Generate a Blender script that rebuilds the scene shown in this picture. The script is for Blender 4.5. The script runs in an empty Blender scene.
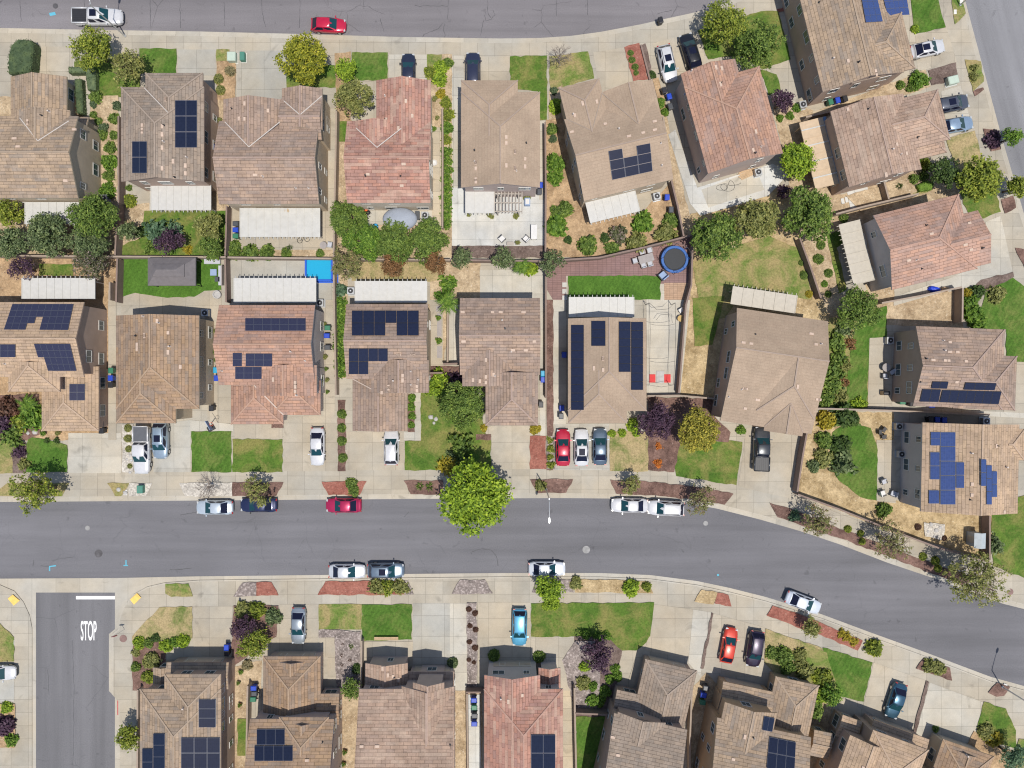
import bpy, bmesh, math, random
import numpy as np
from mathutils import Vector, Matrix
from mathutils.geometry import tessellate_polygon

# ------------------------------------------------------------------ frame
# Plan drawing scale: 7.5 drawing units per metre at ground level, survey drone 93.3 m up.
S, H = 7.5, 93.3
RN = random.Random(11)
C = bpy.context.scene.collection
GZ = 0.12                                   # lots and pavements stand one kerb above the road

def P(px, py, h=0.0):
    k = (1 - h / H) / S
    return ((px - 512) * k, (384 - py) * k)

# ------------------------------------------------------------------ materials
MATS = {}
def new_mat(name):
    m = bpy.data.materials.new(name); m.use_nodes = True
    nt = m.node_tree
    return m, nt, nt.nodes['Principled BSDF']

def N(nt, t, **kw):
    n = nt.nodes.new(t)
    for k, v in kw.items():
        setattr(n, k, v)
    return n

def setin(n, **kw):
    for k, v in kw.items():
        n.inputs[k.replace('_', ' ')].default_value = v

def objco(nt, scale=(1, 1, 1), loc=(0, 0, 0), rot=(0, 0, 0), out='Object'):
    tc = N(nt, 'ShaderNodeTexCoord'); mp = N(nt, 'ShaderNodeMapping')
    mp.inputs['Scale'].default_value = scale; mp.inputs['Location'].default_value = loc
    mp.inputs['Rotation'].default_value = rot
    nt.links.new(tc.outputs[out], mp.inputs['Vector'])
    return mp.outputs['Vector']

def worldco(nt, scale=(1, 1, 1), rot=(0, 0, 0)):
    g = N(nt, 'ShaderNodeNewGeometry'); mp = N(nt, 'ShaderNodeMapping')
    mp.inputs['Scale'].default_value = scale; mp.inputs['Rotation'].default_value = rot
    nt.links.new(g.outputs['Position'], mp.inputs['Vector'])
    return mp.outputs['Vector']

def noise(nt, vec, scale, detail=3, rough=.55, dist=0):
    n = N(nt, 'ShaderNodeTexNoise')
    n.inputs['Scale'].default_value = scale; n.inputs['Detail'].default_value = detail
    n.inputs['Roughness'].default_value = rough; n.inputs['Distortion'].default_value = dist
    nt.links.new(vec, n.inputs['Vector'])
    return n.outputs['Fac']

def ramp(nt, fac, stops, interp='LINEAR'):
    r = N(nt, 'ShaderNodeValToRGB'); r.color_ramp.interpolation = interp
    el = r.color_ramp.elements
    while len(el) < len(stops): el.new(0.5)
    for e, (p, c) in zip(el, stops):
        e.position = p
        e.color = (c, c, c, 1) if isinstance(c, (int, float)) else (*c, 1)
    nt.links.new(fac, r.inputs['Fac'])
    return r.outputs['Color']

def mix(nt, a, b, fac, blend='MIX'):
    m = N(nt, 'ShaderNodeMix', data_type='RGBA', blend_type=blend)
    for sock, v in ((0, fac), (6, a), (7, b)):
        if hasattr(v, 'links'): nt.links.new(v, m.inputs[sock])
        elif isinstance(v, (int, float)): m.inputs[sock].default_value = v if sock == 0 else (v, v, v, 1)
        else: m.inputs[sock].default_value = (*v, 1)
    return m.outputs[2]

def mathn(nt, op, a, b=None, c=None):
    m = N(nt, 'ShaderNodeMath', operation=op)
    for i, v in enumerate((a, b, c)):
        if v is None: continue
        if hasattr(v, 'links'): nt.links.new(v, m.inputs[i])
        else: m.inputs[i].default_value = v
    return m.outputs[0]

def bump(nt, b, height, strength=.3, dist=.02):
    n = N(nt, 'ShaderNodeBump'); n.inputs['Strength'].default_value = strength
    n.inputs['Distance'].default_value = dist
    nt.links.new(height, n.inputs['Height']); nt.links.new(n.outputs['Normal'], b.inputs['Normal'])

def brick(nt, vec, w, r, c1, c2, mortar, msize=.01, bias=0., offset=.5):
    n = N(nt, 'ShaderNodeTexBrick'); n.offset = offset
    setin(n, Scale=1.0, Mortar_Size=msize, Mortar_Smooth=.15, Bias=bias, Brick_Width=w, Row_Height=r)
    for k, c in (('Color1', c1), ('Color2', c2), ('Mortar', mortar)):
        n.inputs[k].default_value = (*c, 1) if not isinstance(c, (int, float)) else (c, c, c, 1)
    nt.links.new(vec, n.inputs['Vector'])
    return n

def mul(c, k): return tuple(x * k for x in c)

def plain(name, col, rough=.5, metal=0., coat=0., var=0., spec=.5):
    if name in MATS: return MATS[name]
    m, nt, b = new_mat(name)
    b.inputs['Roughness'].default_value = rough; b.inputs['Metallic'].default_value = metal
    b.inputs['Coat Weight'].default_value = coat; b.inputs['Coat Roughness'].default_value = .05
    b.inputs['Specular IOR Level'].default_value = spec
    f = noise(nt, objco(nt), 2.2, 4)
    v = var or .06
    nt.links.new(ramp(nt, f, [(.3, mul(col, 1 - v)), (.7, mul(col, 1 + v))]), b.inputs['Base Color'])
    MATS[name] = m
    return m

def concrete(name, col, px=2.3, py=1.75, stain=.18, rot=0.):
    if name in MATS: return MATS[name]
    m, nt, b = new_mat(name)
    v = worldco(nt, rot=(0, 0, rot))
    bk = brick(nt, v, px, py, .91, 1.07, .5, .018, offset=0.)
    big = ramp(nt, noise(nt, v, .11, 5, .6), [(.3, 1 - stain), (.55, 1.0), (.75, 1 + stain * .5)])
    mid = ramp(nt, noise(nt, v, .9, 5, .7), [(.25, .9), (.6, 1.03)])
    blot = ramp(nt, noise(nt, v, .35, 3, .5, 1.2), [(.24, .72), (.36, 1.0)])
    fine = ramp(nt, noise(nt, v, 9, 3, .7), [(.3, .92), (.7, 1.06)])
    c = mix(nt, col, bk.outputs['Color'], 1., 'MULTIPLY')
    for t in (big, mid, blot, fine): c = mix(nt, c, t, 1., 'MULTIPLY')
    # warm / cool drift between pours
    warm = ramp(nt, noise(nt, v, .18, 2), [(.35, (.97, 1.0, 1.04)), (.65, (1.03, 1.0, .95))])
    c = mix(nt, c, warm, 1., 'MULTIPLY')
    nt.links.new(c, b.inputs['Base Color']); b.inputs['Roughness'].default_value = .85
    bump(nt, b, noise(nt, v, 14, 3), .15, .01)
    MATS[name] = m
    return m

def asphalt(name, col, ang=0., cracks=.5):
    m, nt, b = new_mat(name)
    v = worldco(nt)
    mp_ = N(nt, 'ShaderNodeMapping'); mp_.inputs['Scale'].default_value = (.05, 1, 1)
    nt.links.new(worldco(nt, rot=(0, 0, -ang)), mp_.inputs['Vector']); vs = mp_.outputs['Vector']
    streak = ramp(nt, noise(nt, vs, .75, 5, .6), [(.3, .86), (.52, 1.0), (.72, 1.1)])
    big = ramp(nt, noise(nt, v, .07, 4, .6), [(.3, .9), (.7, 1.08)])
    fine = ramp(nt, noise(nt, v, 7, 4, .75), [(.25, .8), (.75, 1.2)])
    c = mix(nt, col, streak, 1., 'MULTIPLY')
    for t in (big, fine): c = mix(nt, c, t, 1., 'MULTIPLY')
    spots = ramp(nt, noise(nt, v, .9, 3, .5, .4), [(.27, .78), (.34, 1.0)]); c = mix(nt, c, spots, 1., 'MULTIPLY')
    lane = ramp(nt, noise(nt, vs, .28, 2, .5), [(.38, .92), (.6, 1.07)]); c = mix(nt, c, lane, 1., 'MULTIPLY')
    # tar-sealed cracks
    wob = N(nt, 'ShaderNodeTexNoise'); wob.inputs['Scale'].default_value = .5; wob.inputs['Detail'].default_value = 4
    nt.links.new(v, wob.inputs['Vector'])
    add = N(nt, 'ShaderNodeMixRGB', blend_type='ADD'); add.inputs['Fac'].default_value = 1.5
    nt.links.new(v, add.inputs['Color1']); nt.links.new(wob.outputs['Color'], add.inputs['Color2'])
    vo = N(nt, 'ShaderNodeTexVoronoi', feature='DISTANCE_TO_EDGE'); vo.inputs['Scale'].default_value = .17
    nt.links.new(add.outputs['Color'], vo.inputs['Vector'])
    line = ramp(nt, vo.outputs['Distance'], [(.0, 1.), (.009, .0)])
    gate = ramp(nt, noise(nt, v, .12, 2), [(.50, 0.), (.56, cracks)])
    f = mathn(nt, 'MULTIPLY', line, gate)
    c = mix(nt, c, mul(col, .45), f)
    nt.links.new(c, b.inputs['Base Color']); b.inputs['Roughness'].default_value = .88
    bump(nt, b, noise(nt, v, 25, 3), .25, .01)
    MATS[name] = m
    return m

def grass(name, c1, c2, dry=None, dryamt=.5, stripes=0.):
    m, nt, b = new_mat(name)
    v = worldco(nt)
    f = noise(nt, v, .55, 5, .65)
    c = ramp(nt, f, [(.3, c1), (.68, c2)])
    if dry:
        d = ramp(nt, noise(nt, v, .33, 5, .7, .6), [(dryamt - .1, 0.), (dryamt + .12, 1.)])
        c = mix(nt, c, dry, d)
    if stripes:
        w = N(nt, 'ShaderNodeTexWave'); w.inputs['Scale'].default_value = .55; w.inputs['Distortion'].default_value = 1.2
        nt.links.new(worldco(nt, rot=(0, 0, .5)), w.inputs['Vector'])
        c = mix(nt, c, ramp(nt, w.outputs['Fac'], [(.2, 1 - stripes), (.8, 1 + stripes)]), 1., 'MULTIPLY')
    blade = ramp(nt, noise(nt, v, 4.2, 6, .85), [(.30, .5), (.5, 1.0), (.70, 1.4)])
    c = mix(nt, c, blade, 1., 'MULTIPLY')
    nt.links.new(c, b.inputs['Base Color']); b.inputs['Roughness'].default_value = .9
    b.inputs['Specular IOR Level'].default_value = .15
    bump(nt, b, noise(nt, v, 9, 4, .8), .7, .06)
    MATS[name] = m

def soil(name, c1, c2, speck=None, scale=.5, speckamt=.62):
    m, nt, b = new_mat(name)
    v = worldco(nt)
    c = ramp(nt, noise(nt, v, scale, 6, .75), [(.36, c1), (.62, c2)])
    fine = ramp(nt, noise(nt, v, 3.6, 6, .85), [(.30, .5), (.5, .98), (.70, 1.4)])
    c = mix(nt, c, fine, 1., 'MULTIPLY')
    if speck:
        c = mix(nt, c, speck, ramp(nt, noise(nt, v, 3.2, 3, .8), [(speckamt, 0.), (speckamt + .06, .8)]))
    nt.links.new(c, b.inputs['Base Color']); b.inputs['Roughness'].default_value = .95
    b.inputs['Specular IOR Level'].default_value = .1
    bump(nt, b, noise(nt, v, 7, 4, .8), .8, .06)
    MATS[name] = m

def rooftile(name, c1, c2, c3, c3amt=.5, mort=.42, bmp=.9):
    if name in MATS: return MATS[name]
    m, nt, b = new_mat(name)
    tc = N(nt, 'ShaderNodeTexCoord'); uv = tc.outputs['UV']
    mp = N(nt, 'ShaderNodeMapping'); mp.inputs['Location'].default_value = (7.31, .0, 0)
    nt.links.new(uv, mp.inputs['Vector'])
    mp2 = N(nt, 'ShaderNodeMapping'); mp2.inputs['Location'].default_value = (3.77, 3.4, 0)
    nt.links.new(uv, mp2.inputs['Vector'])
    row = .40
    a = brick(nt, uv, 1.05, row, c1, c2, mul(c1, mort), .024)
    bb = brick(nt, mp.outputs['Vector'], 1.7, row, 0., 1., .4, .0)
    cc = brick(nt, mp2.outputs['Vector'], .7, row * 2, 1 - .28 * min(1, bmp), 1 + .16 * min(1, bmp), 1.0, .0)
    c = mix(nt, a.outputs['Color'], c3, mathn(nt, 'MULTIPLY', ramp(nt, bb.outputs['Color'], [(.55, 0.), (.95, 1.)]), c3amt))
    c = mix(nt, c, cc.outputs['Color'], .55, 'MULTIPLY')
    wv = worldco(nt)
    wear = ramp(nt, noise(nt, wv, .25, 5, .65), [(.3, .86), (.7, 1.1)])
    c = mix(nt, c, wear, 1., 'MULTIPLY')
    c = mix(nt, c, ramp(nt, noise(nt, wv, 6, 3, .7), [(.3, .88), (.7, 1.1)]), 1., 'MULTIPLY')
    nt.links.new(c, b.inputs['Base Color']); b.inputs['Roughness'].default_value = .85
    b.inputs['Specular IOR Level'].default_value = .25
    sp = N(nt, 'ShaderNodeSeparateXYZ'); nt.links.new(uv, sp.inputs[0])
    saw = mathn(nt, 'FRACT', mathn(nt, 'DIVIDE', sp.outputs['Y'], row))
    bump(nt, b, saw, bmp, .05)
    MATS[name] = m
    return m

def stucco(name, col):
    if name in MATS: return MATS[name]
    m, nt, b = new_mat(name)
    v = objco(nt)
    c = ramp(nt, noise(nt, v, .8, 5, .6), [(.3, mul(col, .9)), (.7, mul(col, 1.06))])
    nt.links.new(c, b.inputs['Base Color']); b.inputs['Roughness'].default_value = .92
    bump(nt, b, noise(nt, v, 18, 3), .3, .01)
    MATS[name] = m
    return m

def blockwall(name, col):
    m, nt, b = new_mat(name)
    v = worldco(nt)
    c = ramp(nt, noise(nt, v, 1.2, 5, .7), [(.25, mul(col, .82)), (.7, mul(col, 1.1))])
    nt.links.new(c, b.inputs['Base Color']); b.inputs['Roughness'].default_value = .92
    bump(nt, b, noise(nt, v, 16, 3), .4, .015)
    MATS[name] = m

def foliage(name, c1, c2, c3=None, trans=.28):
    if name in MATS: return MATS[name]
    m, nt, b = new_mat(name)
    g = N(nt, 'ShaderNodeNewGeometry')
    stops = [(.0, c1), (.6, c2)] + ([(1., c3)] if c3 else [(1., mul(c2, 1.25))])
    c = ramp(nt, g.outputs['Random Per Island'], stops)
    big = ramp(nt, noise(nt, objco(nt), 1.5, 3, .6), [(.3, (.62, .66, .66)), (.5, (1., 1., 1.)), (.7, (1.42, 1.32, 1.15))])
    c = mix(nt, c, big, 1., 'MULTIPLY')
    nt.links.new(c, b.inputs['Base Color']); b.inputs['Roughness'].default_value = .6
    b.inputs['Specular IOR Level'].default_value = .25
    tr = N(nt, 'ShaderNodeBsdfTranslucent'); nt.links.new(mix(nt, c, (1.15, 1.2, .6), 1., 'MULTIPLY'), tr.inputs['Color'])
    ms = N(nt, 'ShaderNodeMixShader'); ms.inputs['Fac'].default_value = trans
    out = nt.nodes['Material Output']
    nt.links.new(b.outputs[0], ms.inputs[1]); nt.links.new(tr.outputs[0], ms.inputs[2])
    nt.links.new(ms.outputs[0], out.inputs['Surface'])
    MATS[name] = m
    return m

def paint(name, col, metal=.25):
    if name in MATS: return MATS[name]
    m, nt, b = new_mat(name)
    f = noise(nt, objco(nt), 3., 3)
    nt.links.new(ramp(nt, f, [(.3, mul(col, .94)), (.7, mul(col, 1.05))]), b.inputs['Base Color'])
    b.inputs['Metallic'].default_value = metal; b.inputs['Roughness'].default_value = .32
    b.inputs['Coat Weight'].default_value = .7; b.inputs['Coat Roughness'].default_value = .06
    MATS[name] = m
    return m

def panelmat(name, col, grid):
    if name in MATS: return MATS[name]
    m, nt, b = new_mat(name)
    tc = N(nt, 'ShaderNodeTexCoord')
    mp = N(nt, 'ShaderNodeMapping'); mp.inputs['Scale'].default_value = (6, 10, 1)
    nt.links.new(tc.outputs['UV'], mp.inputs['Vector'])
    bk = brick(nt, mp.outputs['Vector'], 1., 1., col, mul(col, 1.25), grid, .035, offset=0.)
    nt.links.new(bk.outputs['Color'], b.inputs['Base Color'])
    b.inputs['Roughness'].default_value = .09; b.inputs['Specular IOR Level'].default_value = .4
    MATS[name] = m
    return m

# palette
concrete('pavement', (.385, .345, .28))
concrete('drive_warm', (.40, .35, .275), 3.1, 2.6, .22)
concrete('drive_cool', (.38, .36, .315), 3.0, 2.8, .22)
concrete('drive_pale', (.46, .425, .36), 2.6, 2.4, .2)
concrete('patio_pale', (.53, .52, .49), 2.4, 2.4, .3)
concrete('path_tan', (.46, .39, .29), 1.6, 1.6, .2)
concrete('kerb', (.425, .385, .32), 3.2, 50., .14)
asphalt('asphalt_main', (.142, .139, .150), 0., .25)
asphalt('asphalt_top', (.172, .160, .168), 0., .9)
asphalt('asphalt_side', (.145, .142, .150), math.pi / 2, .5)
asphalt('asphalt_east', (.195, .194, .205), math.radians(105), .2)
grass('lawn', (.05, .105, .016), (.105, .175, .028), (.20, .19, .06), .53)
grass('lawn_vivid', (.045, .105, .014), (.085, .165, .026), (.14, .175, .045), .55, stripes=.06)
grass('turf', (.05, .115, .016), (.085, .175, .026), stripes=.05)
grass('lawn_dry', (.085, .15, .028), (.15, .20, .045), (.30, .24, .11), .48)
grass('lawn_patchy', (.10, .15, .035), (.17, .18, .06), (.36, .28, .15), .44)
soil('dirt', (.29, .21, .13), (.50, .39, .26), (.60, .53, .42))
soil('dirt_brown', (.27, .18, .105), (.46, .32, .19), (.50, .40, .28))
soil('straw', (.26, .185, .095), (.50, .38, .22), (.62, .52, .36))
soil('mulch', (.10, .06, .05), (.22, .135, .11), (.36, .25, .21))
soil('mulch_red', (.22, .08, .06), (.33, .14, .105), (.40, .26, .21))
soil('mulch_dark', (.10, .07, .06), (.20, .15, .13), (.3, .24, .2))
soil('gravel', (.15, .125, .115), (.30, .25, .23), (.46, .40, .37), .8, .55)
soil('white_gravel', (.36, .33, .29), (.54, .50, .44), (.66, .62, .56), .9)
soil('ground', (.30, .23, .15), (.46, .36, .24))
concrete('paver', (.24, .145, .135), .6, .3, .12)
concrete('brick_tan', (.40, .26, .17), .5, .25, .12)
blockwall('block_tan', (.32, .255, .205))
blockwall('block_brown', (.22, .16, .135))
plain('white_metal', (.48, .47, .445), .5, var=.05)
plain('cream_metal', (.43, .39, .325), .55, var=.07)
plain('white_paint', (.60, .59, .56), .6)
plain('road_paint', (.82, .81, .80), .7, var=.12)
plain('rubber', (.018, .018, .02), .75)
plain('rim', (.55, .56, .58), .3, .9)
plain('glass_car', (.010, .048, .062), .12, spec=.3)
plain('glass_dark', (.010, .012, .03), .12, spec=.3)
plain('glass_window', (.06, .085, .10), .08, 0., .3)
plain('lamp_lens', (.42, .43, .44), .15)
plain('tail_lens', (.35, .01, .01), .2)
plain('trunk_bark', (.17, .125, .09), .9, var=.25)
plain('dark_metal', (.04, .042, .048), .5, .4)
plain('grey_metal', (.42, .43, .44), .45, .5)
plain('galv_metal', (.60, .61, .62), .4, .6)
plain('black_plastic', (.022, .022, .026), .5)
plain('flashing', (.50, .455, .415), .5, var=.05)
plain('vent_tile', (.50, .38, .30), .8, var=.12)
plain('vent_pipe', (.50, .44, .40), .7)
plain('wood_tan', (.46, .32, .19), .75, var=.15)
plain('wood_grey', (.36, .32, .28), .8, var=.12)
plain('garage_tan', (.46, .39, .31), .6)

# ------------------------------------------------------------------ mesh builder
class MB:
    def __init__(s):
        s.v, s.f, s.m, s.uv = [], [], [], []
    def face(s, pts, mi=0, uvs=None):
        i = len(s.v); s.v += [tuple(p) for p in pts]
        s.f.append(tuple(range(i, i + len(pts)))); s.m.append(mi); s.uv.append(uvs)
    def grid(s, rings, mi=0, close=True, cap0=False, cap1=False):
        n = len(rings[0]); base = len(s.v)
        for r in rings: s.v += [tuple(p) for p in r]
        for i in range(len(rings) - 1):
            for j in range(n if close else n - 1):
                k = (j + 1) % n
                s.f.append((base + i * n + j, base + i * n + k, base + (i + 1) * n + k, base + (i + 1) * n + j))
                s.m.append(mi); s.uv.append(None)
        if cap0: s.f.append(tuple(base + j for j in reversed(range(n)))); s.m.append(mi); s.uv.append(None)
        if cap1: s.f.append(tuple(base + (len(rings) - 1) * n + j for j in range(n))); s.m.append(mi); s.uv.append(None)
    def prism(s, poly, z0, z1, mi=0, bottom=True):
        a = sum(poly[i][0] * poly[(i + 1) % len(poly)][1] - poly[(i + 1) % len(poly)][0] * poly[i][1] for i in range(len(poly)))
        if a < 0: poly = poly[::-1]
        s.grid([[(x, y, z0) for x, y in poly], [(x, y, z1) for x, y in poly]], mi, True, bottom, True)
    def box(s, c, size, rz=0., mi=0, M=None):
        x, y, z = (q / 2 for q in size)
        ca, sa = math.cos(rz), math.sin(rz)
        pts = []
        for dz in (-z, z):
            ring = []
            for dx, dy in ((-x, -y), (x, -y), (x, y), (-x, y)):
                ring.append((c[0] + dx * ca - dy * sa, c[1] + dx * sa + dy * ca, c[2] + dz))
            pts.append(ring)
        s.grid(pts, mi, True, True, True)
    def bar(s, p, q, w, h, mi=0, up=(0, 0, 1)):
        p, q = Vector(p), Vector(q); d = (q - p).normalized()
        side = d.cross(Vector(up))
        if side.length < 1e-4: side = d.cross(Vector((1, 0, 0)))
        side.normalize(); u = side.cross(d).normalized()
        rings = []
        for e in (p, q):
            rings.append([e - side * w / 2 - u * h / 2, e + side * w / 2 - u * h / 2, e + side * w / 2 + u * h / 2, e - side * w / 2 + u * h / 2])
        s.grid(rings, mi, True, True, True)
    def tube(s, pts, rads, n=6, mi=0):
        rings = []
        pts = [Vector(p) for p in pts]
        for i, p in enumerate(pts):
            d = (pts[min(i + 1, len(pts) - 1)] - pts[max(i - 1, 0)]).normalized()
            a = d.cross(Vector((.31, .77, .1)));  a.normalize(); b = d.cross(a)
            rings.append([p + (a * math.cos(t) + b * math.sin(t)) * rads[i] for t in (2 * math.pi * k / n for k in range(n))])
        s.grid(rings, mi, True, True, True)
    def cyl(s, c, r, z0, z1, n=16, mi=0, r1=None):
        r1 = r if r1 is None else r1
        t = [2 * math.pi * k / n for k in range(n)]
        s.grid([[(c[0] + r * math.cos(a), c[1] + r * math.sin(a), z0) for a in t],
                [(c[0] + r1 * math.cos(a), c[1] + r1 * math.sin(a), z1) for a in t]], mi, True, True, True)
    def lathe(s, c, prof, n=16, mi=0):
        t = [2 * math.pi * k / n for k in range(n)]
        s.grid([[(c[0] + r * math.cos(a), c[1] + r * math.sin(a), c[2] + z) for a in t] for r, z in prof], mi, True, True, True)
    def wheel(s, c, r, w, axis_y=True, n=16, mi=0):
        t = [2 * math.pi * k / n for k in range(n)]
        s.grid([[(c[0] + q * math.cos(a), c[1] + d, c[2] + q * math.sin(a)) for a in t] for q, d in ((r * .86, -w / 2), (r, -w * .3), (r, w * .3), (r * .86, w / 2))], mi, True, True, True)
    def mesh(s, name, mats, smooth=False, org=None):
        me = bpy.data.meshes.new(name)
        v = s.v if org is None else [(p[0] - org[0], p[1] - org[1], p[2] - org[2]) for p in s.v]
        me.from_pydata([tuple(p) for p in v], [], s.f)
        for m in mats: me.materials.append(m if not isinstance(m, str) else MATS[m])
        if len(mats) > 1: me.polygons.foreach_set('material_index', s.m)
        if any(u is not None for u in s.uv):
            lay = me.uv_layers.new(name='UVMap'); k = 0
            for f, u in zip(s.f, s.uv):
                for j in range(len(f)):
                    if u is not None: lay.data[k].uv = u[j]
                    k += 1
        if smooth: me.polygons.foreach_set('use_smooth', [True] * len(s.f))
        me.validate(); me.update()
        return me
    def build(s, name, mats, parent=None, smooth=False, org=None):
        if isinstance(mats, str) or not isinstance(mats, (list, tuple)): mats = [mats]
        return link(name, s.mesh(name, mats, smooth, org), parent)

def link(name, data, parent=None, loc=None, rz=0.):
    o = bpy.data.objects.new(name, data); C.objects.link(o)
    if parent: o.parent = parent
    if loc is not None: o.location = loc
    if rz: o.rotation_euler = (0, 0, rz)
    return o

def tag(o, label=None, cat=None, group=None, kind=None):
    for k, v in (('label', label), ('category', cat), ('group', group), ('kind', kind)):
        if v: o[k] = v
    return o

def thing(name, loc, rz, label, cat, group=None, scale=None):
    o = bpy.data.objects.new(name, None); C.objects.link(o)
    o.location = loc; o.rotation_euler = (0, 0, rz); o.empty_display_size = .3
    if scale: o.scale = scale
    return tag(o, label, cat, group)

def dup(o, loc=None, rz=None, scale=None, label=None, group=None, parent=None):
    c = o.copy(); C.objects.link(c)
    if parent: c.parent = parent
    for ch in o.children: dup(ch, parent=c)
    if loc is not None: c.location = loc
    if rz is not None: c.rotation_euler = (0, 0, rz)
    if scale is not None: c.scale = scale
    if label: c['label'] = label
    if group: c['group'] = group
    return c

ORD = ['first', 'second', 'third', 'fourth', 'fifth', 'sixth', 'seventh', 'eighth', 'ninth', 'tenth', 'eleventh', 'twelfth', 'thirteenth', 'fourteenth', 'fifteenth', 'sixteenth']
def order_words(pts):
    """ordinal words along the longer axis of a row of drawing points"""
    xs = [p[0] for p in pts]; ys = [p[1] for p in pts]
    hor = max(xs) - min(xs) >= max(ys) - min(ys)
    idx = sorted(range(len(pts)), key=lambda i: pts[i][0] if hor else pts[i][1])
    res = [None] * len(pts)
    for r, i in enumerate(idx): res[i] = (ORD[r], 'left' if hor else 'top')
    return res
# ------------------------------------------------------------------ the setting
def wpoly(pts, h=0.): return [P(x, y, h) for x, y in pts]

def offset(poly, d):
    n = len(poly)
    a = sum(poly[i][0] * poly[(i + 1) % n][1] - poly[(i + 1) % n][0] * poly[i][1] for i in range(n))
    sg = 1 if a > 0 else -1
    out = []
    for i in range(n):
        p0, p1, p2 = Vector(poly[i - 1]), Vector(poly[i]), Vector(poly[(i + 1) % n])
        d1, d2 = (p1 - p0).normalized(), (p2 - p1).normalized()
        n1, n2 = Vector((-d1.y, d1.x)) * sg, Vector((-d2.y, d2.x)) * sg
        m = n1 + n2
        m = m / max(m.length_squared, .5) * 2
        out.append(tuple(p1 + m * d))
    return out

def sheet(name, mat, poly_px, z, thick=0., kind='structure'):
    w = wpoly(poly_px)
    a = sum(w[i][0] * w[(i + 1) % len(w)][1] - w[(i + 1) % len(w)][0] * w[i][1] for i in range(len(w)))
    if a < 0: w = w[::-1]
    mb = MB()
    mb.v = [(x, y, z) for x, y in w]
    for t in tessellate_polygon([[Vector((x, y, 0)) for x, y in w]]):
        p, q, r = (Vector(w[i]) for i in t)
        cr = (q - p).cross(r - p)
        mb.f.append(tuple(t) if cr > 0 else tuple(reversed(t))); mb.m.append(0); mb.uv.append(None)
    if thick:
        n = len(w); b0 = len(mb.v)
        mb.v += [(x, y, z - thick) for x, y in w]
        for i in range(n):
            j = (i + 1) % n
            mb.f.append((i, b0 + i, b0 + j, j)); mb.m.append(0); mb.uv.append(None)
    return tag(mb.build(name, mat), kind=kind)

def rag(poly, amp=.55, step=5.):
    """uneven planted edge"""
    out = []
    n = len(poly)
    for i in range(n):
        p, q = Vector(poly[i]), Vector(poly[(i + 1) % n])
        k = max(1, int((q - p).length / step))
        nrm = Vector((-(q - p).y, (q - p).x)).normalized()
        for j in range(k):
            r = p.lerp(q, j / k)
            if j: r = r + nrm * RN.uniform(-amp, amp)
            out.append((r.x, r.y))
    return out

# wide ground sheet out to the horizon
mb = MB(); mb.face([(-1500, -1500, -.06), (1500, -1500, -.06), (1500, 1500, -.06), (-1500, 1500, -.06)])
tag(mb.build('ground', 'ground'), kind='structure')

TOP_EDGE = [(-400, 20), (-150, 25), (0, 28), (100, 30), (200, 31.5), (300, 34), (400, 37), (500, 38.5), (540, 38), (570, 36), (600, 32), (640, 24.5), (660, 20), (690, 13.5), (713, 8), (745, -6), (800, -36), (870, -85)]
EAST_EDGE = [(925, -85), (945, -60), (965, 0), (1000, 131), (1024, 214), (1060, 335), (1085, 470), (1075, 560), (1050, 600)]
MAIN_N = [(1024, 609), (1004, 604), (975, 594), (942, 581), (887.5, 562.7), (841.6, 545), (800, 531), (760, 519.5), (717, 508.6), (690, 503.5), (660, 500.5), (620, 498.6), (560, 498), (400, 499), (200, 500.5), (0, 502), (-400, 505)]
MAIN_S = [(-400, 580), (0, 578.6), (115, 578), (200, 576.3), (300, 575.2), (400, 574), (500, 573), (600, 573), (650, 575), (697, 581), (730, 588), (766, 597), (821, 614), (872, 633), (922, 651), (990, 676.6), (1024, 686), (1300, 772)]

# carriageways
sheet('road', 'asphalt_main', [(-400, 500), (640, 490), (760, 505), (900, 550), (1100, 560), (1300, 600), (1300, 800), (1000, 700), (800, 640), (600, 590), (-400, 590)], 0.0)
sheet('road', 'asphalt_top', [(-400, -60), (700, -60), (900, -140), (900, -60), (760, 20), (600, 50), (-400, 50)], 0.001)
sheet('road', 'asphalt_east', [(900, -150), (1010, -150), (1060, 0), (1130, 300), (1160, 480), (1130, 640), (1040, 640), (1040, 300), (950, -30)], 0.002)
sheet('road', 'asphalt_side', [(34, 585), (117, 585), (117, 1000), (34, 1000)], 0.004)

BLOCK_N = TOP_EDGE + EAST_EDGE + MAIN_N
sheet('gutter', 'kerb', BLOCK_N, .008)
sheet('pavement', 'pavement', offset(BLOCK_N, 3.6), GZ, .16)
o1, o2 = offset(BLOCK_N, 3.7), offset(BLOCK_N, 5.0)
def ring_strip(name, mat, a, b, z, closed=True):
    mb = MB(); n = len(a)
    for i in range(n if closed else n - 1):
        j = (i + 1) % n
        q = [(*P(*a[i]), z), (*P(*a[j]), z), (*P(*b[j]), z), (*P(*b[i]), z)]
        cr = (Vector(q[1]) - Vector(q[0])).cross(Vector(q[2]) - Vector(q[0]))
        mb.face(q if cr.z > 0 else q[::-1])
    return tag(mb.build(name, mat), kind='structure')
ring_strip('kerb', 'kerb', o1, o2, GZ + .003)

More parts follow.
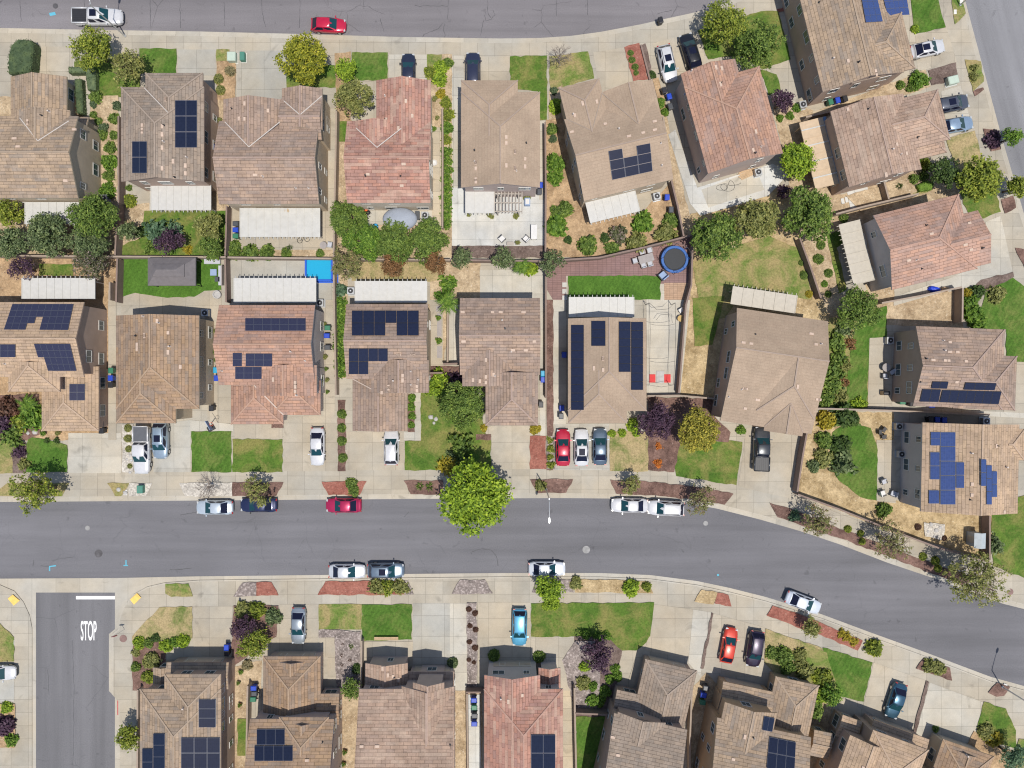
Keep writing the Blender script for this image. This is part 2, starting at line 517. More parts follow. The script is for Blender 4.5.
S_IN = [(119, 1000), (119, 701), (112.5, 694), (112.5, 634), (119, 628), (119.3, 618), (124, 605), (134, 594), (148, 586.5), (165, 582.6), (200, 580), (300, 578.9), (400, 577.8), (500, 576.7), (600, 576.8), (650, 578.8), (697, 584.8), (730, 592), (766, 601), (821, 618), (872, 637), (922, 655), (990, 680.8), (1024, 690), (1300, 777), (1300, 1000)]
sheet('pavement', 'pavement', S_IN, GZ, .16)
ring_strip('kerb', 'kerb', S_IN[:-1], [(x + (1.3 if y > 600 and x < 125 else .3), y + 1.3) for x, y in S_IN[:-1]], GZ + .003, False)
sheet('gutter', 'kerb', MAIN_S + [(1300, 800), (1024, 705), (922, 672), (821, 635), (697, 600), (600, 592), (400, 592), (200, 595), (125, 640), (125, 1000), (115, 1000), (115, 697), (109, 691), (109, 634), (115, 629), (115, 592.5), (36, 592.5), (36, 1000), (30, 1000), (30, 640), (0, 595), (-400, 595)], .010)
SW_IN = [(-400, 582.5), (0, 584.5), (15, 591), (24, 602), (30, 615), (32.5, 628), (32.5, 1000), (-400, 1000)]
sheet('pavement', 'pavement', SW_IN, GZ, .16)
# land on the far sides of the top and east streets
sheet('pavement', 'pavement', [(-400, -200), (-400, -62), (0, -58), (400, -50), (560, -52), (700, -90), (800, -150), (800, -250)], GZ, .16)
sheet('pavement', 'pavement', [(1040, -100), (1075, 0), (1115, 131), (1145, 300), (1170, 480), (1260, 560), (1400, 560), (1400, -200)], GZ, .16)

ZC = [GZ + .005]
PATCH_MATS = {'lawn', 'lawn_vivid', 'turf', 'lawn_dry', 'lawn_patchy'}
def patch(name, mat, *pts, ragged=None):
    ZC[0] += .0006
    poly = list(pts)
    if len(poly) == 4 and not isinstance(poly[0], tuple):
        x0, y0, x1, y1 = poly; poly = [(x0, y0), (x1, y0), (x1, y1), (x0, y1)]
    soft = mat in PATCH_MATS or mat in ('dirt', 'dirt_brown', 'straw', 'mulch', 'mulch_red', 'mulch_dark', 'gravel', 'white_gravel')
    if ragged is None: ragged = .75 if soft else 0
    if ragged: poly = rag(poly, ragged)
    return sheet(name, mat, poly, ZC[0])

# --- back and side yards (soil first, everything else above it)
patch('yard_soil', 'dirt', (-60, 100), (118, 92), (118, 205), (227, 200), (336, 205), (336, 120), (352, 120), (352, 200), (452, 200), (452, 258), (335, 258), (227, 258), (118, 258), (-60, 258))
patch('yard_soil', 'dirt_brown', (-60, 257), (122, 257), (122, 300), (109, 300), (109, 440), (-60, 440))
patch('yard_soil', 'dirt', (207, 95), (226, 95), (226, 257), (207, 257))
patch('yard_soil', 'dirt', (336, 258), (480, 260), (480, 305), (452, 310), (443, 365), (430, 370), (336, 300))
patch('yard_soil', 'dirt_brown', (546, 120), (562, 118), (590, 205), (640, 214), (673, 180), (684, 236), (600, 257), (546, 258))
patch('yard_soil', 'dirt', (654, 110), (664, 108), (694, 235), (682, 236))
patch('yard_soil', 'straw', (690, 236), (800, 205), (838, 290), (832, 325), (740, 308), (714, 398), (678, 395), (690, 300))
patch('yard_soil', 'straw', (690, 214), (806, 180), (808, 230), (690, 238))
patch('yard_soil', 'dirt', (770, 95), (815, 112), (925, 70), (930, 87), (836, 120), (840, 195), (925, 165), (958, 175), (958, 195), (845, 225), (800, 235), (790, 190))
patch('yard_soil', 'dirt', (800, 237), (826, 228), (846, 224), (900, 210), (893, 300), (957, 290), (964, 330), (888, 325), (864, 330), (830, 322))
patch('yard_soil', 'lawn_dry', (829, 318), (868, 318), (884, 326), (869, 408), (816, 407))
patch('yard_soil', 'straw', (806, 412), (893, 412), (893, 500), (1000, 500), (990, 560), (892, 532), (797, 494))
patch('yard_soil', 'mulch', (133, 640), (166, 640), (166, 690), (133, 690))
patch('yard_soil', 'dirt', (230, 668), (262, 660), (262, 705), (252, 800), (222, 800))
patch('yard_soil', 'dirt', (334, 690), (362, 690), (362, 800), (330, 800))
patch('yard_soil', 'dirt', (448, 690), (468, 690), (482, 690), (482, 800), (450, 800))
patch('yard_soil', 'path_tan', (563, 690), (575, 690), (575, 800), (560, 800))
patch('yard_soil', 'mulch_dark', (574, 636), (604, 634), (622, 650), (614, 700), (600, 716), (574, 716))
patch('yard_soil', 'dirt', (690, 690), (706, 672), (722, 690), (716, 800), (690, 800))
patch('yard_soil', 'dirt', (806, 690), (836, 700), (830, 800), (806, 800))

# --- driveways: every pour a slightly different tone
for mat, *q in [
    ('drive_warm', (36, 47), (73, 47), (73, 80), (36, 80)), ('drive_cool', (178, 50), (216, 50), (216, 76), (178, 76)),
    ('drive_cool', (237, 51), (287, 51), (287, 101), (237, 101)), ('drive_pale', (389, 55), (427, 55), (427, 84), (389, 84)),
    ('drive_warm', (464, 57), (509, 57), (509, 84), (464, 84)), ('drive_warm', (593, 53), (624, 48), (633, 84), (600, 92)),
    ('drive_warm', (652, 44), (696, 32), (706, 62), (684, 76), (668, 84)), ('drive_warm', (915, 36), (946, 28), (956, 62), (917, 72)),
    ('drive_pale', (940, 92), (960, 86), (972, 128), (948, 138)), ('drive_pale', (985, 222), (1000, 216), (1012, 272), (990, 282), (945, 280), (985, 262)),
    ('drive_pale', (69, 433), (122, 433), (122, 473), (69, 473)), ('drive_cool', (154, 424), (191, 420), (191, 472), (154, 472)),
    ('drive_warm', (284, 416), (337, 416), (337, 471), (284, 471)), ('drive_warm', (347, 432), (404, 432), (404, 470), (347, 470)),
    ('drive_warm', (492, 426), (530, 426), (530, 469), (492, 469)), ('drive_cool', (555, 424), (609, 424), (609, 470), (555, 470)),
    ('drive_warm', (746, 428), (805, 428), (796, 499), (770, 494), (738, 486)), ('drive_warm', (194, 606), (234, 606), (232, 660), (194, 660)),
    ('drive_warm', (280, 604), (318, 604), (318, 652), (270, 652)), ('drive_cool', (413, 603), (450, 603), (450, 664), (413, 664)),
    ('drive_pale', (450, 603), (467, 603), (467, 690), (455, 690), (455, 664), (450, 664)), ('drive_warm', (478, 602), (530, 602), (530, 668), (478, 690)),
    ('drive_warm', (654, 604), (693, 609), (688, 658), (645, 650)), ('drive_pale', (693, 609), (711, 612), (700, 676), (688, 662)),
    ('drive_warm', (713, 613), (764, 627), (756, 682), (702, 668)), ('drive_warm', (873, 662), (925, 680), (908, 738), (862, 708)),
    ('drive_pale', (929, 682), (983, 702), (972, 745), (914, 738)), ('drive_cool', (-60, 663), (15, 663), (15, 701), (-60, 701)),
    ('drive_warm', (1003, 362), (1040, 362), (1040, 414), (1003, 414))]:
    patch('driveway', mat, *q)

# --- patios and paths
for name, mat, *q in [
    ('path', 'pavement', 84, 78, 91, 118), ('path', 'drive_pale', 452, 56, 464, 200), ('patio', 'patio_pale', 452, 188, 545, 246),
    ('path', 'drive_pale', 539, 121, 545, 200), ('patio', 'drive_warm', 230, 205, 335, 250), ('patio', 'drive_pale', 355, 202, 443, 225),
    ('path', 'path_tan', 432, 125, 443, 228), ('path', 'drive_warm', 326, 118, 336, 206), ('patio', 'drive_pale', (150, 184), (212, 184), (212, 213), (150, 213)),
    ('patio', 'patio_pale', (668, 135), (675, 130), (697, 188), (772, 164), (790, 172), (768, 196), (700, 216), (690, 204)),
    ('patio', 'drive_pale', (701, 190), (756, 170), (764, 190), (708, 208)), ('patio', 'drive_warm', (122, 300), (122, 298), (135, 293), (195, 297), (205, 292), (222, 290), (222, 316), (122, 316)),
    ('patio', 'drive_cool', 230, 258, 333, 305), ('path', 'drive_warm', 324, 300, 335, 416), ('path', 'drive_warm', 109, 290, 117, 440),
    ('path', 'drive_warm', 208, 310, 218, 430), ('path', 'drive_pale', 448, 305, 461, 363), ('path', 'drive_warm', 430, 300, 443, 372),
    ('patio', 'drive_warm', 348, 268, 430, 304), ('patio', 'drive_pale', 480, 270, 545, 302), ('path', 'drive_pale', 540, 300, 545, 400),
    ('path', 'drive_pale', 540, 400, 545, 436), ('path', 'drive_pale', 553, 300, 566, 395), ('path', 'drive_pale', 553, 395, 566, 424),
    ('patio', 'paver', (547, 266), (600, 257), (692, 237), (691, 284), (660, 284), (566, 276), (566, 300), (553, 300), (547, 290)),
    ('patio', 'drive_pale', (646, 298), (660, 290), (690, 300), (680, 394), (647, 394)), ('patio', 'brick_tan', 664, 283, 690, 300),
    ('patio', 'drive_warm', (869, 337), (891, 337), (891, 408), (867, 408)), ('patio', 'drive_warm', (876, 440), (895, 440), (895, 503), (876, 501)),
    ('patio', 'pavement', (832, 242), (848, 236), (866, 290), (850, 296), (838, 294)), ('path', 'drive_pale', (893, 297), (950, 278), (990, 270), (990, 283), (950, 290), (893, 306)),
    ('path', 'drive_pale', (885, 406), (1024, 413), (1024, 418), (885, 411)), ('patio', 'path_tan', (812, 112), (832, 108), (850, 188), (833, 192)),
    ('patio', 'patio_pale', (846, 190), (866, 183), (870, 205), (850, 210)), ('path', 'drive_warm', (235, 423), (283, 423), (283, 438), (235, 438)),
    ('path', 'drive_pale', (191, 420), (234, 424), (234, 431), (191, 431)), ('path', 'drive_pale', (410, 432), (415, 432), (415, 393), (421, 393), (421, 440), (404, 440), (404, 432)),
    ('path', 'drive_warm', (476, 428), (492, 426), (492, 434), (476, 434)), ('path', 'drive_warm', 334, 637, 336, 690), ('path', 'drive_warm', 320, 637, 334, 656),
    ('path', 'drive_warm', (328, 640), (334, 640), (334, 684), (328, 684)), ('path', 'drive_warm', 531, 636, 574, 690), ('path', 'drive_warm', 362, 641, 413, 660),
    ('path', 'drive_warm', (640, 642), (646, 640), (630, 700), (622, 700)), ('path', 'patio_pale', (468, 694), (480, 694), (482, 800), (468, 800)),
    ('path', 'drive_warm', 250, 690, 262, 720), ('path', 'drive_warm', (836, 697), (846, 699), (866, 712), (850, 730), (830, 712))]:
    patch(name, mat, *q)
# sidewalk running between the block wall and the planted strip
patch('path', 'pavement', (797, 497), (892, 534), (990, 563), (1010, 590), (985, 588), (887, 548), (835, 527), (795, 514))

# --- lawns
for mat, *q in [
    ('lawn_vivid', 140, 49, 177, 74), ('lawn', (75, 62), (141, 58), (141, 90), (126, 98), (96, 96), (94, 74), (75, 68)),
    ('lawn', (145, 211), (227, 211), (227, 256), (119, 256), (119, 247), (141, 238)), ('lawn_dry', 217, 50, 230, 62),
    ('lawn', 287, 66, 336, 88), ('lawn_vivid', 352, 53, 388, 81), ('lawn', 337, 120, 350, 142), ('lawn_dry', 427, 55, 442, 85),
    ('lawn', (510, 57), (547, 56), (547, 120), (540, 121), (538, 92), (518, 90), (510, 82)), ('lawn_dry', (549, 57), (588, 52), (594, 79), (562, 88), (550, 92)),
    ('lawn', (697, 31), (712, 27), (760, 12), (778, 12), (790, 60), (762, 70), (740, 56), (708, 60)), ('lawn_vivid', (760, 70), (776, 75), (780, 90), (768, 96)),
    ('lawn_vivid', (908, -20), (932, -20), (945, 28), (914, 35)), ('lawn_dry', (950, -6), (960, -4), (965, 14), (954, 25)), ('lawn_dry', (964, 60), (980, 62), (983, 82), (972, 92)),
    ('lawn_patchy', (945, 139), (974, 131), (982, 166), (958, 182), (952, 160)), ('lawn', (958, 178), (990, 172), (1000, 212), (972, 222), (962, 204)), ('lawn', (895, 164), (925, 156), (930, 162), (905, 172)),
    ('lawn_dry', (908, 190), (928, 184), (932, 190), (915, 196)), ('lawn_dry', (692, 262), (768, 236), (800, 250), (812, 300), (742, 292), (725, 318), (702, 320)),
    ('lawn', (826, 236), (846, 226), (856, 238), (836, 248), (846, 290), (838, 294)), ('lawn', (692, 298), (724, 296), (712, 345), (694, 346)),
    ('lawn_vivid', (868, 312), (886, 306), (886, 337), (869, 338), (866, 404), (845, 405), (850, 345), (856, 325)), ('lawn_vivid', (985, 290), (1010, 276), (1040, 300), (1040, 362), (1005, 362), (1005, 330), (975, 330)),
    ('lawn_vivid', (832, 432), (850, 422), (870, 428), (877, 450), (876, 500), (860, 497), (838, 480), (828, 462)), ('lawn', (990, 500), (1050, 492), (1050, 585), (1022, 577), (992, 566)),
    ('lawn', (680, 442), (700, 438), (742, 442), (736, 485), (676, 476), (674, 462)), ('lawn_patchy', 610, 431, 648, 471),
    ('lawn', (421, 393), (436, 378), (462, 378), (480, 405), (486, 434), (491, 438), (491, 470), (405, 470), (405, 441), (421, 441)),
    ('lawn_vivid', 192, 431, 232, 472), ('lawn', 233, 439, 283, 472), ('lawn_vivid', (27, 446), (30, 436), (46, 439), (68, 445), (68, 472), (27, 472)), ('lawn_dry', -60, 440, 14, 473),
    ('lawn_patchy', (352, 262), (442, 262), (442, 280), (430, 282), (352, 281)), ('turf', (123, 258), (222, 258), (222, 290), (205, 291), (195, 297), (168, 298), (136, 293), (123, 297)), ('lawn', 40, 264, 74, 276), ('turf', 568, 276, 660, 300),
    ('lawn_dry', (8, 483), (70, 483), (63, 496), (-8, 496)), ('lawn_dry', (108, 483), (130, 483), (122, 496), (116, 496)),
    ('lawn_patchy', (133, 636), (160, 607), (193, 606), (193, 638), (133, 642)), ('lawn_dry', (166, 583.5), (189, 583), (193.5, 596), (172, 596.5), (166, 593)),
    ('lawn_dry', (-60, 623), (1, 623), (15, 637), (15, 661), (-60, 661)), ('lawn_dry', 319, 604, 362, 629), ('lawn_vivid', (362, 604), (412, 604), (412, 639), (362, 641)),
    ('lawn', (531, 603), (654, 602), (650, 636), (531, 636)), ('lawn', (604, 634), (650, 634), (646, 642), (636, 650), (622, 650)), ('lawn_vivid', 576, 716, 606, 800),
    ('lawn_patchy', (765, 628), (822, 648), (832, 694), (812, 694), (778, 676), (764, 662)), ('lawn_vivid', (822, 647), (872, 662), (863, 701), (846, 697), (832, 694)),
    ('lawn', (983, 701), (1005, 708), (1015, 730), (1016, 748), (990, 742), (976, 728)), ('lawn', 238, 718, 247, 755), ('lawn_dry', (1018, 738), (1040, 740), (1040, 800), (1005, 800))]:
    patch('lawn', mat, *q)

# --- planted, gravelled and mulched beds
for name, mat, *q in [
    ('planting_bed', 'dirt', (93, 98), (119, 96), (119, 145), (100, 145), (92, 118)), ('planting_bed', 'dirt_brown', 217, 62, 236, 100),
    ('planting_bed', 'dirt_brown', (335, 54), (351, 52), (351, 122), (337, 122)), ('planting_bed', 'dirt', 427, 85, 442, 128), ('planting_bed', 'dirt', 442, 55, 452, 230),
    ('mulch_bed', 'mulch_dark', 452, 246, 545, 258), ('planting_bed', 'dirt', (549, 92), (562, 86), (564, 118), (549, 120)), ('mulch_bed', 'mulch_red', (624, 48), (639, 43.5), (648, 80), (633, 82)),
    ('mulch_bed', 'mulch_dark', (641, 46), (645, 44), (653, 78), (649, 80)), ('planting_bed', 'dirt_brown', (652, 80), (658, 78), (667, 110), (661, 114)), ('mulch_bed', 'mulch_red', (776, 10), (800, 3), (801, 8), (778, 13)),
    ('mulch_bed', 'mulch_dark', (927, 71), (955, 63), (957, 80), (931, 86)), ('mulch_bed', 'mulch', (972, 92), (982, 88), (983, 90), (974, 97)), ('mulch_bed', 'mulch', (982, 129), (996, 130), (1000, 150), (990, 152)),
    ('mulch_bed', 'mulch', (1000, 200), (1012, 196), (1015, 208), (1004, 214)), ('mulch_bed', 'mulch_dark', (980, 280), (1012, 272), (1013, 277), (985, 292), (968, 292)), ('mulch_bed', 'mulch', (1014, 248), (1024, 250), (1024, 270)),
    ('planting_bed', 'dirt', (802, 242), (822, 237), (838, 292), (820, 300)), ('mulch_bed', 'mulch', (647, 397), (718, 399), (714, 416), (730, 432), (728, 442), (696, 440), (680, 444), (674, 472), (648, 470)),
    ('mulch_bed', 'mulch', 546.5, 300, 553, 470), ('mulch_bed', 'mulch_red', 530, 436, 546, 469), ('planting_bed', 'gravel', 547, 436, 555, 469), ('mulch_bed', 'mulch', (430, 366), (461, 366), (461, 380), (445, 384), (430, 380)),
    ('mulch_bed', 'mulch', 476, 434, 491, 440), ('planting_bed', 'dirt_brown', 335, 300, 346, 378), ('mulch_bed', 'mulch', 338, 400, 346, 471), ('gravel_bed', 'white_gravel', 123, 424, 134, 472),
    ('mulch_bed', 'mulch', (-60, 396), (40, 394), (42, 434), (28, 440), (-60, 440)), ('mulch_bed', 'mulch_dark', 14, 442, 27, 473), ('mulch_bed', 'mulch', 272, 416, 284, 428), ('mulch_bed', 'mulch', 408, 394, 415, 432),
    ('gravel_bed', 'white_gravel', (130, 483), (153, 483), (147, 496), (130, 496)), ('gravel_bed', 'white_gravel', (180, 483), (233, 482), (233, 496), (186, 496)), ('mulch_bed', 'mulch', (233, 482), (284, 482), (277, 495.5), (233, 496)),
    ('mulch_bed', 'mulch_red', (322, 481.5), (367, 481), (360, 495), (329, 495)), ('mulch_bed', 'mulch', (404, 480.5), (443, 480), (443, 494), (411, 494)), ('mulch_bed', 'mulch', (530, 479.3), (573, 479), (566, 492.5), (538, 493)),
    ('mulch_bed', 'mulch', (610, 479.5), (640, 480.5), (690, 486), (733, 493.5), (724, 504.5), (690, 499), (660, 496), (640, 494.5), (616, 493.5)), ('mulch_bed', 'mulch', (769, 502.5), (800, 512), (835, 526.5), (887, 546), (942, 567), (972, 580), (960, 585), (942, 577), (890, 557.5), (841, 538.5), (800, 525), (777, 517)),
    ('gravel_bed', 'gravel', (243, 582.5), (257, 582), (257, 595.5), (234, 596)), ('mulch_bed', 'mulch_red', (257, 582), (272, 581.7), (279, 595), (257, 595.5)), ('mulch_bed', 'mulch_red', (326, 581), (400, 580.5), (405, 594), (318, 594.5)),
    ('mulch_bed', 'gravel', (400, 580.5), (408, 580.5), (414, 594), (405, 594)), ('gravel_bed', 'gravel', (460, 579.5), (485, 579), (493, 593), (452, 593.5)), ('gravel_bed', 'gravel', (537, 579), (572, 579), (574, 592), (532, 592)),
    ('planting_bed', 'straw', (574, 579), (600, 579), (648, 581), (653, 593), (600, 592), (575, 592)), ('planting_bed', 'straw', (701, 589), (717, 592), (713, 604), (694, 601)), ('mulch_bed', 'mulch_red', (717, 592), (728, 594.5), (731, 606), (714, 603)),
    ('mulch_bed', 'mulch_red', (772, 605), (800, 614), (822, 623), (862, 640), (857, 650), (815, 633), (766, 615)), ('mulch_bed', 'mulch', (922.5, 658), (949, 667), (951, 680), (915, 668)), ('mulch_bed', 'mulch', (996, 682), (1009, 686), (1003, 695), (995, 696), (987, 692)),
    ('planting_bed', 'dirt_brown', -60, 703, 16, 747), ('mulch_bed', 'mulch', (234, 605), (279, 605), (277, 636), (258, 648), (232, 668)), ('gravel_bed', 'gravel', (319, 629), (361, 631), (361, 690), (337, 690), (335, 637), (319, 637)),
    ('gravel_bed', 'gravel', 467, 602, 477, 687), ('planting_bed', 'dirt_brown', (973, 730), (990, 742), (1012, 750), (1006, 800), (965, 745)), ('mulch_bed', 'mulch_dark', (711, 612), (713, 613), (703, 668), (700, 668)),
    ('mulch_bed', 'mulch_dark', (925, 680), (928, 681), (914, 737), (911, 736)), ('planting_bed', 'lawn_dry', (800, 640), (826, 652), (838, 690), (812, 692), (796, 680)), ('gravel_bed', 'gravel', (562, 660), (575, 640), (600, 640), (600, 710), (575, 710)),
    ('gravel_bed', 'white_gravel', (923, 522), (944, 524), (942, 540), (924, 536)), ('planting_bed', 'dirt', (845, 196), (915, 178), (925, 190), (860, 212))]:
    patch(name, mat, *q)

# painted and cast marks on the road
def flat(name, mat, pts, z):
    return sheet(name, mat, pts, z)
flat('stop_line', 'road_paint', [(76, 596), (115, 596), (115, 599.3), (76, 599.3)], .009)
plain('kerb_red', (.42, .10, .09), .8, var=.2)
flat('red_kerb_paint', 'kerb_red', [(117.2, 679), (118.3, 679), (118.3, 715), (117.2, 715)], .014)
plain('tactile_yellow', (.74, .50, .13), .8, var=.12)
flat('tactile_pad', 'tactile_yellow', [(9, 598), (14, 594), (21, 600), (15, 605)], GZ + .13)
flat('tactile_pad', 'tactile_yellow', [(131, 599), (138, 592.5), (142, 597), (135, 604)], GZ + .13)
plain('survey_blue', (.10, .38, .50), .8)
for a in ([(49, 571), (49, 566), (56, 565), (56, 566.3), (50.3, 567), (50.3, 571)], [(125.5, 560), (126.6, 560), (126.6, 565), (128, 565), (128, 566), (123.5, 566), (123.5, 565), (125.5, 565)],
          [(49, 13), (55, 12), (56, 15), (50, 16)], [(717, 574), (719, 574), (719, 576), (717, 576)]):
    flat('survey_mark', 'survey_blue', a, .012)
cu = bpy.data.curves.new('road_word', 'FONT'); cu.body = 'STOP'; cu.size = 1.; cu.align_x = 'CENTER'; cu.align_y = 'CENTER'; cu.offset = .012
tmp = bpy.data.objects.new('tmp', cu); C.objects.link(tmp)
dg = bpy.context.evaluated_depsgraph_get()
me = bpy.data.meshes.new_from_object(tmp.evaluated_get(dg)); bpy.data.objects.remove(tmp)
xs = [v.co.x for v in me.vertices]; ys = [v.co.y for v in me.vertices]
x0, x1, y0, y1 = min(xs), max(xs), min(ys), max(ys)
a, b = P(80.8, 640.5), P(96.6, 620.8)
for v in me.vertices:
    v.co = (a[0] + (v.co.x - x0) / (x1 - x0) * (b[0] - a[0]), a[1] + (v.co.y - y0) / (y1 - y0) * (b[1] - a[1]), .011)
me.materials.clear(); me.materials.append(MATS['road_paint'])
tag(link('road_lettering', me), kind='structure')
plain('iron_cover', (.10, .095, .10), .7, .3, var=.3); plain('pale_cover', (.27, .265, .26), .8, var=.2); plain('rust_cover', (.20, .125, .11), .8, var=.2)
for x, y, r, mt, z, lab in ((98.6, 553.5, 3.9, 'iron_cover', .0, 'dark round manhole cover in the road near the side street'), (87.6, 528, 2.4, 'pale_cover', .0, 'small grey valve cover in the road north of dark manhole'),
                    (586.2, 549.6, 3.8, 'pale_cover', .0, 'pale round manhole cover in mid road right of parked white car'), (705.6, 523.3, 2.4, 'pale_cover', .0, 'small grey valve cover below the sparse tree on the curve'),
                    (123.8, 638.2, 3.7, 'rust_cover', .11, 'rusty brown round cover in the pavement beside the stop sign'), (1009.5, 591.5, 3.2, 'rust_cover', .11, 'brown round cover in the pavement at right edge'), (55.5, 6, 2.6, 'iron_cover', .0, 'small dark cover in the top street left of white pickup')):
    mb = MB(); c = P(x, y); mb.cyl(c, r / S, z + .002, z + .03, 24); mb.cyl(c, r / S * .82, z + .03, z + .036, 24)
    tag(mb.build('manhole_cover', mt), lab, 'manhole')

# sealed cracks and a curved tyre scuff
plain('tar_seal', (.05, .048, .052), .7, var=.2); plain('scuff', (.09, .088, .094), .85, var=.2)
def crack(pts, w, z, mat='tar_seal', wob=.5):
    rg = random.Random(int(pts[0][0] * 3 + pts[0][1])); q = []
    for p, e in zip(pts, pts[1:]):
        n = max(2, int(math.dist(p, e) / 2.5))
        for k in range(n): q.append((p[0] + (e[0] - p[0]) * k / n + rg.gauss(0, wob * .5), p[1] + (e[1] - p[1]) * k / n + rg.gauss(0, wob * .5)))
    q.append(pts[-1]); W = [Vector(P(*p)) for p in q]; mb = MB(); rows = []
    for i, p in enumerate(W):
        d = (W[min(i + 1, len(W) - 1)] - W[max(i - 1, 0)]).normalized(); n = Vector((-d.y, d.x)) * w * rg.uniform(.5, 1.2) / 2
        rows.append([(p.x + n.x, p.y + n.y, z), (p.x - n.x, p.y - n.y, z)])
    mb.grid(rows, 0, False); o = tag(mb.build('road_crack', mat), kind='structure')
for pts in ([(261, -8), (262, 12), (265.5, 27)], [(487.5, -5), (488, 14), (492, 19), (486, 21), (484.5, 15)], [(492, 18), (495, 15), (493, 10)], [(587.3, -6), (587.6, 15)], [(300, -6), (299.5, 28)], [(556, -4), (556.5, 16)],
            [(328, -5), (328, 6)], [(180, -5), (180.5, 28)], [(224, 2), (225, 26)], [(20, 0), (21, 22)], [(150, -4), (151, 29)], [(363, -4), (364, 9)], [(415, 6), (448, 6)], [(448, -4), (448, 20)], [(484, 20), (480, 36)], [(657, 14), (672, 10)], [(380, 18), (384, 32)], [(84, 0), (85, 9)]):
    crack(pts, .055, .006)
for pts in ([(472, 552), (482, 548.5), (491, 550), (497, 557), (498, 566)], [(180, 515), (200, 512)], [(404, 517), (409, 512)], [(170, 570), (192, 568)], [(41, 566), (50, 566.5)], [(34, 560), (33, 566)]):
    crack(pts, .10, .006, 'scuff', .4)
for pts in ([(72.5, 640), (74, 690), (73, 768)], [(48, 668), (49, 695)], [(52, 560), (74, 557)]):
    crack(pts, .07, .010, 'scuff', .5)
# ------------------------------------------------------------------ houses
class Sec:
    def __init__(s, pivot, ang, spec, i, pitch):
        u0, v0, u1, v1, s.axis, s.ends, s.he = spec[:7]
        s.p = spec[7] if len(spec) > 7 else pitch
        t = math.radians(ang); s.eu = Vector((math.cos(t), -math.sin(t))); s.ev = Vector((-math.sin(t), -math.cos(t)))
        k = (1 - s.he / H) / S
        s.o = Vector(P(*pivot, s.he))
        n = i * .03
        s.he -= i * .02
        s.U = (u0 * k + n, u1 * k - n); s.V = (v0 * k + n, v1 * k - n)
        s.A, s.B = (s.U, s.V) if s.axis == 'x' else (s.V, s.U)
        fr = spec[8] if len(spec) > 8 else .5
        s.hw = (s.B[1] - s.B[0]) * fr; s.bm = s.B[0] + s.hw; s.p1 = s.p * s.hw / (s.B[1] - s.bm)
        s.zr = s.he + s.p * s.hw
        la = s.A[1] - s.A[0]
        h0 = s.hw if s.ends[0] == 'h' else 0; h1 = s.hw if s.ends[1] == 'h' else 0
        if h0 + h1 > la - .1:
            q = (la - .1) / (h0 + h1); h0 *= q; h1 *= q
        s.r0, s.r1 = s.A[0] + h0, s.A[1] - h1
        s.h0, s.h1 = h0, h1
    def w(s, a, b, z=None):
        u, v = (a, b) if s.axis == 'x' else (b, a)
        q = s.o + s.eu * u + s.ev * v
        return (q.x, q.y) if z is None else (q.x, q.y, z)
    def loc(s, x, y):
        d = Vector((x, y)) - s.o; u, v = d.dot(s.eu), d.dot(s.ev)
        return (u, v) if s.axis == 'x' else (v, u)
    def inside(s, x, y, m=0.):
        a, b = s.loc(x, y)
        return s.A[0] + m <= a <= s.A[1] - m and s.B[0] + m <= b <= s.B[1] - m
    def height(s, x, y):
        a, b = s.loc(x, y)
        if not (s.A[0] <= a <= s.A[1] and s.B[0] <= b <= s.B[1]): return -9.
        z = s.he + min(s.p * (b - s.B[0]), s.p1 * (s.B[1] - b))
        if s.h0: z = min(z, s.he + (a - s.A[0]) * s.p * s.hw / s.h0)
        if s.h1: z = min(z, s.he + (s.A[1] - a) * s.p * s.hw / s.h1)
        return z

def upface(mb, pts, uvs, mi=0):
    n = Vector((0, 0, 0))
    for i in range(1, len(pts) - 1):
        n += (Vector(pts[i]) - Vector(pts[0])).cross(Vector(pts[i + 1]) - Vector(pts[0]))
    if n.z < 0: pts, uvs = pts[::-1], uvs[::-1]
    mb.face(pts, mi, uvs)

def roof_geo(mb, s, th=.2):
    A, B, he, zr, bm = s.A, s.B, s.he, s.zr, s.bm
    sl = math.sqrt(1 + s.p ** 2)
    def V(a, b, z): return s.w(a, b, z)
    a_, b_, c_, d_ = (A[0], B[0]), (A[1], B[0]), (A[1], B[1]), (A[0], B[1])
    off = RN.uniform(0, 50)
    faces = [([(*a_, he), (*b_, he), (s.r1, bm, zr), (s.r0, bm, zr)], lambda a, b: (a + off, (b - B[0]) * sl)),
             ([(*c_, he), (*d_, he), (s.r0, bm, zr), (s.r1, bm, zr)], lambda a, b: (a + off + 20, (B[1] - b) * sl))]
    if s.h0: faces.append(([(*d_, he), (*a_, he), (s.r0, bm, zr)], lambda a, b: (b + off + 7, (a - A[0]) * sl)))
    if s.h1: faces.append(([(*b_, he), (*c_, he), (s.r1, bm, zr)], lambda a, b: (b + off + 13, (A[1] - a) * sl)))
    for pts, uv in faces:
        upface(mb, [V(*p) for p in pts], [uv(p[0], p[1]) for p in pts])
        low = [V(p[0], p[1], p[2] - th) for p in pts]
        n = Vector((0, 0, 0))
        for i in range(1, len(low) - 1): n += (Vector(low[i]) - Vector(low[0])).cross(Vector(low[i + 1]) - Vector(low[0]))
        mb.face(low if n.z < 0 else low[::-1], 1)
    def strip(p, q):
        mb.face([V(*p), V(*q), V(q[0], q[1], q[2] - th), V(p[0], p[1], p[2] - th)], 1)
    strip((*a_, he), (*b_, he)); strip((*c_, he), (*d_, he))
    if s.h0: strip((*d_, he), (*a_, he))
    else: strip((*d_, he), (A[0], bm, zr)); strip((A[0], bm, zr), (*a_, he))
    if s.h1: strip((*b_, he), (*c_, he))
    else: strip((*b_, he), (A[1], bm, zr)); strip((A[1], bm, zr), (*c_, he))

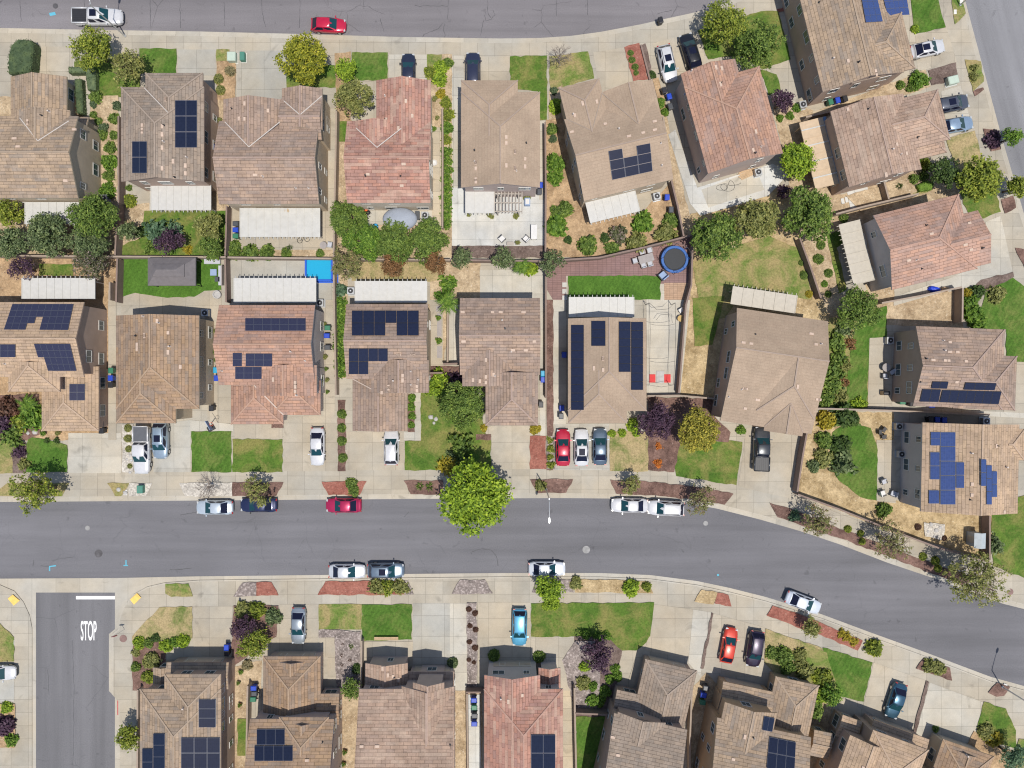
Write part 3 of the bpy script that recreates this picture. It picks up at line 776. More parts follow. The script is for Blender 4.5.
def cap_geo(s, secs):
    """ridge and hip caps, only where they stand clear of the other roofs"""
    out = []
    def seg(p, q):
        n = max(1, int((Vector(q) - Vector(p)).length / .5))
        run = None
        for i in range(n + 1):
            t = Vector(p).lerp(Vector(q), i / n)
            ok = all(o is s or o.height(t.x, t.y) < t.z + .05 for o in secs)
            if ok and run is None: run = t
            if (not ok or i == n) and run is not None:
                e = t if ok else Vector(p).lerp(Vector(q), (i - 1) / n)
                if (e - run).length > .3:
                    out.append((run, e))
                run = None
    z = s.zr + .02; he = s.he + .02
    R0, R1 = s.w(s.r0, s.bm, z), s.w(s.r1, s.bm, z)
    seg(R0, R1)
    if s.h0:
        seg(s.w(s.A[0], s.B[0], he), R0); seg(s.w(s.A[0], s.B[1], he), R0)
    if s.h1:
        seg(s.w(s.A[1], s.B[0], he), R1); seg(s.w(s.A[1], s.B[1], he), R1)
    return out

def valley_geo(s, secs):
    """metal flashing where this section's slopes run into another roof"""
    out = []
    for end in (0, 1):
        a_out = s.A[end]; a_in = s.A[1 - end]
        def march(b, z):
            n = 160
            for i in range(n + 1):
                a = a_out + (a_in - a_out) * i / n
                x, y = s.w(a, b)
                if max((o.height(x, y) for o in secs if o is not s), default=-9) >= z - .01: return a
            return None
        x, y = s.w(a_out, s.bm)
        if any(o is not s and o.inside(x, y) for o in secs): continue
        ap = march(s.bm, s.zr)
        if ap is None: continue
        if (end == 0 and s.h0 and ap < s.r0) or (end == 1 and s.h1 and ap > s.r1): continue
        for b in s.B:
            aq = march(b, s.he)
            if aq is None: continue
            p, q = Vector(s.w(ap, s.bm, s.zr + .03)), Vector(s.w(aq, b, s.he + .03))
            if (p - q).length < 7.5:
                out.append((p, q))
    return out

def wall_geo(mb, s):
    g = .42
    ia = (g if s.h0 else .28, g if s.h1 else .28)
    a0, a1, b0, b1 = s.A[0] + ia[0], s.A[1] - ia[1], s.B[0] + g, s.B[1] - g
    zt = s.he - .12
    poly = [s.w(a0, b0), s.w(a1, b0), s.w(a1, b1), s.w(a0, b1)]
    mb.prism(poly, GZ - .05, zt, 0, False)
    for a, hp, sg in ((a0, s.h0, 1), (a1, s.h1, -1)):
        if hp: continue
        zp = s.zr - .16
        pts = [(b0, zt - .1), (b1, zt - .1), (b1, zt + g * s.p1), (s.bm, zp), (b0, zt + g * s.p)]
        r = [[s.w(a + d * sg, b, z) for b, z in pts] for d in (0.001, .18)]
        mb.grid(r, 0, True, True, True)
    return a0, a1, b0, b1

HOUSES = {}
HORG = {}
def cast(secs, px, py):
    """first roof met looking straight down the survey ray: point and section"""
    h = 11.
    while h > 1.:
        x, y = P(px, py, h)
        best = max(secs, key=lambda q: q.height(x, y))
        if best.height(x, y) >= h: return Vector((x, y, h)), best
        h -= .02
    return Vector((*P(px, py, secs[0].he), secs[0].he)), secs[0]

def slope_plane(s, c):
    """plane of the slope of section s under point c"""
    a, b = s.loc(c.x, c.y)
    e = .05
    z0 = s.height(c.x, c.y); zx = s.height(c.x + e, c.y); zy = s.height(c.x, c.y + e)
    n = Vector((-(zx - z0) / e, -(zy - z0) / e, 1.)).normalized()
    return Vector((c.x, c.y, z0)), n

def on_plane(px, py, c, n):
    g = Vector((*P(px, py, 0.), 0.)); o = Vector((0, 0, H)); d = g - o
    t = (c - o).dot(n) / d.dot(n)
    return o + d * t

def house(key, label, roof, wall, pivot, ang, secs, pitch=.36, solar=(), covers=(), garage=(), nv=6, panel='panel_navy', doors=(), valley=False, win=True, flash=(), fmat='flashing'):
    S_ = [Sec(pivot, ang, sp, i, pitch) for i, sp in enumerate(secs)]
    m0 = S_[0]
    c = m0.w(sum(m0.A) / 2, m0.bm)
    org = (c[0], c[1], GZ)
    root = thing('house', org, 0., label, 'house', 'houses of the tract')
    HOUSES[key] = (root, S_, org)
    mb = MB(); rects = []
    for s in S_: rects.append(wall_geo(mb, s))
    mb.build('wall', wall, root, org=org)
    mb = MB()
    for s in S_: roof_geo(mb, s)
    rf = mb.build('roof', [roof, wall], root, org=org)
    for s in S_:
        for p, q in cap_geo(s, S_):
            mb = MB(); mb.bar(p, q, .17, .10); mb.build('ridge_cap', roof_caps(roof), rf, org=org)
    if valley:
        for s in S_[1:]:
            for p, q in valley_geo(s, S_):
                mb = MB(); mb.bar(p, q, .12, .05); mb.build('valley_flashing', fmat, rf, org=org)
    for line in flash:
        L_ = []
        for p, q in zip(line, line[1:]):
            n = 8; pts = []
            for i in range(n + 1):
                v, _ = cast(S_, p[0] + (q[0] - p[0]) * i / n, p[1] + (q[1] - p[1]) * i / n); pts.append(v + Vector((0, 0, .03)))
            L_.append(pts)
        for pts in L_:
            mb = MB(); mb.bar(pts[0], pts[-1], .10, .06)
            mb.build('valley_flashing', fmat, rf, org=org)
    rr = random.Random(sum(map(ord, key)) * 7)
    # vents and pipes
    k = tries = 0
    panels_px = []
    for q, *_ in solar:
        if len(q) == 4 and not isinstance(q[0], tuple): panels_px.append((q[0], q[1], q[2], q[3]))
        else: panels_px.append((min(p[0] for p in q), min(p[1] for p in q), max(p[0] for p in q), max(p[1] for p in q)))
    while k < nv + 4 and tries < 200:
        tries += 1
        s = rr.choice(S_[:2])
        a, b = rr.uniform(*s.A), rr.choice((s.B[0] + s.hw * rr.choice((.35, .6, .82)), s.B[1] - s.hw * rr.choice((.35, .6, .82))))
        x, y = s.w(a, b); z = s.height(x, y)
        if z < s.he + .3 or any(o is not s and o.height(x, y) > z - .3 for o in S_): continue
        kk = H / (H - z); px, py = 512 + x * S * kk, 384 - y * S * kk
        if any(r[0] - 6 < px < r[2] + 6 and r[1] - 6 < py < r[3] + 6 for r in panels_px): continue
        if s.h0 and a < s.r0 or s.h1 and a > s.r1: continue
        k += 1
        mb = MB()
        if k <= nv:
            sg = 1 if b < s.bm else -1
            p0, p1 = s.w(a, b, 0), s.w(a, b + sg * .30, 0)
            z0, z1 = s.height(*p0[:2]) + .05, s.height(*p1[:2]) + .05
            # low-profile tile vent: shallow tapered hood lying on the slope
            c0, c1 = Vector((p0[0], p0[1], z0)), Vector((p1[0], p1[1], z1))
            side = (c1 - c0).cross(Vector((0, 0, 1))).normalized() * rr.uniform(.24, .34); up = Vector((0, 0, 1))
            mb.grid([[c0 - side - up * .09, c0 + side - up * .09, c0 + side * .8 + up * .07, c0 - side * .8 + up * .07], [c1 - side - up * .09, c1 + side - up * .09, c1 + side * .8 + up * .02, c1 - side * .8 + up * .02]], 0, True, True, True)
            mb.build('roof_vent', 'vent_tile', rf, org=org)
        else:
            mb.cyl((x, y), .16, z - .1, z + .06, 10, 0, .1); mb.cyl((x, y), rr.choice((.05, .07, .1)), z + .06, z + .38, 10)
            mb.build('vent_pipe', 'vent_pipe' if rr.random() < .6 else 'dark_metal', rf, org=org)
    # solar arrays, one part per panel
    for q, nc, nr, *skip in solar:
        skip = skip[0] if skip else ()
        if not isinstance(q[0], tuple): q = [(q[0], q[1]), (q[2], q[1]), (q[2], q[3]), (q[0], q[3])]
        cpt, sec = cast(S_, sum(p[0] for p in q) / 4, sum(p[1] for p in q) / 4)
        cpl, npl = slope_plane(sec, cpt)
        T = [on_plane(*p, cpl, npl) for p in q]
        nrm = (T[1] - T[0]).cross(T[3] - T[0]).normalized()
        if nrm.z < 0: nrm = -nrm
        def bl(u, v): return T[0].lerp(T[1], u).lerp(T[3].lerp(T[2], u), v)
        for i in range(nc):
            for j in range(nr):
                if (i, j) in skip: continue
                g = .012
                cs = [bl((i + g + .0) / nc, (j + g) / nr), bl((i + 1 - g) / nc, (j + g) / nr), bl((i + 1 - g) / nc, (j + 1 - g) / nr), bl((i + g) / nc, (j + 1 - g) / nr)]
                ce = sum(cs, Vector()) / 4
                lo = [p + nrm * .10 for p in cs]; hi = [p + nrm * .145 for p in cs]
                mb = MB(); mb.grid([lo, hi], 1, True, True, True)
                ins = [p.lerp(ce, .035) + nrm * .149 for p in cs]
                cr = (ins[1] - ins[0]).cross(ins[2] - ins[0])
                uvs = [(0, 0), (1, 0), (1, 1), (0, 1)]
                mb.face(ins if cr.z > 0 else ins[::-1], 0, uvs if cr.z > 0 else uvs[::-1])
                mb.build('solar_panel', [panel, 'panel_rim' if panel != 'panel_black' else 'black_plastic'], root, org=org)
    # windows on the walls
    cx = m0.w(sum(m0.A) / 2, m0.bm)
    for s, (a0, a1, b0, b1) in zip(S_, rects):
        if not win: break
        for nrm_l, p, q in (((-1, 0), (a0, b0), (a0, b1)), ((1, 0), (a1, b0), (a1, b1)), ((0, -1), (a0, b0), (a1, b0)), ((0, 1), (a0, b1), (a1, b1))):
            L = abs(q[0] - p[0]) + abs(q[1] - p[1])
            base = Vector(s.w(0, 0)); nw = (Vector(s.w(*nrm_l)) - base).normalized()
            mid = Vector(s.w((p[0] + q[0]) / 2, (p[1] + q[1]) / 2))
            gz = (s, nrm_l)
            if nw.dot(-mid.normalized()) < .12: continue
            n = max(1, int(L / 3.0))
            for fl in ((1.45, 1.1), (4.15, 1.15)):
                if fl[0] + .8 > s.he: continue
                for i in range(n):
                    t = (i + .5) / n + rr.uniform(-.05, .05)
                    a, b = p[0] + (q[0] - p[0]) * t, p[1] + (q[1] - p[1]) * t
                    x, y = s.w(a, b)
                    out = [(x + nw.x * d, y + nw.y * d) for d in (.15, .6)]
                    tdir = Vector((-nw.y, nw.x))
                    chk = out + [(x + tdir.x * e + nw.x * .2, y + tdir.y * e + nw.y * .2) for e in (-.8, .8)]
                    if any(o is not s and o.inside(cx_, cy_, .3) and o.he > fl[0] - .6 for o in S_ for cx_, cy_ in chk): continue
                    if rr.random() < .22: continue
                    ww, hh = rr.choice(((1.2, 1.15), (1.5, 1.2), (.75, 1.2))), fl[1]
                    ww = ww[0]
                    e = Vector((tdir.x, tdir.y, 0)); u = Vector((0, 0, 1)); n3 = Vector((nw.x, nw.y, 0))
                    c0 = Vector((x, y, fl[0])) + n3 * .03
                    mb = MB()
                    for sx in (-1, 1): mb.bar(c0 + e * sx * ww / 2 - u * (hh / 2 + .04), c0 + e * sx * ww / 2 + u * (hh / 2 + .04), .07, .06, up=n3)
                    for sz in (-1, 1): mb.bar(c0 - e * (ww / 2 - .045) + u * sz * hh / 2, c0 + e * (ww / 2 - .045) + u * sz * hh / 2, .06, .07)
                    mb.bar(c0 - u * (hh / 2 - .05), c0 + u * (hh / 2 - .05), .04, .05, up=n3)
                    f = mb.build('window', 'white_paint', root, org=org)
                    mb = MB(); c1 = c0 + n3 * -.005
                    mb.face([c1 - e * ww / 2 - u * hh / 2, c1 + e * ww / 2 - u * hh / 2, c1 + e * ww / 2 + u * hh / 2, c1 - e * ww / 2 + u * hh / 2])
                    mb.build('pane', 'glass_window', f, org=org)
    for si, side in garage:
        s = S_[si]; a0, a1, b0, b1 = rects[si]
        ulo, uhi, vlo, vhi = (a0, a1, b0, b1) if s.axis == 'x' else (b0, b1, a0, a1)
        def W(u, v): return s.w(u, v) if s.axis == 'x' else s.w(v, u)
        um, vm = (ulo + uhi) / 2, (vlo + vhi) / 2
        c0, nn = {'v-': (W(um, vlo), -s.ev), 'v+': (W(um, vhi), s.ev), 'u-': (W(ulo, vm), -s.eu), 'u+': (W(uhi, vm), s.eu)}[side]
        n3 = Vector((nn.x, nn.y, 0)); e = Vector((-nn.y, nn.x, 0)); c0 = Vector((*c0, GZ)) + n3 * .03
        wd = min(4.9, (uhi - ulo if side[0] == 'v' else vhi - vlo) - .8)
        mb = MB()
        for j in range(4):
            mb.bar(c0 - e * wd / 2 + Vector((0, 0, .28 + j * .54)), c0 + e * wd / 2 + Vector((0, 0, .28 + j * .54)), .05, .52)
        mb.build('garage_door', 'garage_tan', root, org=org)
    # patio covers
    for (r, h, style) in covers:
        u0, v0, u1, v1 = r
        s = S_[0]; k = (1 - h / H) / S; o = Vector(P(*pivot, h))
        def W(u, v, z): q = o + s.eu * u * k + s.ev * v * k; return (q.x, q.y, z)
        mb = MB()
        w_, d_ = (u1 - u0), (v1 - v0)
        mat = 'white_rust' if style[0] == 'W' else 'white_metal' if style[0] == 'w' else {'c': 'cream_metal', 't': 'tan_cover'}.get(style[0], 'wood_grey')
        along = style[1]                       # rib direction 'u' or 'v'
        tails = style[2:]                      # sides with rafter tails: t b l r
        if style[0] != 'p':
            pts = [W(u0, v0, 0)[:2], W(u1, v0, 0)[:2], W(u1, v1, 0)[:2], W(u0, v1, 0)[:2]]
            mb.prism(pts, h - .16, h)
            n = int((w_ if along == 'v' else d_) / (9.5 if style[0] == 'c' else 17 if style[0] == 't' else 7.5))
            for i in range(n + 1):
                t = i / n
                if along == 'v': mb.bar(W(u0 + w_ * t, v0, h + .012), W(u0 + w_ * t, v1, h + .012), .07, .09)
                else: mb.bar(W(u0, v0 + d_ * t, h + .012), W(u1, v0 + d_ * t, h + .012), .07, .09)
        else:
            n = int((w_ if along == 'v' else d_) / 3.2)
            for i in range(n + 1):
                t = i / n
                if along == 'v': mb.bar(W(u0 + w_ * t, v0, h), W(u0 + w_ * t, v1, h), .12, .14)
                else: mb.bar(W(u0, v0 + d_ * t, h), W(u1, v0 + d_ * t, h), .12, .14)
            for t in (.1, .5, .9):
                if along == 'v': mb.bar(W(u0, v0 + d_ * t, h - .16), W(u1, v0 + d_ * t, h - .16), .12, .16)
                else: mb.bar(W(u0 + w_ * t, v0, h - .16), W(u0 + w_ * t, v1, h - .16), .12, .16)
        for sd in tails:
            n = int((w_ if sd in 'tb' else d_) / 4.6)
            for i in range(n + 1):
                t = (i + .25) / (n + .5)
                if sd == 't': p, q = W(u0 + w_ * t, v0 + .3, h - .09), W(u0 + w_ * t, v0 - 2.2, h - .09)
                if sd == 'b': p, q = W(u0 + w_ * t, v1 - .3, h - .09), W(u0 + w_ * t, v1 + 2.2, h - .09)
                if sd == 'l': p, q = W(u0 + .3, v0 + d_ * t, h - .09), W(u0 - 2.2, v0 + d_ * t, h - .09)
                if sd == 'r': p, q = W(u1 - .3, v0 + d_ * t, h - .09), W(u1 + 2.2, v0 + d_ * t, h - .09)
                mb.bar(p, q, .07, .14)
        cov = mb.build('patio_cover', mat, root, org=org)
        if style[0] == 't':
            for t in (.12, .36, .6, .84):
                mb = MB(); mb.bar(W(u0, v0 + d_ * t, h + .05), W(u1, v0 + d_ * t, h + .05), .16, .10); mb.build('cross_beam', 'white_metal', cov, org=org)
            plain('fascia_blue', (.10, .20, .36), .6); mb = MB(); mb.bar(W(u1 + .6, v0, h + .03), W(u1 + .6, v1, h + .03), .35, .14); mb.build('fascia_board', 'fascia_blue', cov, org=org)
        for uu in (u0 + 3, u1 - 3):
            for vv in ((v0 + 3,) if 't' in tails else (v1 - 3,)) if ('t' in tails or 'b' in tails) else (v0 + 3, v1 - 3):
                mb = MB(); q = W(uu, vv, 0); mb.box((q[0], q[1], GZ + (h - .16 - GZ) / 2), (.14, .14, h - .16 - GZ), -math.radians(ang))
                mb.build('post', mat, cov, org=org)
    return root

def roof_caps(roof):
    return MATS[ROOFCAP.get(roof, roof)]
ROOFCAP = {}

rooftile('roof_tan', (0.394, 0.288, 0.198), (0.319, 0.240, 0.178), (0.234, 0.202, 0.178), .6)
rooftile('roof_taupe', (0.319, 0.240, 0.183), (0.351, 0.265, 0.209), (0.277, 0.218, 0.173), .35)
rooftile('roof_taupe_flat', (0.349, 0.261, 0.191), (0.356, 0.270, 0.199), (0.338, 0.257, 0.187), .2, .86, .3)
rooftile('roof_mauve', (0.375, 0.266, 0.198), (0.309, 0.226, 0.183), (0.260, 0.209, 0.183), .55)
rooftile('roof_red', (0.426, 0.221, 0.164), (0.331, 0.195, 0.164), (0.469, 0.322, 0.249), .7)
rooftile('roof_terra', (0.447, 0.262, 0.182), (0.372, 0.228, 0.175), (0.287, 0.211, 0.187), .6)
rooftile('roof_salmon', (0.458, 0.273, 0.198), (0.384, 0.251, 0.203), (0.308, 0.234, 0.210), .55)
rooftile('roof_brown', (0.361, 0.240, 0.148), (0.308, 0.212, 0.148), (0.234, 0.192, 0.163), .6)
rooftile('roof_grey', (0.331, 0.256, 0.198), (0.277, 0.224, 0.183), (0.239, 0.208, 0.183), .45)
rooftile('roof_pink', (0.409, 0.283, 0.210), (0.331, 0.238, 0.189), (0.475, 0.363, 0.282), .5)
rooftile('roof_sand', (0.447, 0.320, 0.213), (0.384, 0.281, 0.204), (0.469, 0.330, 0.224), .45)
for r, c in (('roof_tan', (.36, .28, .21)), ('roof_taupe', (.34, .27, .22)), ('roof_taupe_flat', (.34, .265, .215)), ('roof_mauve', (.35, .26, .22)), ('roof_red', (.40, .25, .2)), ('roof_terra', (.42, .27, .2)),
             ('roof_salmon', (.42, .27, .21)), ('roof_brown', (.36, .26, .18)), ('roof_grey', (.33, .265, .215)), ('roof_pink', (.38, .28, .23)), ('roof_sand', (.43, .32, .235))):
    plain('cap_' + r[5:], tuple(x * k for x, k in zip(c, (.90, .89, .88))), .85, var=.1); ROOFCAP[r] = 'cap_' + r[5:]
m_, t_, b_ = new_mat('white_rust')
g_ = N(t_, 'ShaderNodeNewGeometry'); d_ = N(t_, 'ShaderNodeVectorMath', operation='DISTANCE'); d_.inputs[1].default_value = (*P(287.5, 211, 2.7), 2.7)
t_.links.new(g_.outputs['Position'], d_.inputs[0])
q_ = mathn(t_, 'ADD', d_.outputs['Value'], mathn(t_, 'MULTIPLY', noise(t_, worldco(t_, scale=(2, .6, 1)), 1.6, 4), 1.6))
c_ = mix(t_, (.48, .47, .44), (.38, .25, .11), ramp(t_, q_, [(.5, .9), (1.0, .55), (1.9, 0.)]))
c_ = mix(t_, c_, ramp(t_, noise(t_, worldco(t_), 1.1, 4), [(.3, .9), (.7, 1.05)]), 1., 'MULTIPLY')
t_.links.new(c_, b_.inputs['Base Color']); b_.inputs['Roughness'].default_value = .5; MATS['white_rust'] = m_
plain('flashing_dull', (.46, .38, .33), .6); plain('tan_cover', (.50, .38, .26), .7, var=.08)
stucco('wall_tan', (.50, .41, .30)); stucco('wall_cream', (.62, .54, .43)); stucco('wall_brown', (.40, .295, .235)); stucco('wall_grey', (.48, .43, .41)); stucco('wall_mauve', (.46, .37, .33)); stucco('wall_ochre', (.47, .33, .20))
panelmat('panel_navy', (.010, .014, .032), (.018, .022, .042)); panelmat('panel_black', (.014, .018, .040), (.018, .022, .046)); panelmat('panel_blue', (.032, .056, .165), (.07, .10, .22)); panelmat('panel_violet', (.026, .028, .055), (.05, .05, .09))
plain('panel_rim', (.10, .11, .15), .5, .0)

G2, G1 = 5.6, 3.0
house('A1', 'tan roofed house at top left with white rear cover half under trees', 'roof_tan', 'wall_tan', (0, 0), 0,
      [(-45, 116, 78, 198, 'x', 'gg', G2), (14, 110, 70, 160, 'y', 'gg', G2), (10, 76, 67, 130, 'y', 'gg', G1), (40, 116, 89, 138, 'x', 'gg', G1)],
      covers=[((25, 202, 80, 224), 2.7, 'wvb')], garage=[(2, 'v-')], nv=9, flash=[[(20, 118), (38, 141), (69, 121)]])
house('A2', 'taupe tiled house with tall navy array on its right roof slope', 'roof_grey', 'wall_brown', (0, 0), 0,
      [(121, 87, 204, 181.5, 'y', 'hg', G2), (145, 72.6, 203, 140, 'y', 'hg', G2)],
      solar=[((175, 100.5, 197, 148), 2, 3), ((133, 141.5, 147.5, 173.5), 2, 2)], covers=[((151, 185, 211, 210), 2.7, 'wvb')], garage=[(1, 'v-')], nv=12, flash=[[(144.5, 88), (168, 112.5)]])
house('A3', 'mauve brown roofed house with rust stained white patio cover', 'roof_mauve', 'wall_tan', (0, 0), 0,
      [(219, 121, 319, 204, 'x', 'gg', G2), (223, 99, 281, 160, 'y', 'gg', G2), (280, 98, 322, 140, 'x', 'gg', G2), (281, 87.5, 323, 130, 'y', 'gg', G2)],
      covers=[((240, 208, 320, 237), 2.7, 'Wvb')], garage=[(1, 'v-')], nv=5, flash=[[(225, 122), (249, 147), (280, 122)], [(284, 101), (300, 115), (322, 96)]])
house('A4', 'patchy red tiled house with cream rear wall and grey dome canopy behind', 'roof_red', 'wall_cream', (0, 0), 0,
      [(347, 121, 430.5, 203, 'x', 'gg', G2), (376, 80, 431, 160, 'y', 'gg', G2), (349, 121, 403, 160, 'y', 'gg', G2)], garage=[(1, 'v-')], nv=7, flash=[[(356, 128), (377, 147.5), (402, 128)]])
house('A5', 'plain smooth taupe roofed house with half white half slatted rear cover', 'roof_taupe_flat', 'wall_mauve', (0, 0), 0,
      [(461, 92, 540, 187.5, 'y', 'hg', G2), (461, 80, 518, 140, 'y', 'hg', G2)],
      covers=[((465.5, 190.5, 494, 213), 2.7, 'wvb'), ((494.5, 191.5, 522, 213.5), 2.6, 'pv')], garage=[(1, 'v-')], nv=14)
house('A6', 'tilted taupe roofed house with notched navy solar array', 'roof_taupe_flat', 'wall_tan', (584, 201), -13.7,
      [(0, -84, 92, 0, 'x', 'gg', G2), (2, -116, 44, -50, 'y', 'hg', G2), (42, -102, 96, -40, 'y', 'gg', G2)],
      solar=[([(608, 151), (650, 143), (652.5, 171), (612, 180)], 3, 3, {(1, 0)})], covers=[((1, 2, 52, 23), 2.7, 'wvb')], garage=[(2, 'v-')], nv=9, valley=True, fmat='cap_grey')
house('A7', 'tilted red tiled house behind white SUV with bare concrete back patio', 'roof_terra', 'wall_mauve', (707, 174), -15.4,
      [(1, -90, 79, 0, 'y', 'hg', G2), (1, -104, 58, -40, 'y', 'gg', G2)], garage=[(1, 'v-')], nv=5)
house('A8', 'tan corner house at top right with bright blue roof panels', 'roof_tan', 'wall_brown', (823, 93), -13.8,
      [(0, -150, 84, -1, 'y', 'gg', G2), (30, -60, 96, -2, 'x', 'gh', G2), (40, -150, 104, -62, 'x', 'gg', G2, .3)], panel='panel_blue',
      solar=[([(860, -5), (875.5, -5), (882, 22), (865, 23)], 3, 4), ([(882, -5), (905, -8), (909, 15), (887, 16)], 5, 3)], garage=[(1, 'u+')], nv=4)
house('A9', 'pinkish brown house with grey and pale blue cars in front', 'roof_pink', 'wall_brown', (849, 187), -13.8,
      [(0, -78, 75, 0, 'y', 'gg', G2), (30, -74, 110, -22, 'x', 'gh', G2), (60, -50, 104, -10, 'x', 'gh', G1)], garage=[(1, 'u+')], nv=4,
      covers=[((-33, -74, -8, -6), 2.7, 'tu')])
house('A10', 'salmon red roofed house with cream ribbed rear cover at right', 'roof_salmon', 'wall_grey', (892, 290), -14,
      [(0, -77, 88, 0, 'x', 'gh', G2), (40, -57, 103, -2, 'x', 'gg', G2)], covers=[((-36, -76, -14, -14), 2.8, 'cul')], garage=[(1, 'u+')], nv=5)
house('B1', 'grey brown house at left edge with four panel arrays', 'roof_sand', 'wall_brown', (0, 0), 0,
      [(-50, 302, 84, 377, 'x', 'gg', G2), (8, 362, 60, 392, 'y', 'gh', G2), (41, 366, 99, 431.5, 'y', 'gh', G1)], panel='panel_violet',
      solar=[([(13, 304.5), (74, 304.5), (68.5, 330.5), (4.5, 330)], 9, 4, {(4, 2), (4, 3), (3, 3)}), ([(34.5, 343.5), (70.5, 343.5), (77, 370.5), (43, 370.5)], 6, 4, {(0, 2), (0, 3)}), ((-6, 344, 16, 357), 3, 2), ((69.5, 384, 85, 400.5), 2, 2)],
      covers=[((22, 278, 95, 299), 2.7, 'wvt')], garage=[(2, 'v+')], nv=6)
house('B2', 'brown tiled panel free house beside the white pickup driveway', 'roof_brown', 'wall_tan', (0, 0), 0,
      [(116, 315.5, 199, 409, 'y', 'gh', G2), (116, 370, 176, 423.5, 'y', 'gh', G2)], garage=[(0, 'v+')], nv=8)
house('B3', 'terracotta roofed house with long fourteen panel array', 'roof_terra', 'wall_grey', (0, 0), 0,
      [(219, 305, 315, 385, 'x', 'gg', G2), (256, 365, 317, 396, 'y', 'gg', G2), (271, 380, 321, 415.5, 'y', 'gh', G1), (230, 376, 284, 425, 'y', 'gh', G1)], valley=True, fmat='flashing_dull', panel='panel_violet',
      solar=[((245.5, 318.7, 306, 331.2), 7, 2), ((246, 353.2, 272.6, 366), 3, 2), ((233, 352.6, 242.3, 366), 1, 2), ((235.5, 366.6, 262, 378.7), 3, 2)],
      covers=[((234, 278, 316, 302.5), 2.7, 'wvt')], garage=[(2, 'v+')], nv=4)
house('B4', 'grey brown roofed house with black L shaped panel arrays', 'roof_mauve', 'wall_tan', (0, 0), 0,
      [(346.5, 304, 428, 379, 'x', 'gg', G2), (371, 360, 429, 393, 'y', 'gg', G2), (352, 376, 408, 431.5, 'y', 'gg', G1)], valley=True, fmat='flashing_dull', panel='panel_black',
      solar=[((352, 311, 419, 336), 6, 2, {(3, 1)}), ((349, 348, 388, 374), 4, 2, {(2, 1), (3, 1)})], covers=[((355, 281, 427, 302.5), 2.7, 'wvt')], garage=[(2, 'v+')], nv=12)
house('B5', 'panel free grey brown house right of the palm', 'roof_mauve', 'wall_tan', (0, 0), 0,
      [(460, 298, 540, 375, 'x', 'gg', G2), (462, 350, 518, 386.5, 'y', 'gg', G2), (485, 372, 538.5, 426, 'y', 'gh', G2)], valley=True, fmat='flashing_dull', garage=[(2, 'v+')], nv=14)
house('B6', 'taupe roofed house with black strip arrays beside sports court', 'roof_taupe_flat', 'wall_tan', (0, 0), 0,
      [(568, 318.5, 646.5, 411, 'y', 'gh', G2), (568, 370, 627, 423.5, 'y', 'gh', G2)], panel='panel_black',
      solar=[((571.3, 325, 584.2, 410), 1, 10), ((591.5, 321, 605.8, 346), 1, 3), ((618.3, 321.6, 630.2, 372), 1, 6), ((630.6, 322, 642.6, 390), 1, 8)],
      covers=[((569, 297, 634, 317), 2.7, 'wvt')], garage=[(1, 'v+')], nv=9)
house('B7', 'tilted taupe roofed house with dark pickup in its driveway', 'roof_taupe_flat', 'wall_brown', (738, 308), 8.4,
      [(-1, 0, 91, 114, 'x', 'gg', G2, .40, .36), (33, 40, 91.5, 99, 'y', 'gh', 6.12, .42), (43, 72, 83, 118, 'y', 'gg', 5.66, .46)], covers=[((-8, -21, 57, -3), 2.8, 'cvt')], garage=[(0, 'v+')], nv=11, valley=True, fmat='cap_taupe_flat')
house('B8', 'grey brown house at right with low black panel rows', 'roof_mauve', 'wall_brown', (916, 326), 2.2,
      [(0, 0, 89, 80, 'x', 'gh', G2), (40, 26, 102.5, 81, 'x', 'gh', G2)], panel='panel_black',
      solar=[([(932, 381), (948, 381.3), (946.5, 388.4), (930.5, 388)], 2, 1), ([(965, 382), (996, 382.8), (994, 390), (963, 389.4)], 3, 1), ([(922, 388.6), (940.5, 389), (938, 401.8), (919, 401.4)], 2, 1), ([(942, 389.5), (1001, 391), (998, 404), (939, 402)], 7, 1)],
      garage=[(1, 'u+')], nv=8)
house('B9', 'sandy tan house at right edge with stepped blue arrays', 'roof_sand', 'wall_grey', (922.5, 422.5), 1.2,
      [(0, 0, 97, 89, 'y', 'gg', G2), (60, 4, 103, 36, 'x', 'gh', G2)], panel='panel_blue',
      solar=[((930.5, 432, 940, 445.5), 1, 2), ((930, 452, 939.5, 479.5), 1, 2), ((928.5, 490, 939, 503.6), 1, 1), ((940, 432, 955.4, 504.5), 1, 5), ((955.9, 462, 964, 488), 1, 2), ((980, 459, 985.3, 486), 1, 2), ((985.5, 465, 990.8, 504.5), 1, 3), ((991, 471, 996, 497), 1, 2)],
      garage=[(1, 'u+')], nv=4)
house('C1', 'brown roofed corner house right of the STOP road lettering', 'roof_tan', 'wall_brown', (0, 0), 0,
      [(140, 689, 221, 810, 'y', 'hg', G2), (164, 674, 221, 740, 'y', 'hg', G2), (166, 662, 229, 690, 'x', 'gg', G1, .2), (152, 667, 172, 700, 'y', 'gg', G1)],
      solar=[((198.5, 699, 216, 727), 1, 3), ((181, 737, 220, 768), 3, 2), ((154, 733, 165.5, 768), 1, 3), ((143, 748, 153.5, 775), 1, 2)], garage=[(2, 'v-')], nv=4, panel='panel_navy')
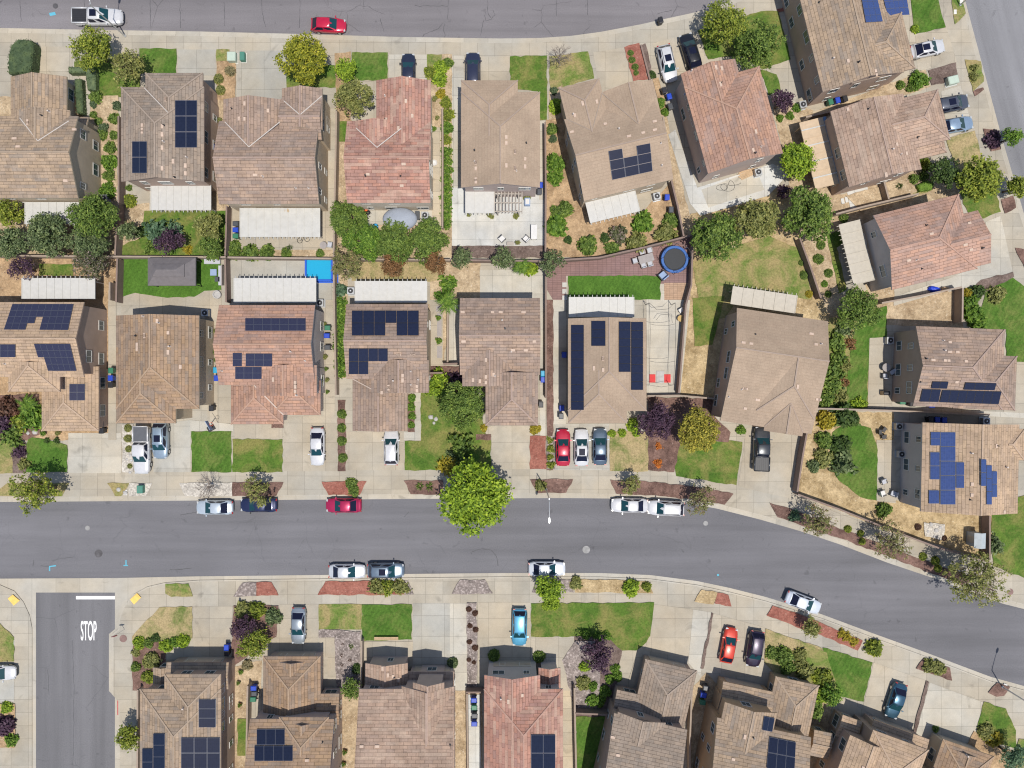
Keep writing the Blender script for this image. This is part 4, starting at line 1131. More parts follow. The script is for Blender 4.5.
house('C2', 'tan roofed house behind the silver sedan with separate front gable', 'roof_brown', 'wall_mauve', (0, 0), 0,
      [(250, 719, 334, 830, 'x', 'gg', G2), (279, 717, 329, 780, 'y', 'hg', G2, .46), (262.6, 656, 321, 728, 'y', 'hg', G1), (277, 661.5, 307, 684, 'y', 'gg', 3.22), (316, 693, 340, 726, 'x', 'gg', G1, .2), (292, 723, 313, 745, 'y', 'gg', 5.95, .5)],
      solar=[((257, 729, 285, 744.8), 3, 1), ((254.7, 745.5, 293, 761), 4, 1)], garage=[(2, 'v-')], nv=5)
house('C3', 'reddish brown roofed house below the vivid green lawn', 'roof_pink', 'wall_mauve', (0, 0), 0,
      [(359, 689, 454, 850, 'x', 'gg', G2, .30), (365, 663, 408, 706, 'y', 'gg', 3.3), (401, 686, 455, 780, 'y', 'gg', G2, .58), (412, 682, 445, 740, 'y', 'gg', 6.3, .58), (406, 671, 455, 700, 'x', 'gg', G1, .15)], garage=[(4, 'v-')], nv=8)
house('C4', 'red tiled house behind the turquoise car', 'roof_red', 'wall_grey', (0, 0), 0,
      [(484, 689, 563, 850, 'y', 'hg', G2), (484, 675, 540.5, 740, 'y', 'gg', G2), (538, 667.5, 561, 700, 'y', 'gg', G1)],
      solar=[((530.6, 734, 555, 790), 2, 3)], garage=[(1, 'v-')], nv=5)
house('C5', 'grey brown house beside white concrete strip with cropped rear', 'roof_grey', 'wall_brown', (623, 715), 12.9,
      [(-9, 0, 66, 110, 'x', 'gg', G2), (-6, -2, 44, 60, 'y', 'gg', G2), (9, -60, 63, 8, 'y', 'hg', G1), (-12, -24, 20, 6, 'x', 'gg', G1, .2)], garage=[(2, 'v-')], nv=8)
house('C6', 'brown tiled house behind the orange car and black car', 'roof_tan', 'wall_ochre', (724.7, 701.7), 12,
      [(-4, 17, 92, 120, 'x', 'gg', G2), (0, 0, 54, 80, 'y', 'gg', G2), (-6, -20, 48, 10, 'x', 'gg', G1, .2), (44, -36, 90, 22, 'y', 'hg', G1), (93, 8, 114, 36, 'x', 'gg', G1, .2)],
      solar=[([(763.5, 715.5), (774, 717.5), (771.5, 731.5), (761.5, 729.5)], 2, 1), ([(769, 736.5), (795.5, 742), (794, 773), (766, 768)], 3, 2)], garage=[(2, 'v-')], nv=3)
house('C7', 'tan roofed house behind the teal car with cropped rear', 'roof_sand', 'wall_brown', (852.5, 736.7), 20,
      [(17, -13.5, 76, 80, 'y', 'hg', G2), (-3, -1, 40, 90, 'y', 'gg', G2), (14, -24, 74, 4, 'x', 'gg', G1, .15), (-17, -18, 5, 6, 'x', 'gg', G1, .2)], garage=[(2, 'v-')], nv=3)
house('C8', 'cropped brown roof with small gable at bottom right corner', 'roof_brown', 'wall_tan', (943, 739), 19,
      [(0, 0, 54, 70, 'y', 'hg', G1), (14, 6, 40, 24, 'y', 'gg', 3.25), (-20, 40, 60, 120, 'x', 'gg', G2)], garage=[(0, 'v-')], nv=2)
# ------------------------------------------------------------------ plants
FOL = {
 'ygreen': ((.045, .065, .010), (.135, .17, .022), (.25, .265, .045)), 'lime': ((.04, .075, .008), (.14, .205, .018), (.225, .29, .03)),
 'green': ((.03, .055, .012), (.09, .14, .026), (.16, .21, .05)), 'vivid': ((.03, .07, .010), (.085, .155, .02), (.16, .235, .04)),
 'olive': ((.07, .08, .022), (.155, .165, .05), (.23, .225, .085)), 'grey': ((.035, .055, .02), (.105, .145, .06), (.20, .24, .12)),
 'dark': ((.022, .042, .012), (.055, .095, .024), (.095, .14, .04)), 'purple': ((.03, .014, .03), (.085, .045, .08), (.15, .09, .13)),
 'russet': ((.11, .055, .022), (.24, .125, .055), (.33, .20, .10)), 'mixed': ((.08, .075, .03), (.14, .16, .05), (.22, .14, .10)),
 'hedge': ((.04, .065, .03), (.085, .12, .06), (.12, .16, .085)), 'gold': ((.18, .15, .012), (.38, .31, .03), (.5, .42, .06)),
 'golden': ((.07, .07, .012), (.20, .185, .03), (.32, .275, .05)), 'straw_green': ((.05, .065, .008), (.175, .185, .018), (.29, .27, .035)), 'orange': ((.35, .10, .02), (.6, .2, .04), (.7, .3, .08)), 'teal': ((.035, .075, .04), (.085, .15, .085), (.15, .22, .14)),
 'pinkish': ((.06, .075, .03), (.14, .15, .075), (.38, .28, .28)), 'brown': ((.06, .03, .02), (.13, .065, .045), (.19, .11, .08)), 'dry': ((.14, .12, .06), (.28, .24, .13), (.38, .33, .2)),
}
for k, v in FOL.items(): foliage('leaf_' + k, *(tuple(min(.9, q * (1.6 if k in ('golden', 'straw_green') else 1.75 if k == 'lime' else 1.55 if k in ('ygreen', 'vivid', 'olive', 'green', 'mixed') else 1.3 if k in ('grey', 'hedge', 'teal', 'dark') else 1.0)) for q in c) for c in v))

def leaf_cloud(rg, centres, n_per, leaf, spread, up=.55, outward=None):
    n = len(centres) * n_per
    c = np.repeat(centres, n_per, axis=0) + rg.normal(0, spread, (n, 3)) * np.array([1, 1, .7])
    nr = rg.normal(0, 1, (n, 3)); nr /= np.linalg.norm(nr, axis=1)[:, None]
    nr[:, 2] = np.abs(nr[:, 2]) + up
    if outward is not None: nr += np.repeat(outward, n_per, axis=0) * .6
    nr /= np.linalg.norm(nr, axis=1)[:, None]
    t = np.cross(nr, rg.normal(0, 1, (n, 3))); t /= np.linalg.norm(t, axis=1)[:, None]
    b = np.cross(nr, t)
    s = leaf * rg.uniform(.55, 1.35, n)[:, None]
    q = np.stack([c - t * s * .62, c + b * s * .36 + nr * s * .08, c + t * s * .62, c - b * s * .36 + nr * s * .08], axis=1)
    return q.reshape(-1, 3)

def quad_mesh(name, verts, mat, extra=None):
    n = len(verts) // 4
    me = bpy.data.meshes.new(name)
    v = verts; f = np.arange(n * 4).reshape(n, 4)
    vs = v.tolist(); fs = f.tolist()
    if extra:
        b = len(vs); vs += [tuple(p) for p in extra.v]; fs += [tuple(b + i for i in q) for q in extra.f]
    me.from_pydata(vs, [], fs); me.materials.append(MATS[mat]); me.update()
    return me

def crown_mesh(name, seed, r, hgt, mat, dens=1., leaf=.3, lumps=11, shell=.4, lumpr=.40):
    """leaf sprays spread through a union of lobes: uneven edge, gaps, light and dark clumps. base of crown at z=0"""
    rg = np.random.default_rng(seed)
    L = []
    for i in range(lumps):
        a = 2 * math.pi * (i + rg.uniform(-.3, .3)) / max(1, lumps - 2); q = rg.uniform(.36, .70) * r if i < lumps - 2 else rg.uniform(0, .25) * r
        z = hgt * (rg.uniform(.28, .6) if i < lumps - 2 else rg.uniform(.6, .75))
        L.append((q * math.cos(a), q * math.sin(a), z, r * lumpr * rg.uniform(.75, 1.15)))
    L = np.array(L)
    nc = int(dens * 44 * r * r) + 30
    which = rg.integers(0, len(L), nc)
    d = rg.normal(0, 1, (nc, 3)); d[:, 2] = d[:, 2] * .8 + .25; d /= np.linalg.norm(d, axis=1)[:, None]
    rad = rg.uniform(shell, 1.06, nc) ** .7
    cen = L[which, :3] + d * (rad * L[which, 3])[:, None] * np.array([1, 1, hgt / (2 * r) * 1.3])
    cen[:, 2] = np.clip(cen[:, 2], 0.05, None)
    q = leaf_cloud(rg, cen, 11, leaf * .82, leaf * .62, outward=d)
    return quad_mesh(name, q, mat), L

def trunk_mesh(name, rg, hc, L, r, bare=0, mat='trunk_bark'):
    mb = MB(); tr = .07 + r * .035
    top = Vector((rg.uniform(-.15, .15), rg.uniform(-.15, .15), hc + .25 * r))
    mb.tube([(0, 0, -.1), (top.x * .4, top.y * .4, hc * .5), top], [tr * 1.25, tr, tr * .75], 7)
    for l in L:
        e = Vector((l[0], l[1], l[2] + hc)); m = top.lerp(e, .5) + Vector((0, 0, .12 * r))
        mb.tube([top - Vector((0, 0, .1)), m, e], [tr * .55, tr * .36, tr * .14], 5)
        for k in range(bare):
            d = Vector((rg.gauss(0, 1), rg.gauss(0, 1), rg.uniform(.0, .9))).normalized() * l[3] * rg.uniform(.8, 1.3)
            st = m.lerp(e, rg.uniform(.2, 1.))
            md = st + d * .5 + Vector((0, 0, .1))
            mb.tube([st, md, st + d], [tr * .2, tr * .13, .012], 4)
            for q in range(2):
                d2 = (d.normalized() + Vector((rg.gauss(0, .6), rg.gauss(0, .6), rg.gauss(0, .4)))).normalized() * l[3] * .6
                mb.tube([md, md + d2], [tr * .12, .008], 3)
    return mb.mesh(name, [mat], True)

TREES = []
def tree(label, px, py, rpx, sp, dens=1., leaf=.27, tall=1., shell=.4, lumps=11, bare=0, name='tree', cat='tree', group=None, hc=None, squash=1.):
    r = rpx / S * .965
    hgt = r * 1.35 * tall; hc = (1.0 + r * .28) * tall if hc is None else hc
    h = hc + hgt * .45
    x, y = P(px, py, h)
    seed = int(px * 131 + py * 17)
    rg = random.Random(seed)
    root = thing(name, (x, y, GZ), rg.uniform(0, 6.28), label, cat, group)
    me, L = crown_mesh('crown', seed, r * .94, hgt, 'leaf_' + sp, dens, leaf, lumps, shell)
    c = link('crown', me, root, (0, 0, hc))
    t = link('trunk', trunk_mesh('trunk', rg, hc, L, r, bare), root)
    if squash != 1.: root.scale = (1, squash, 1); root.rotation_euler = (0, 0, 0)
    return root

def bare_tree(label, px, py, rpx, n=11):
    r = rpx / S; rg = random.Random(int(px * 7 + py)); x, y = P(px, py, 2.2)
    root = thing('bare_tree', (x, y, GZ), 0, label, 'tree')
    plain('bark_pale', (.22, .18, .155), .9)
    mb = MB(); mb.tube([(0, 0, -.1), (.03, .02, 1.), (0, 0, 1.7)], [.09, .075, .06], 7)
    mb.build('trunk', 'bark_pale', root)
    mb = MB()
    def br(p, d, l, w, k):
        q = p + d * l + Vector((0, 0, .04)); mb.tube([p, p.lerp(q, .5) + Vector((rg.gauss(0, .04), rg.gauss(0, .04), .03)), q], [w, w * .8, w * .5], 4)
        if k == 0: return
        for i in range(rg.choice((2, 3))):
            e = (d + Vector((rg.gauss(0, .5), rg.gauss(0, .5), rg.gauss(0, .3)))).normalized()
            br(p.lerp(q, rg.uniform(.55, 1.)), e, l * rg.uniform(.55, .8), w * .55, k - 1)
    for i in range(n):
        a = 6.28 * i / n + rg.uniform(-.2, .2)
        br(Vector((0, 0, rg.uniform(1.3, 1.7))), Vector((math.cos(a), math.sin(a), rg.uniform(.3, 1.1))).normalized(), r * .52, .055, 4)
    mb.build('branches', 'bark_pale', root)
    return root

BUSH = {}
def bush_mesh(sp, kind, var):
    key = (sp, kind, var)
    if key in BUSH: return BUSH[key]
    rg = np.random.default_rng(hash((sp, kind)) % 1000 + var * 77 if False else sum(map(ord, sp + kind)) + var * 77)
    if kind == 'tuft':
        mb = MB()
        for i in range(34):
            a = rg.uniform(0, 6.28); o = rg.uniform(.5, 1.0); w = .05
            d = Vector((math.cos(a), math.sin(a), 0)); sd = Vector((-d.y, d.x, 0)) * w
            p0 = d * .06; p1 = d * o * .55 + Vector((0, 0, rg.uniform(.4, .8))); p2 = d * o + Vector((0, 0, rg.uniform(.1, .5)))
            b = len(mb.v); mb.v += [tuple(p0 - sd), tuple(p0 + sd), tuple(p1 + sd), tuple(p1 - sd), tuple(p2)]
            mb.f += [(b, b + 1, b + 2, b + 3), (b + 3, b + 2, b + 4)]; mb.m += [0, 0]; mb.uv += [None, None]
        BUSH[key] = mb.mesh('tuft', ['leaf_' + sp])
    else:
        n = {'round': 150, 'loose': 95, 'tight': 230}[kind]
        d = rg.normal(0, 1, (n, 3)); d[:, 2] = np.abs(d[:, 2]); d /= np.linalg.norm(d, axis=1)[:, None]
        jit = {'round': .14, 'loose': .3, 'tight': .04}[kind]
        lob = 1 + jit * np.sin(3 * np.arctan2(d[:, 1], d[:, 0]) + var) + rg.normal(0, jit * .6, n)
        cen = d * (.86 * lob)[:, None] * np.array([1, 1, .95])
        cen[:, 2] += .08
        q = leaf_cloud(rg, cen, 4, {'round': .3, 'loose': .34, 'tight': .2}[kind], {'round': .11, 'loose': .17, 'tight': .06}[kind], .3, d)
        core = MB()
        k = {'round': .72, 'loose': .5, 'tight': .84}[kind]
        core.lathe((0, 0, 0), [(k * .85, 0), (k, .3 * k), (k * .85, .62 * k), (k * .5, .88 * k), (.05, .97 * k)], 10)
        BUSH[key] = quad_mesh('bush', q, 'leaf_' + sp, core)
    return BUSH[key]

def bush(label, px, py, rpx, sp, kind='round', group=None, name='bush', sq=1., cat='bush'):
    r = rpx / S; x, y = P(px, py, r * .5)
    me = bush_mesh(sp, kind, int(px + py) % 3)
    o = link(name, me, None, (x, y, GZ), (px * 1.7 + py * .9) % 6.28)
    o.scale = (r * RN.uniform(.93, 1.07), r * RN.uniform(.93, 1.07) * sq, r * RN.uniform(.85, 1.05))
    return tag(o, label, cat, group)

def bush_row(desc, where, group, pts, sp, kind='round', name='bush', cat='bush'):
    if len(pts) == 1:
        p = pts[0]; return bush(f'{desc} {where}', p[0], p[1], p[2], p[3] if len(p) > 3 else sp, kind, None, name, 1., cat)
    for p, (o, d) in zip(pts, order_words(pts)):
        bush(f'{o} {desc} from {d} {where}', p[0], p[1], p[2], p[3] if len(p) > 3 else sp, p[4] if len(p) > 4 else kind, group, name, 1., cat)

def hedge(label, poly, h, sp='hedge', rnd=.4):
    mb = MB(); w = wpoly(poly, h * .7)
    cx, cy = sum(p[0] for p in w) / len(w), sum(p[1] for p in w) / len(w)
    loc = [(p[0] - cx, p[1] - cy) for p in w]
    if sum(loc[i][0] * loc[(i + 1) % len(loc)][1] - loc[(i + 1) % len(loc)][0] * loc[i][1] for i in range(len(loc))) < 0: loc = loc[::-1]
    inn = offset(loc, .16)
    mb.v = [(x, y, 0) for x, y in loc] + [(x, y, h * .86) for x, y in loc] + [(x, y, h) for x, y in inn]
    n = len(loc)
    for i in range(n):
        j = (i + 1) % n; mb.f += [(i, j, n + j, n + i), (n + i, n + j, 2 * n + j, 2 * n + i)]
    for t in tessellate_polygon([[Vector((x, y, 0)) for x, y in inn]]):
        mb.f.append(tuple(2 * n + i for i in t))
    rg = np.random.default_rng(int(abs(cx) * 100))
    pts = []
    xs = [p[0] for p in loc]; ys = [p[1] for p in loc]
    from mathutils.geometry import intersect_point_tri_2d
    tris = [[Vector(loc[i]) for i in t] for t in tessellate_polygon([[Vector((x, y, 0)) for x, y in loc]])]
    area = (max(xs) - min(xs)) * (max(ys) - min(ys))
    for _ in range(int(area * 26)):
        x, y = rg.uniform(min(xs), max(xs)), rg.uniform(min(ys), max(ys))
        if any(intersect_point_tri_2d(Vector((x, y)), *t) for t in tris): pts.append((x, y, h + rg.normal(0, .02)))
    for i in range(n):
        p, q = Vector(loc[i]), Vector(loc[(i + 1) % n])
        for _ in range(int((q - p).length * h * 14)):
            m = p.lerp(q, rg.random()); pts.append((m.x, m.y, rg.uniform(.1, h)))
    q = leaf_cloud(rg, np.array(pts), 2, .13, .05, .3)
    me = quad_mesh('hedge', q, 'leaf_' + sp, mb)
    return tag(link('hedge', me, None, (cx, cy, GZ)), label, 'hedge')

# trees: label, x, y, radius, leaf colour, options
for lab, x, y, r, sp, kw in [
 ('dense mid green tree beside the white pickup on top street', 92, 49, 23, 'ygreen', dict()),
 ('thin olive tree with brown branches right of the pickup tree', 127, 67, 20, 'olive', dict(dens=.6, bare=3)),
 ('dense round yellow green tree below the red car on top street', 305, 57, 28, 'straw_green', dict(dens=1.2, shell=.6)),
 ('narrow yellow green tree right of the dense round driveway tree', 346, 70, 12, 'lime', dict()),
 ('loose olive tree in the bed left of the patchy red roof', 353, 97, 22, 'olive', dict()),
 ('yellow green tree at kerb above the tilted red tiled house', 723, 24, 25, 'ygreen', dict(dens=.9)),
 ('broad mid green tree right of the yellow green kerb tree', 757, 46, 26, 'green', dict()),
 ('purple leaved tree between red tiled house and tan corner house', 782, 101, 13, 'purple', dict(leaf=.24)),
 ('bright yellow green tree behind the pinkish brown house', 797, 160, 20, 'lime', dict(leaf=.34)),
 ('mid green garden tree just right of the trampoline', 717, 237, 25, 'green', dict(dens=1.1, leaf=.34)),
 ('olive green garden tree in the middle of the three behind patio', 757, 220, 25, 'olive', dict(dens=1.1, leaf=.34)),
 ('big dark green tree left of the salmon house rear cover', 809, 212, 30, 'green', dict(leaf=.34)),
 ('purple bush tree at the corner of the bare concrete patio', 784, 191, 9, 'purple', dict(leaf=.2)),
 ('dark green tree beside the front of the pinkish brown house', 945, 173, 17, 'dark', dict()),
 ('large bright tree above the salmon roofed house by east street', 979, 180, 26, 'ygreen', dict(leaf=.36)),
 ('round green tree at the right edge by east street kerb', 1016, 187, 14, 'ygreen', dict()),
 ('small green street tree on east street kerb at right edge', 1011, 137, 11, 'vivid', dict()),
 ('yellowish tree at left edge beside the white rear cover', 10, 214, 17, 'ygreen', dict()),
 ('grey green tree below the white rear cover at left', 46, 234, 25, 'grey', dict(leaf=.26, dens=1.8)),
 ('grey green tree at left edge above the rear wall', 12, 242, 18, 'grey', dict(leaf=.26, dens=1.7)),
 ('tall grey green tree right of the white cover at left', 95, 216, 25, 'green', dict(leaf=.26, dens=1.8)),
 ('grey green tree below the tall one near the rear wall', 88, 242, 20, 'grey', dict(leaf=.26, dens=1.7)),
 ('pink flowering tree overhanging the rear wall at left', 90, 264, 19, 'pinkish', dict(leaf=.2, dens=1.1)),
 ('dark purple tree at the left edge below the rear wall', 22, 268, 15, 'purple', dict(leaf=.2, dens=.8)),
 ('spiky grey tree on dirt beside the taupe house back lawn', 128, 231, 11, 'grey', dict(leaf=.24)),
 ('purple leaved tree on lawn above the grey gazebo', 170, 241, 15, 'purple', dict(leaf=.24)),
 ('olive tree at right end of the back lawn above gazebo', 209, 226, 16, 'olive', dict()),
 ('low bright green tree at rear wall right of gazebo', 211, 247, 14, 'green', dict()),
 ('tall dark hedge tree left of the blue garden seats', 349, 219, 22, 'green', dict(leaf=.24, dens=1.9, hc=.5)),
 ('bright leafy tree below the two blue garden seats', 365, 240, 23, 'vivid', dict(leaf=.24, dens=1.8, hc=.5)),
 ('broad green tree directly below the grey dome canopy', 394, 243, 25, 'green', dict(leaf=.24, dens=1.9, hc=.5)),
 ('green hedge tree lower right of the grey dome canopy', 427, 240, 23, 'green', dict(leaf=.24, dens=1.9, hc=.5)),
 ('brown red tree right of the blue swimming pool', 347, 263, 18, 'mixed', dict(leaf=.2, dens=1.2)),
 ('rust red tree above the ribbed cover of black array house', 393, 266, 15, 'russet', dict(leaf=.2, dens=1.2)),
 ('orange brown tree right of the rust red tree', 435, 263, 14, 'russet', dict(leaf=.2, dens=1.2)),
 ('thin grey tree at left end of the mulch behind chair patio', 462, 258, 14, 'grey', dict(leaf=.22, dens=.7, bare=2)),
 ('thin grey tree in the middle of the mulch behind chair patio', 503, 259, 14, 'grey', dict(leaf=.22, dens=.8, bare=2)),
 ('thin grey tree at right end of the mulch behind chair patio', 551, 262, 15, 'grey', dict(leaf=.22, dens=.8, bare=2)),
 ('wide olive tree on the front lawn of panel free house', 465, 405, 26, 'green', dict(leaf=.26, dens=1.8)),
 ('big bright green street tree overhanging the main road', 475, 497, 38, 'lime', dict(leaf=.42, dens=.8, shell=.35, lumps=17)),
 ('deep purple tree between sports court and front lawn', 657, 423, 20, 'purple', dict(leaf=.26, dens=1.2)),
 ('broad yellow green tree right of the deep purple tree', 697, 431, 26, 'golden', dict(leaf=.26, dens=1.2)),
 ('sparse small street tree above the parked white sedan', 632, 485, 12, 'olive', dict(dens=.38, leaf=.26, bare=4)),
 ('sparse brownish street tree right of the parked white SUV', 700, 499, 17, 'mixed', dict(dens=.32, leaf=.24, bare=5)),
 ('sparse street tree on curve below the block wall corner', 818, 522, 20, 'mixed', dict(dens=.30, leaf=.24, bare=6)),
 ('sparse street tree in mulch strip halfway along curved wall', 892, 543, 22, 'mixed', dict(dens=.26, leaf=.24, bare=6)),
 ('wide sparse street tree at the right end of main road', 975, 580, 34, 'olive', dict(dens=.34, leaf=.28, bare=6, lumps=12)),
 ('sparse spreading street tree at the left end of main road', 36, 491, 26, 'ygreen', dict(dens=.34, leaf=.3, bare=5)),
 ('sparse street tree above the dark blue parked car', 258, 492, 17, 'olive', dict(dens=.33, leaf=.26, bare=4)),
 ('round bright young tree touching the silver car south side', 549, 589, 15, 'lime', dict(leaf=.32)),
 ('bright tree beside the driveway shadow left of silver sedan', 253, 643, 17, 'ygreen', dict(leaf=.26, hc=.8)),
 ('purple tree in the bed left of the silver sedan', 243, 627, 13, 'purple', dict(leaf=.22)),
 ('green tree at the lower left corner of brown corner house', 129, 737, 14, 'ygreen', dict()),
 ('small green tree with red blooms in gravel beside tan house', 352, 689, 12, 'green', dict(leaf=.24)),
 ('loose purple tree in gravel bed right of turquoise car', 598, 656, 20, 'purple', dict(leaf=.24, dens=.75)),
 ('olive street tree below the angled white car on curve', 812, 628, 11, 'olive', dict(leaf=.24)),
 ('large dark green tree left of the lawn at right', 860, 310, 25, 'green', dict(leaf=.26, dens=1.2)),
 ('dark grey green tree at the bottom right corner', 1013, 757, 16, 'teal', dict(leaf=.24)),
 ('bright green tree beside the brown house corner by lawn', 831, 694, 12, 'vivid', dict(leaf=.28, hc=.8))]:
    tree(lab, x, y, r, sp, **kw)
bare_tree('bare grey twiggy tree on lawn right of plain taupe roof', 560, 56, 12)
bare_tree('bare twiggy street tree in white gravel by silver car', 207, 488, 14)

def palm(label, px, py, rpx, tr=1.6):
    rg = random.Random(int(px)); r = rpx / S; x, y = P(px, py, tr + .4)
    root = thing('palm', (x, y, GZ), 0, label, 'palm')
    mb = MB(); mb.tube([(0, 0, -.1), (.02, 0, tr * .5), (0, 0, tr)], [.2, .16, .17], 9); mb.build('trunk', 'trunk_bark', root)
    for i in range(17):
        a = 6.28 * i / 17 + rg.uniform(-.15, .15); l = r * rg.uniform(.8, 1.1); el = rg.uniform(.25, .9)
        mb = MB(); d = Vector((math.cos(a), math.sin(a), 0)); sd = Vector((-d.y, d.x, 0)); prev = None
        for k in range(10):
            t = k / 9; p = d * l * t + Vector((0, 0, tr + el * t * l * .9 - l * .75 * t * t))
            if prev is not None:
                mb.bar(prev, p, .035, .03)
                for sg in (-1, 1):
                    tip = p + sd * sg * .36 * math.sin(.35 + 2.6 * t) + d * .2 - Vector((0, 0, .1))
                    mb.face([prev, p, tip])
            prev = p
        mb.build('frond', 'leaf_vivid', root)
    return root
palm('feathery palm beside the path left of panel free house', 448, 302, 13, 2.6)
palm('low yellow green palm in front bed at left edge', 26, 406, 13, .9)
palm('small palm over the mulch bed behind chair patio', 521, 266, 9, 1.6)

hedge('big clipped dark hedge with slanted corner at top left driveway', [(11, 58), (14, 47), (21, 41), (34, 42), (36, 46), (34, 70), (31, 75), (11, 75)], 1.7)
hedge('clipped L shaped hedge below the pickup tree', [(70, 68), (94, 68), (97, 71), (97, 91), (89, 91), (87, 74), (70, 74)], 1.0)
hedge('narrow clipped hedge strip beside the tan house wall', [(76, 80), (83, 80), (84.5, 114), (78, 114)], 1.0)
hedge('clipped oblong hedge in front garden of pinkish brown house', [(916, 186), (926, 181), (933, 184), (931, 190), (919, 192)], .7, 'vivid')

B = bush_row
B('shrub', 'in dirt strip between tan roofed and taupe tiled houses', 'shrubs in the dirt strip at top left', [(95.7, 96.7, 6.5), (93.8, 104.5, 3.6, 'hedge'), (93.8, 115, 3.8), (98.6, 121.5, 4), (103.5, 128, 5, 'hedge'), (102.5, 134.5, 5), (114, 135.5, 4.2), (114, 118.5, 5.5), (117.3, 106, 4.5, 'hedge'), (110, 147.5, 6), (109, 162, 7.5, 'vivid'), (108.5, 175.5, 5.5), (106.5, 190.5, 8, 'vivid')], 'green')
B('shrub', 'on dirt left of taupe house rear cover', 'shrubs by taupe house', [(130, 201, 6, 'ygreen'), (129, 188, 3), (140, 232, 5, 'dark')], 'green')
B('shrub', 'around the purple tree above the gazebo', 'shrubs around the purple tree', [(156, 231, 10, 'teal'), (174, 229, 7, 'teal'), (152, 247, 6, 'green'), (188, 250, 4, 'gold')], 'green', 'loose')
B('round shrub', 'in strip left of mauve brown house', 'shrubs left of the mauve house', [(218.5, 79, 5.5), (220.5, 90, 5), (230, 71, 5.5, 'dry')], 'olive', 'tight')
B('green shrub', 'along rear wall below rust stained cover', 'shrubs along the rear wall', [(235, 246, 6), (234, 253, 7), (250, 252.5, 8), (267, 252.5, 7.5), (286, 253, 5), (320, 253, 4)], 'green')
B('spiky plant', 'on bare patch below rust stained white cover', None, [(290, 247, 4)], 'dark', 'tuft', 'plant', 'plant')
B('shrub', 'in front strip between patchy red and plain taupe houses', 'shrubs between the red and taupe houses', [(430, 72, 5.5), (448, 63, 5, 'green'), (441, 67, 7, 'lime'), (440, 79, 7.5, 'lime'), (441, 94, 5, 'gold'), (446, 103, 5.5), (448, 115, 6), (447, 128, 6, 'vivid'), (446.5, 140, 5)], 'ygreen')
B('leafy shrub', 'in long strip beside patchy red house back yard', 'shrub strip beside the red house', [(447, 152, 4.8), (446.5, 161, 4.8), (447, 170, 4.6), (446.5, 179, 4.8), (447, 188, 4.6), (446.5, 197, 4.8), (447, 206, 4.4), (446.8, 215, 4.6), (447, 224, 4.4)], 'vivid', 'loose')
B('shrub', 'along left side of the notched array house', 'shrubs left of notched array house', [(554, 91, 4, 'hedge'), (556, 106, 8, 'lime', 'tight'), (552, 129, 5), (553, 139, 4, 'hedge'), (555, 163, 8.5, 'vivid'), (555, 178, 7, 'vivid'), (565, 209, 7.5), (556, 211, 5.5), (556, 226, 10, 'vivid'), (568, 240, 4, 'dark'), (587.5, 245, 9)], 'green')
B('shrub', 'in orange dirt yard left of the trampoline', 'shrubs in the orange dirt yard', [(605, 238, 4.5, 'dark'), (612, 249, 7), (618.5, 235, 8, 'pinkish', 'loose'), (637, 242, 10, 'olive'), (643, 222, 9.5, 'vivid'), (666, 234, 11, 'olive'), (671, 221, 8)], 'green')
B('shrub', 'in red mulch bed by the white SUV', 'shrubs by the white SUV', [(630.5, 53, 3.5), (632, 60, 3.8), (635, 67, 3.8), (636, 73, 3)], 'green', 'tight')
B('shrub', 'beside the white SUV driveway wall', 'shrubs by the driveway wall', [(652, 75, 4, 'dark'), (660, 103, 5), (665, 112, 4)], 'vivid')
B('low shrub', 'on grass below purple tree at top right', 'low shrubs below the purple tree', [(780, 118, 3.5), (790, 116, 3.8), (797, 108, 4)], 'vivid')
B('shrub', 'beside front of tan corner house', 'shrubs by the tan corner house', [(919, 80, 9, 'vivid'), (900.6, 85, 4.5), (910, 88, 4), (915, 29, 4, 'lime')], 'green')
B('round shrub', 'in small kerb island on east street', 'kerb island shrubs', [(974, 68, 4), (974, 77, 4.5)], 'olive')
B('dark purple bush', 'at east street kerb by the small green tree', None, [(993, 140, 8)], 'purple')
B('round shrub', 'in front garden of pinkish brown house', 'shrubs in the pinkish house garden', [(899.5, 186, 5, 'dark', 'tuft'), (914, 179, 5), (924, 176, 4.5), (926, 165, 6, 'ygreen')], 'green')
B('round clipped shrub', 'in gravel strip left of salmon roofed house', 'round shrubs left of the salmon house', [(820.8, 245, 4.6), (818.6, 259, 5.6), (828.4, 273, 4.6), (824.5, 284, 4, 'vivid'), (828, 294, 3.8), (801, 263, 3.2), (804, 275, 4.6), (809, 294, 4, 'gold')], 'green', 'tight')
B('shrub', 'at mulch bed below salmon roofed house', 'shrubs below the salmon house', [(844, 218, 4.5, 'green'), (968, 293, 4.5, 'gold'), (977, 292, 7.5, 'dark'), (997, 294, 8, 'olive')], 'dark')
B('hedge bush', 'along wall above the low black panel house', 'hedge bushes right of wall', [(971, 304, 9), (974, 315, 9.5), (979, 324, 8.5)], 'vivid')
B('shrub', 'in green bed right of tilted taupe house', 'shrubs in the bed by striped lawn', [(845, 327, 8, 'grey'), (850, 344, 5, 'russet'), (836, 343, 9), (839, 357, 8), (844, 366, 5.5, 'olive'), (834, 371, 9.5), (843, 381, 5, 'russet'), (832, 387, 9), (840, 397, 6, 'olive'), (825, 400, 8), (857, 403, 5, 'lime'), (862, 404, 4.5, 'lime')], 'green', 'loose')
B('shrub', 'around oval lawn behind sandy tan house', 'shrubs around the oval lawn', [(827, 420, 9.5, 'gold'), (846, 416, 12, 'dark'), (824, 440, 8), (841.5, 446, 10, 'dark'), (824, 458, 9, 'olive'), (843, 463, 11, 'grey', 'loose'), (884, 510, 7, 'green'), (814, 466, 6, 'grey')], 'green')
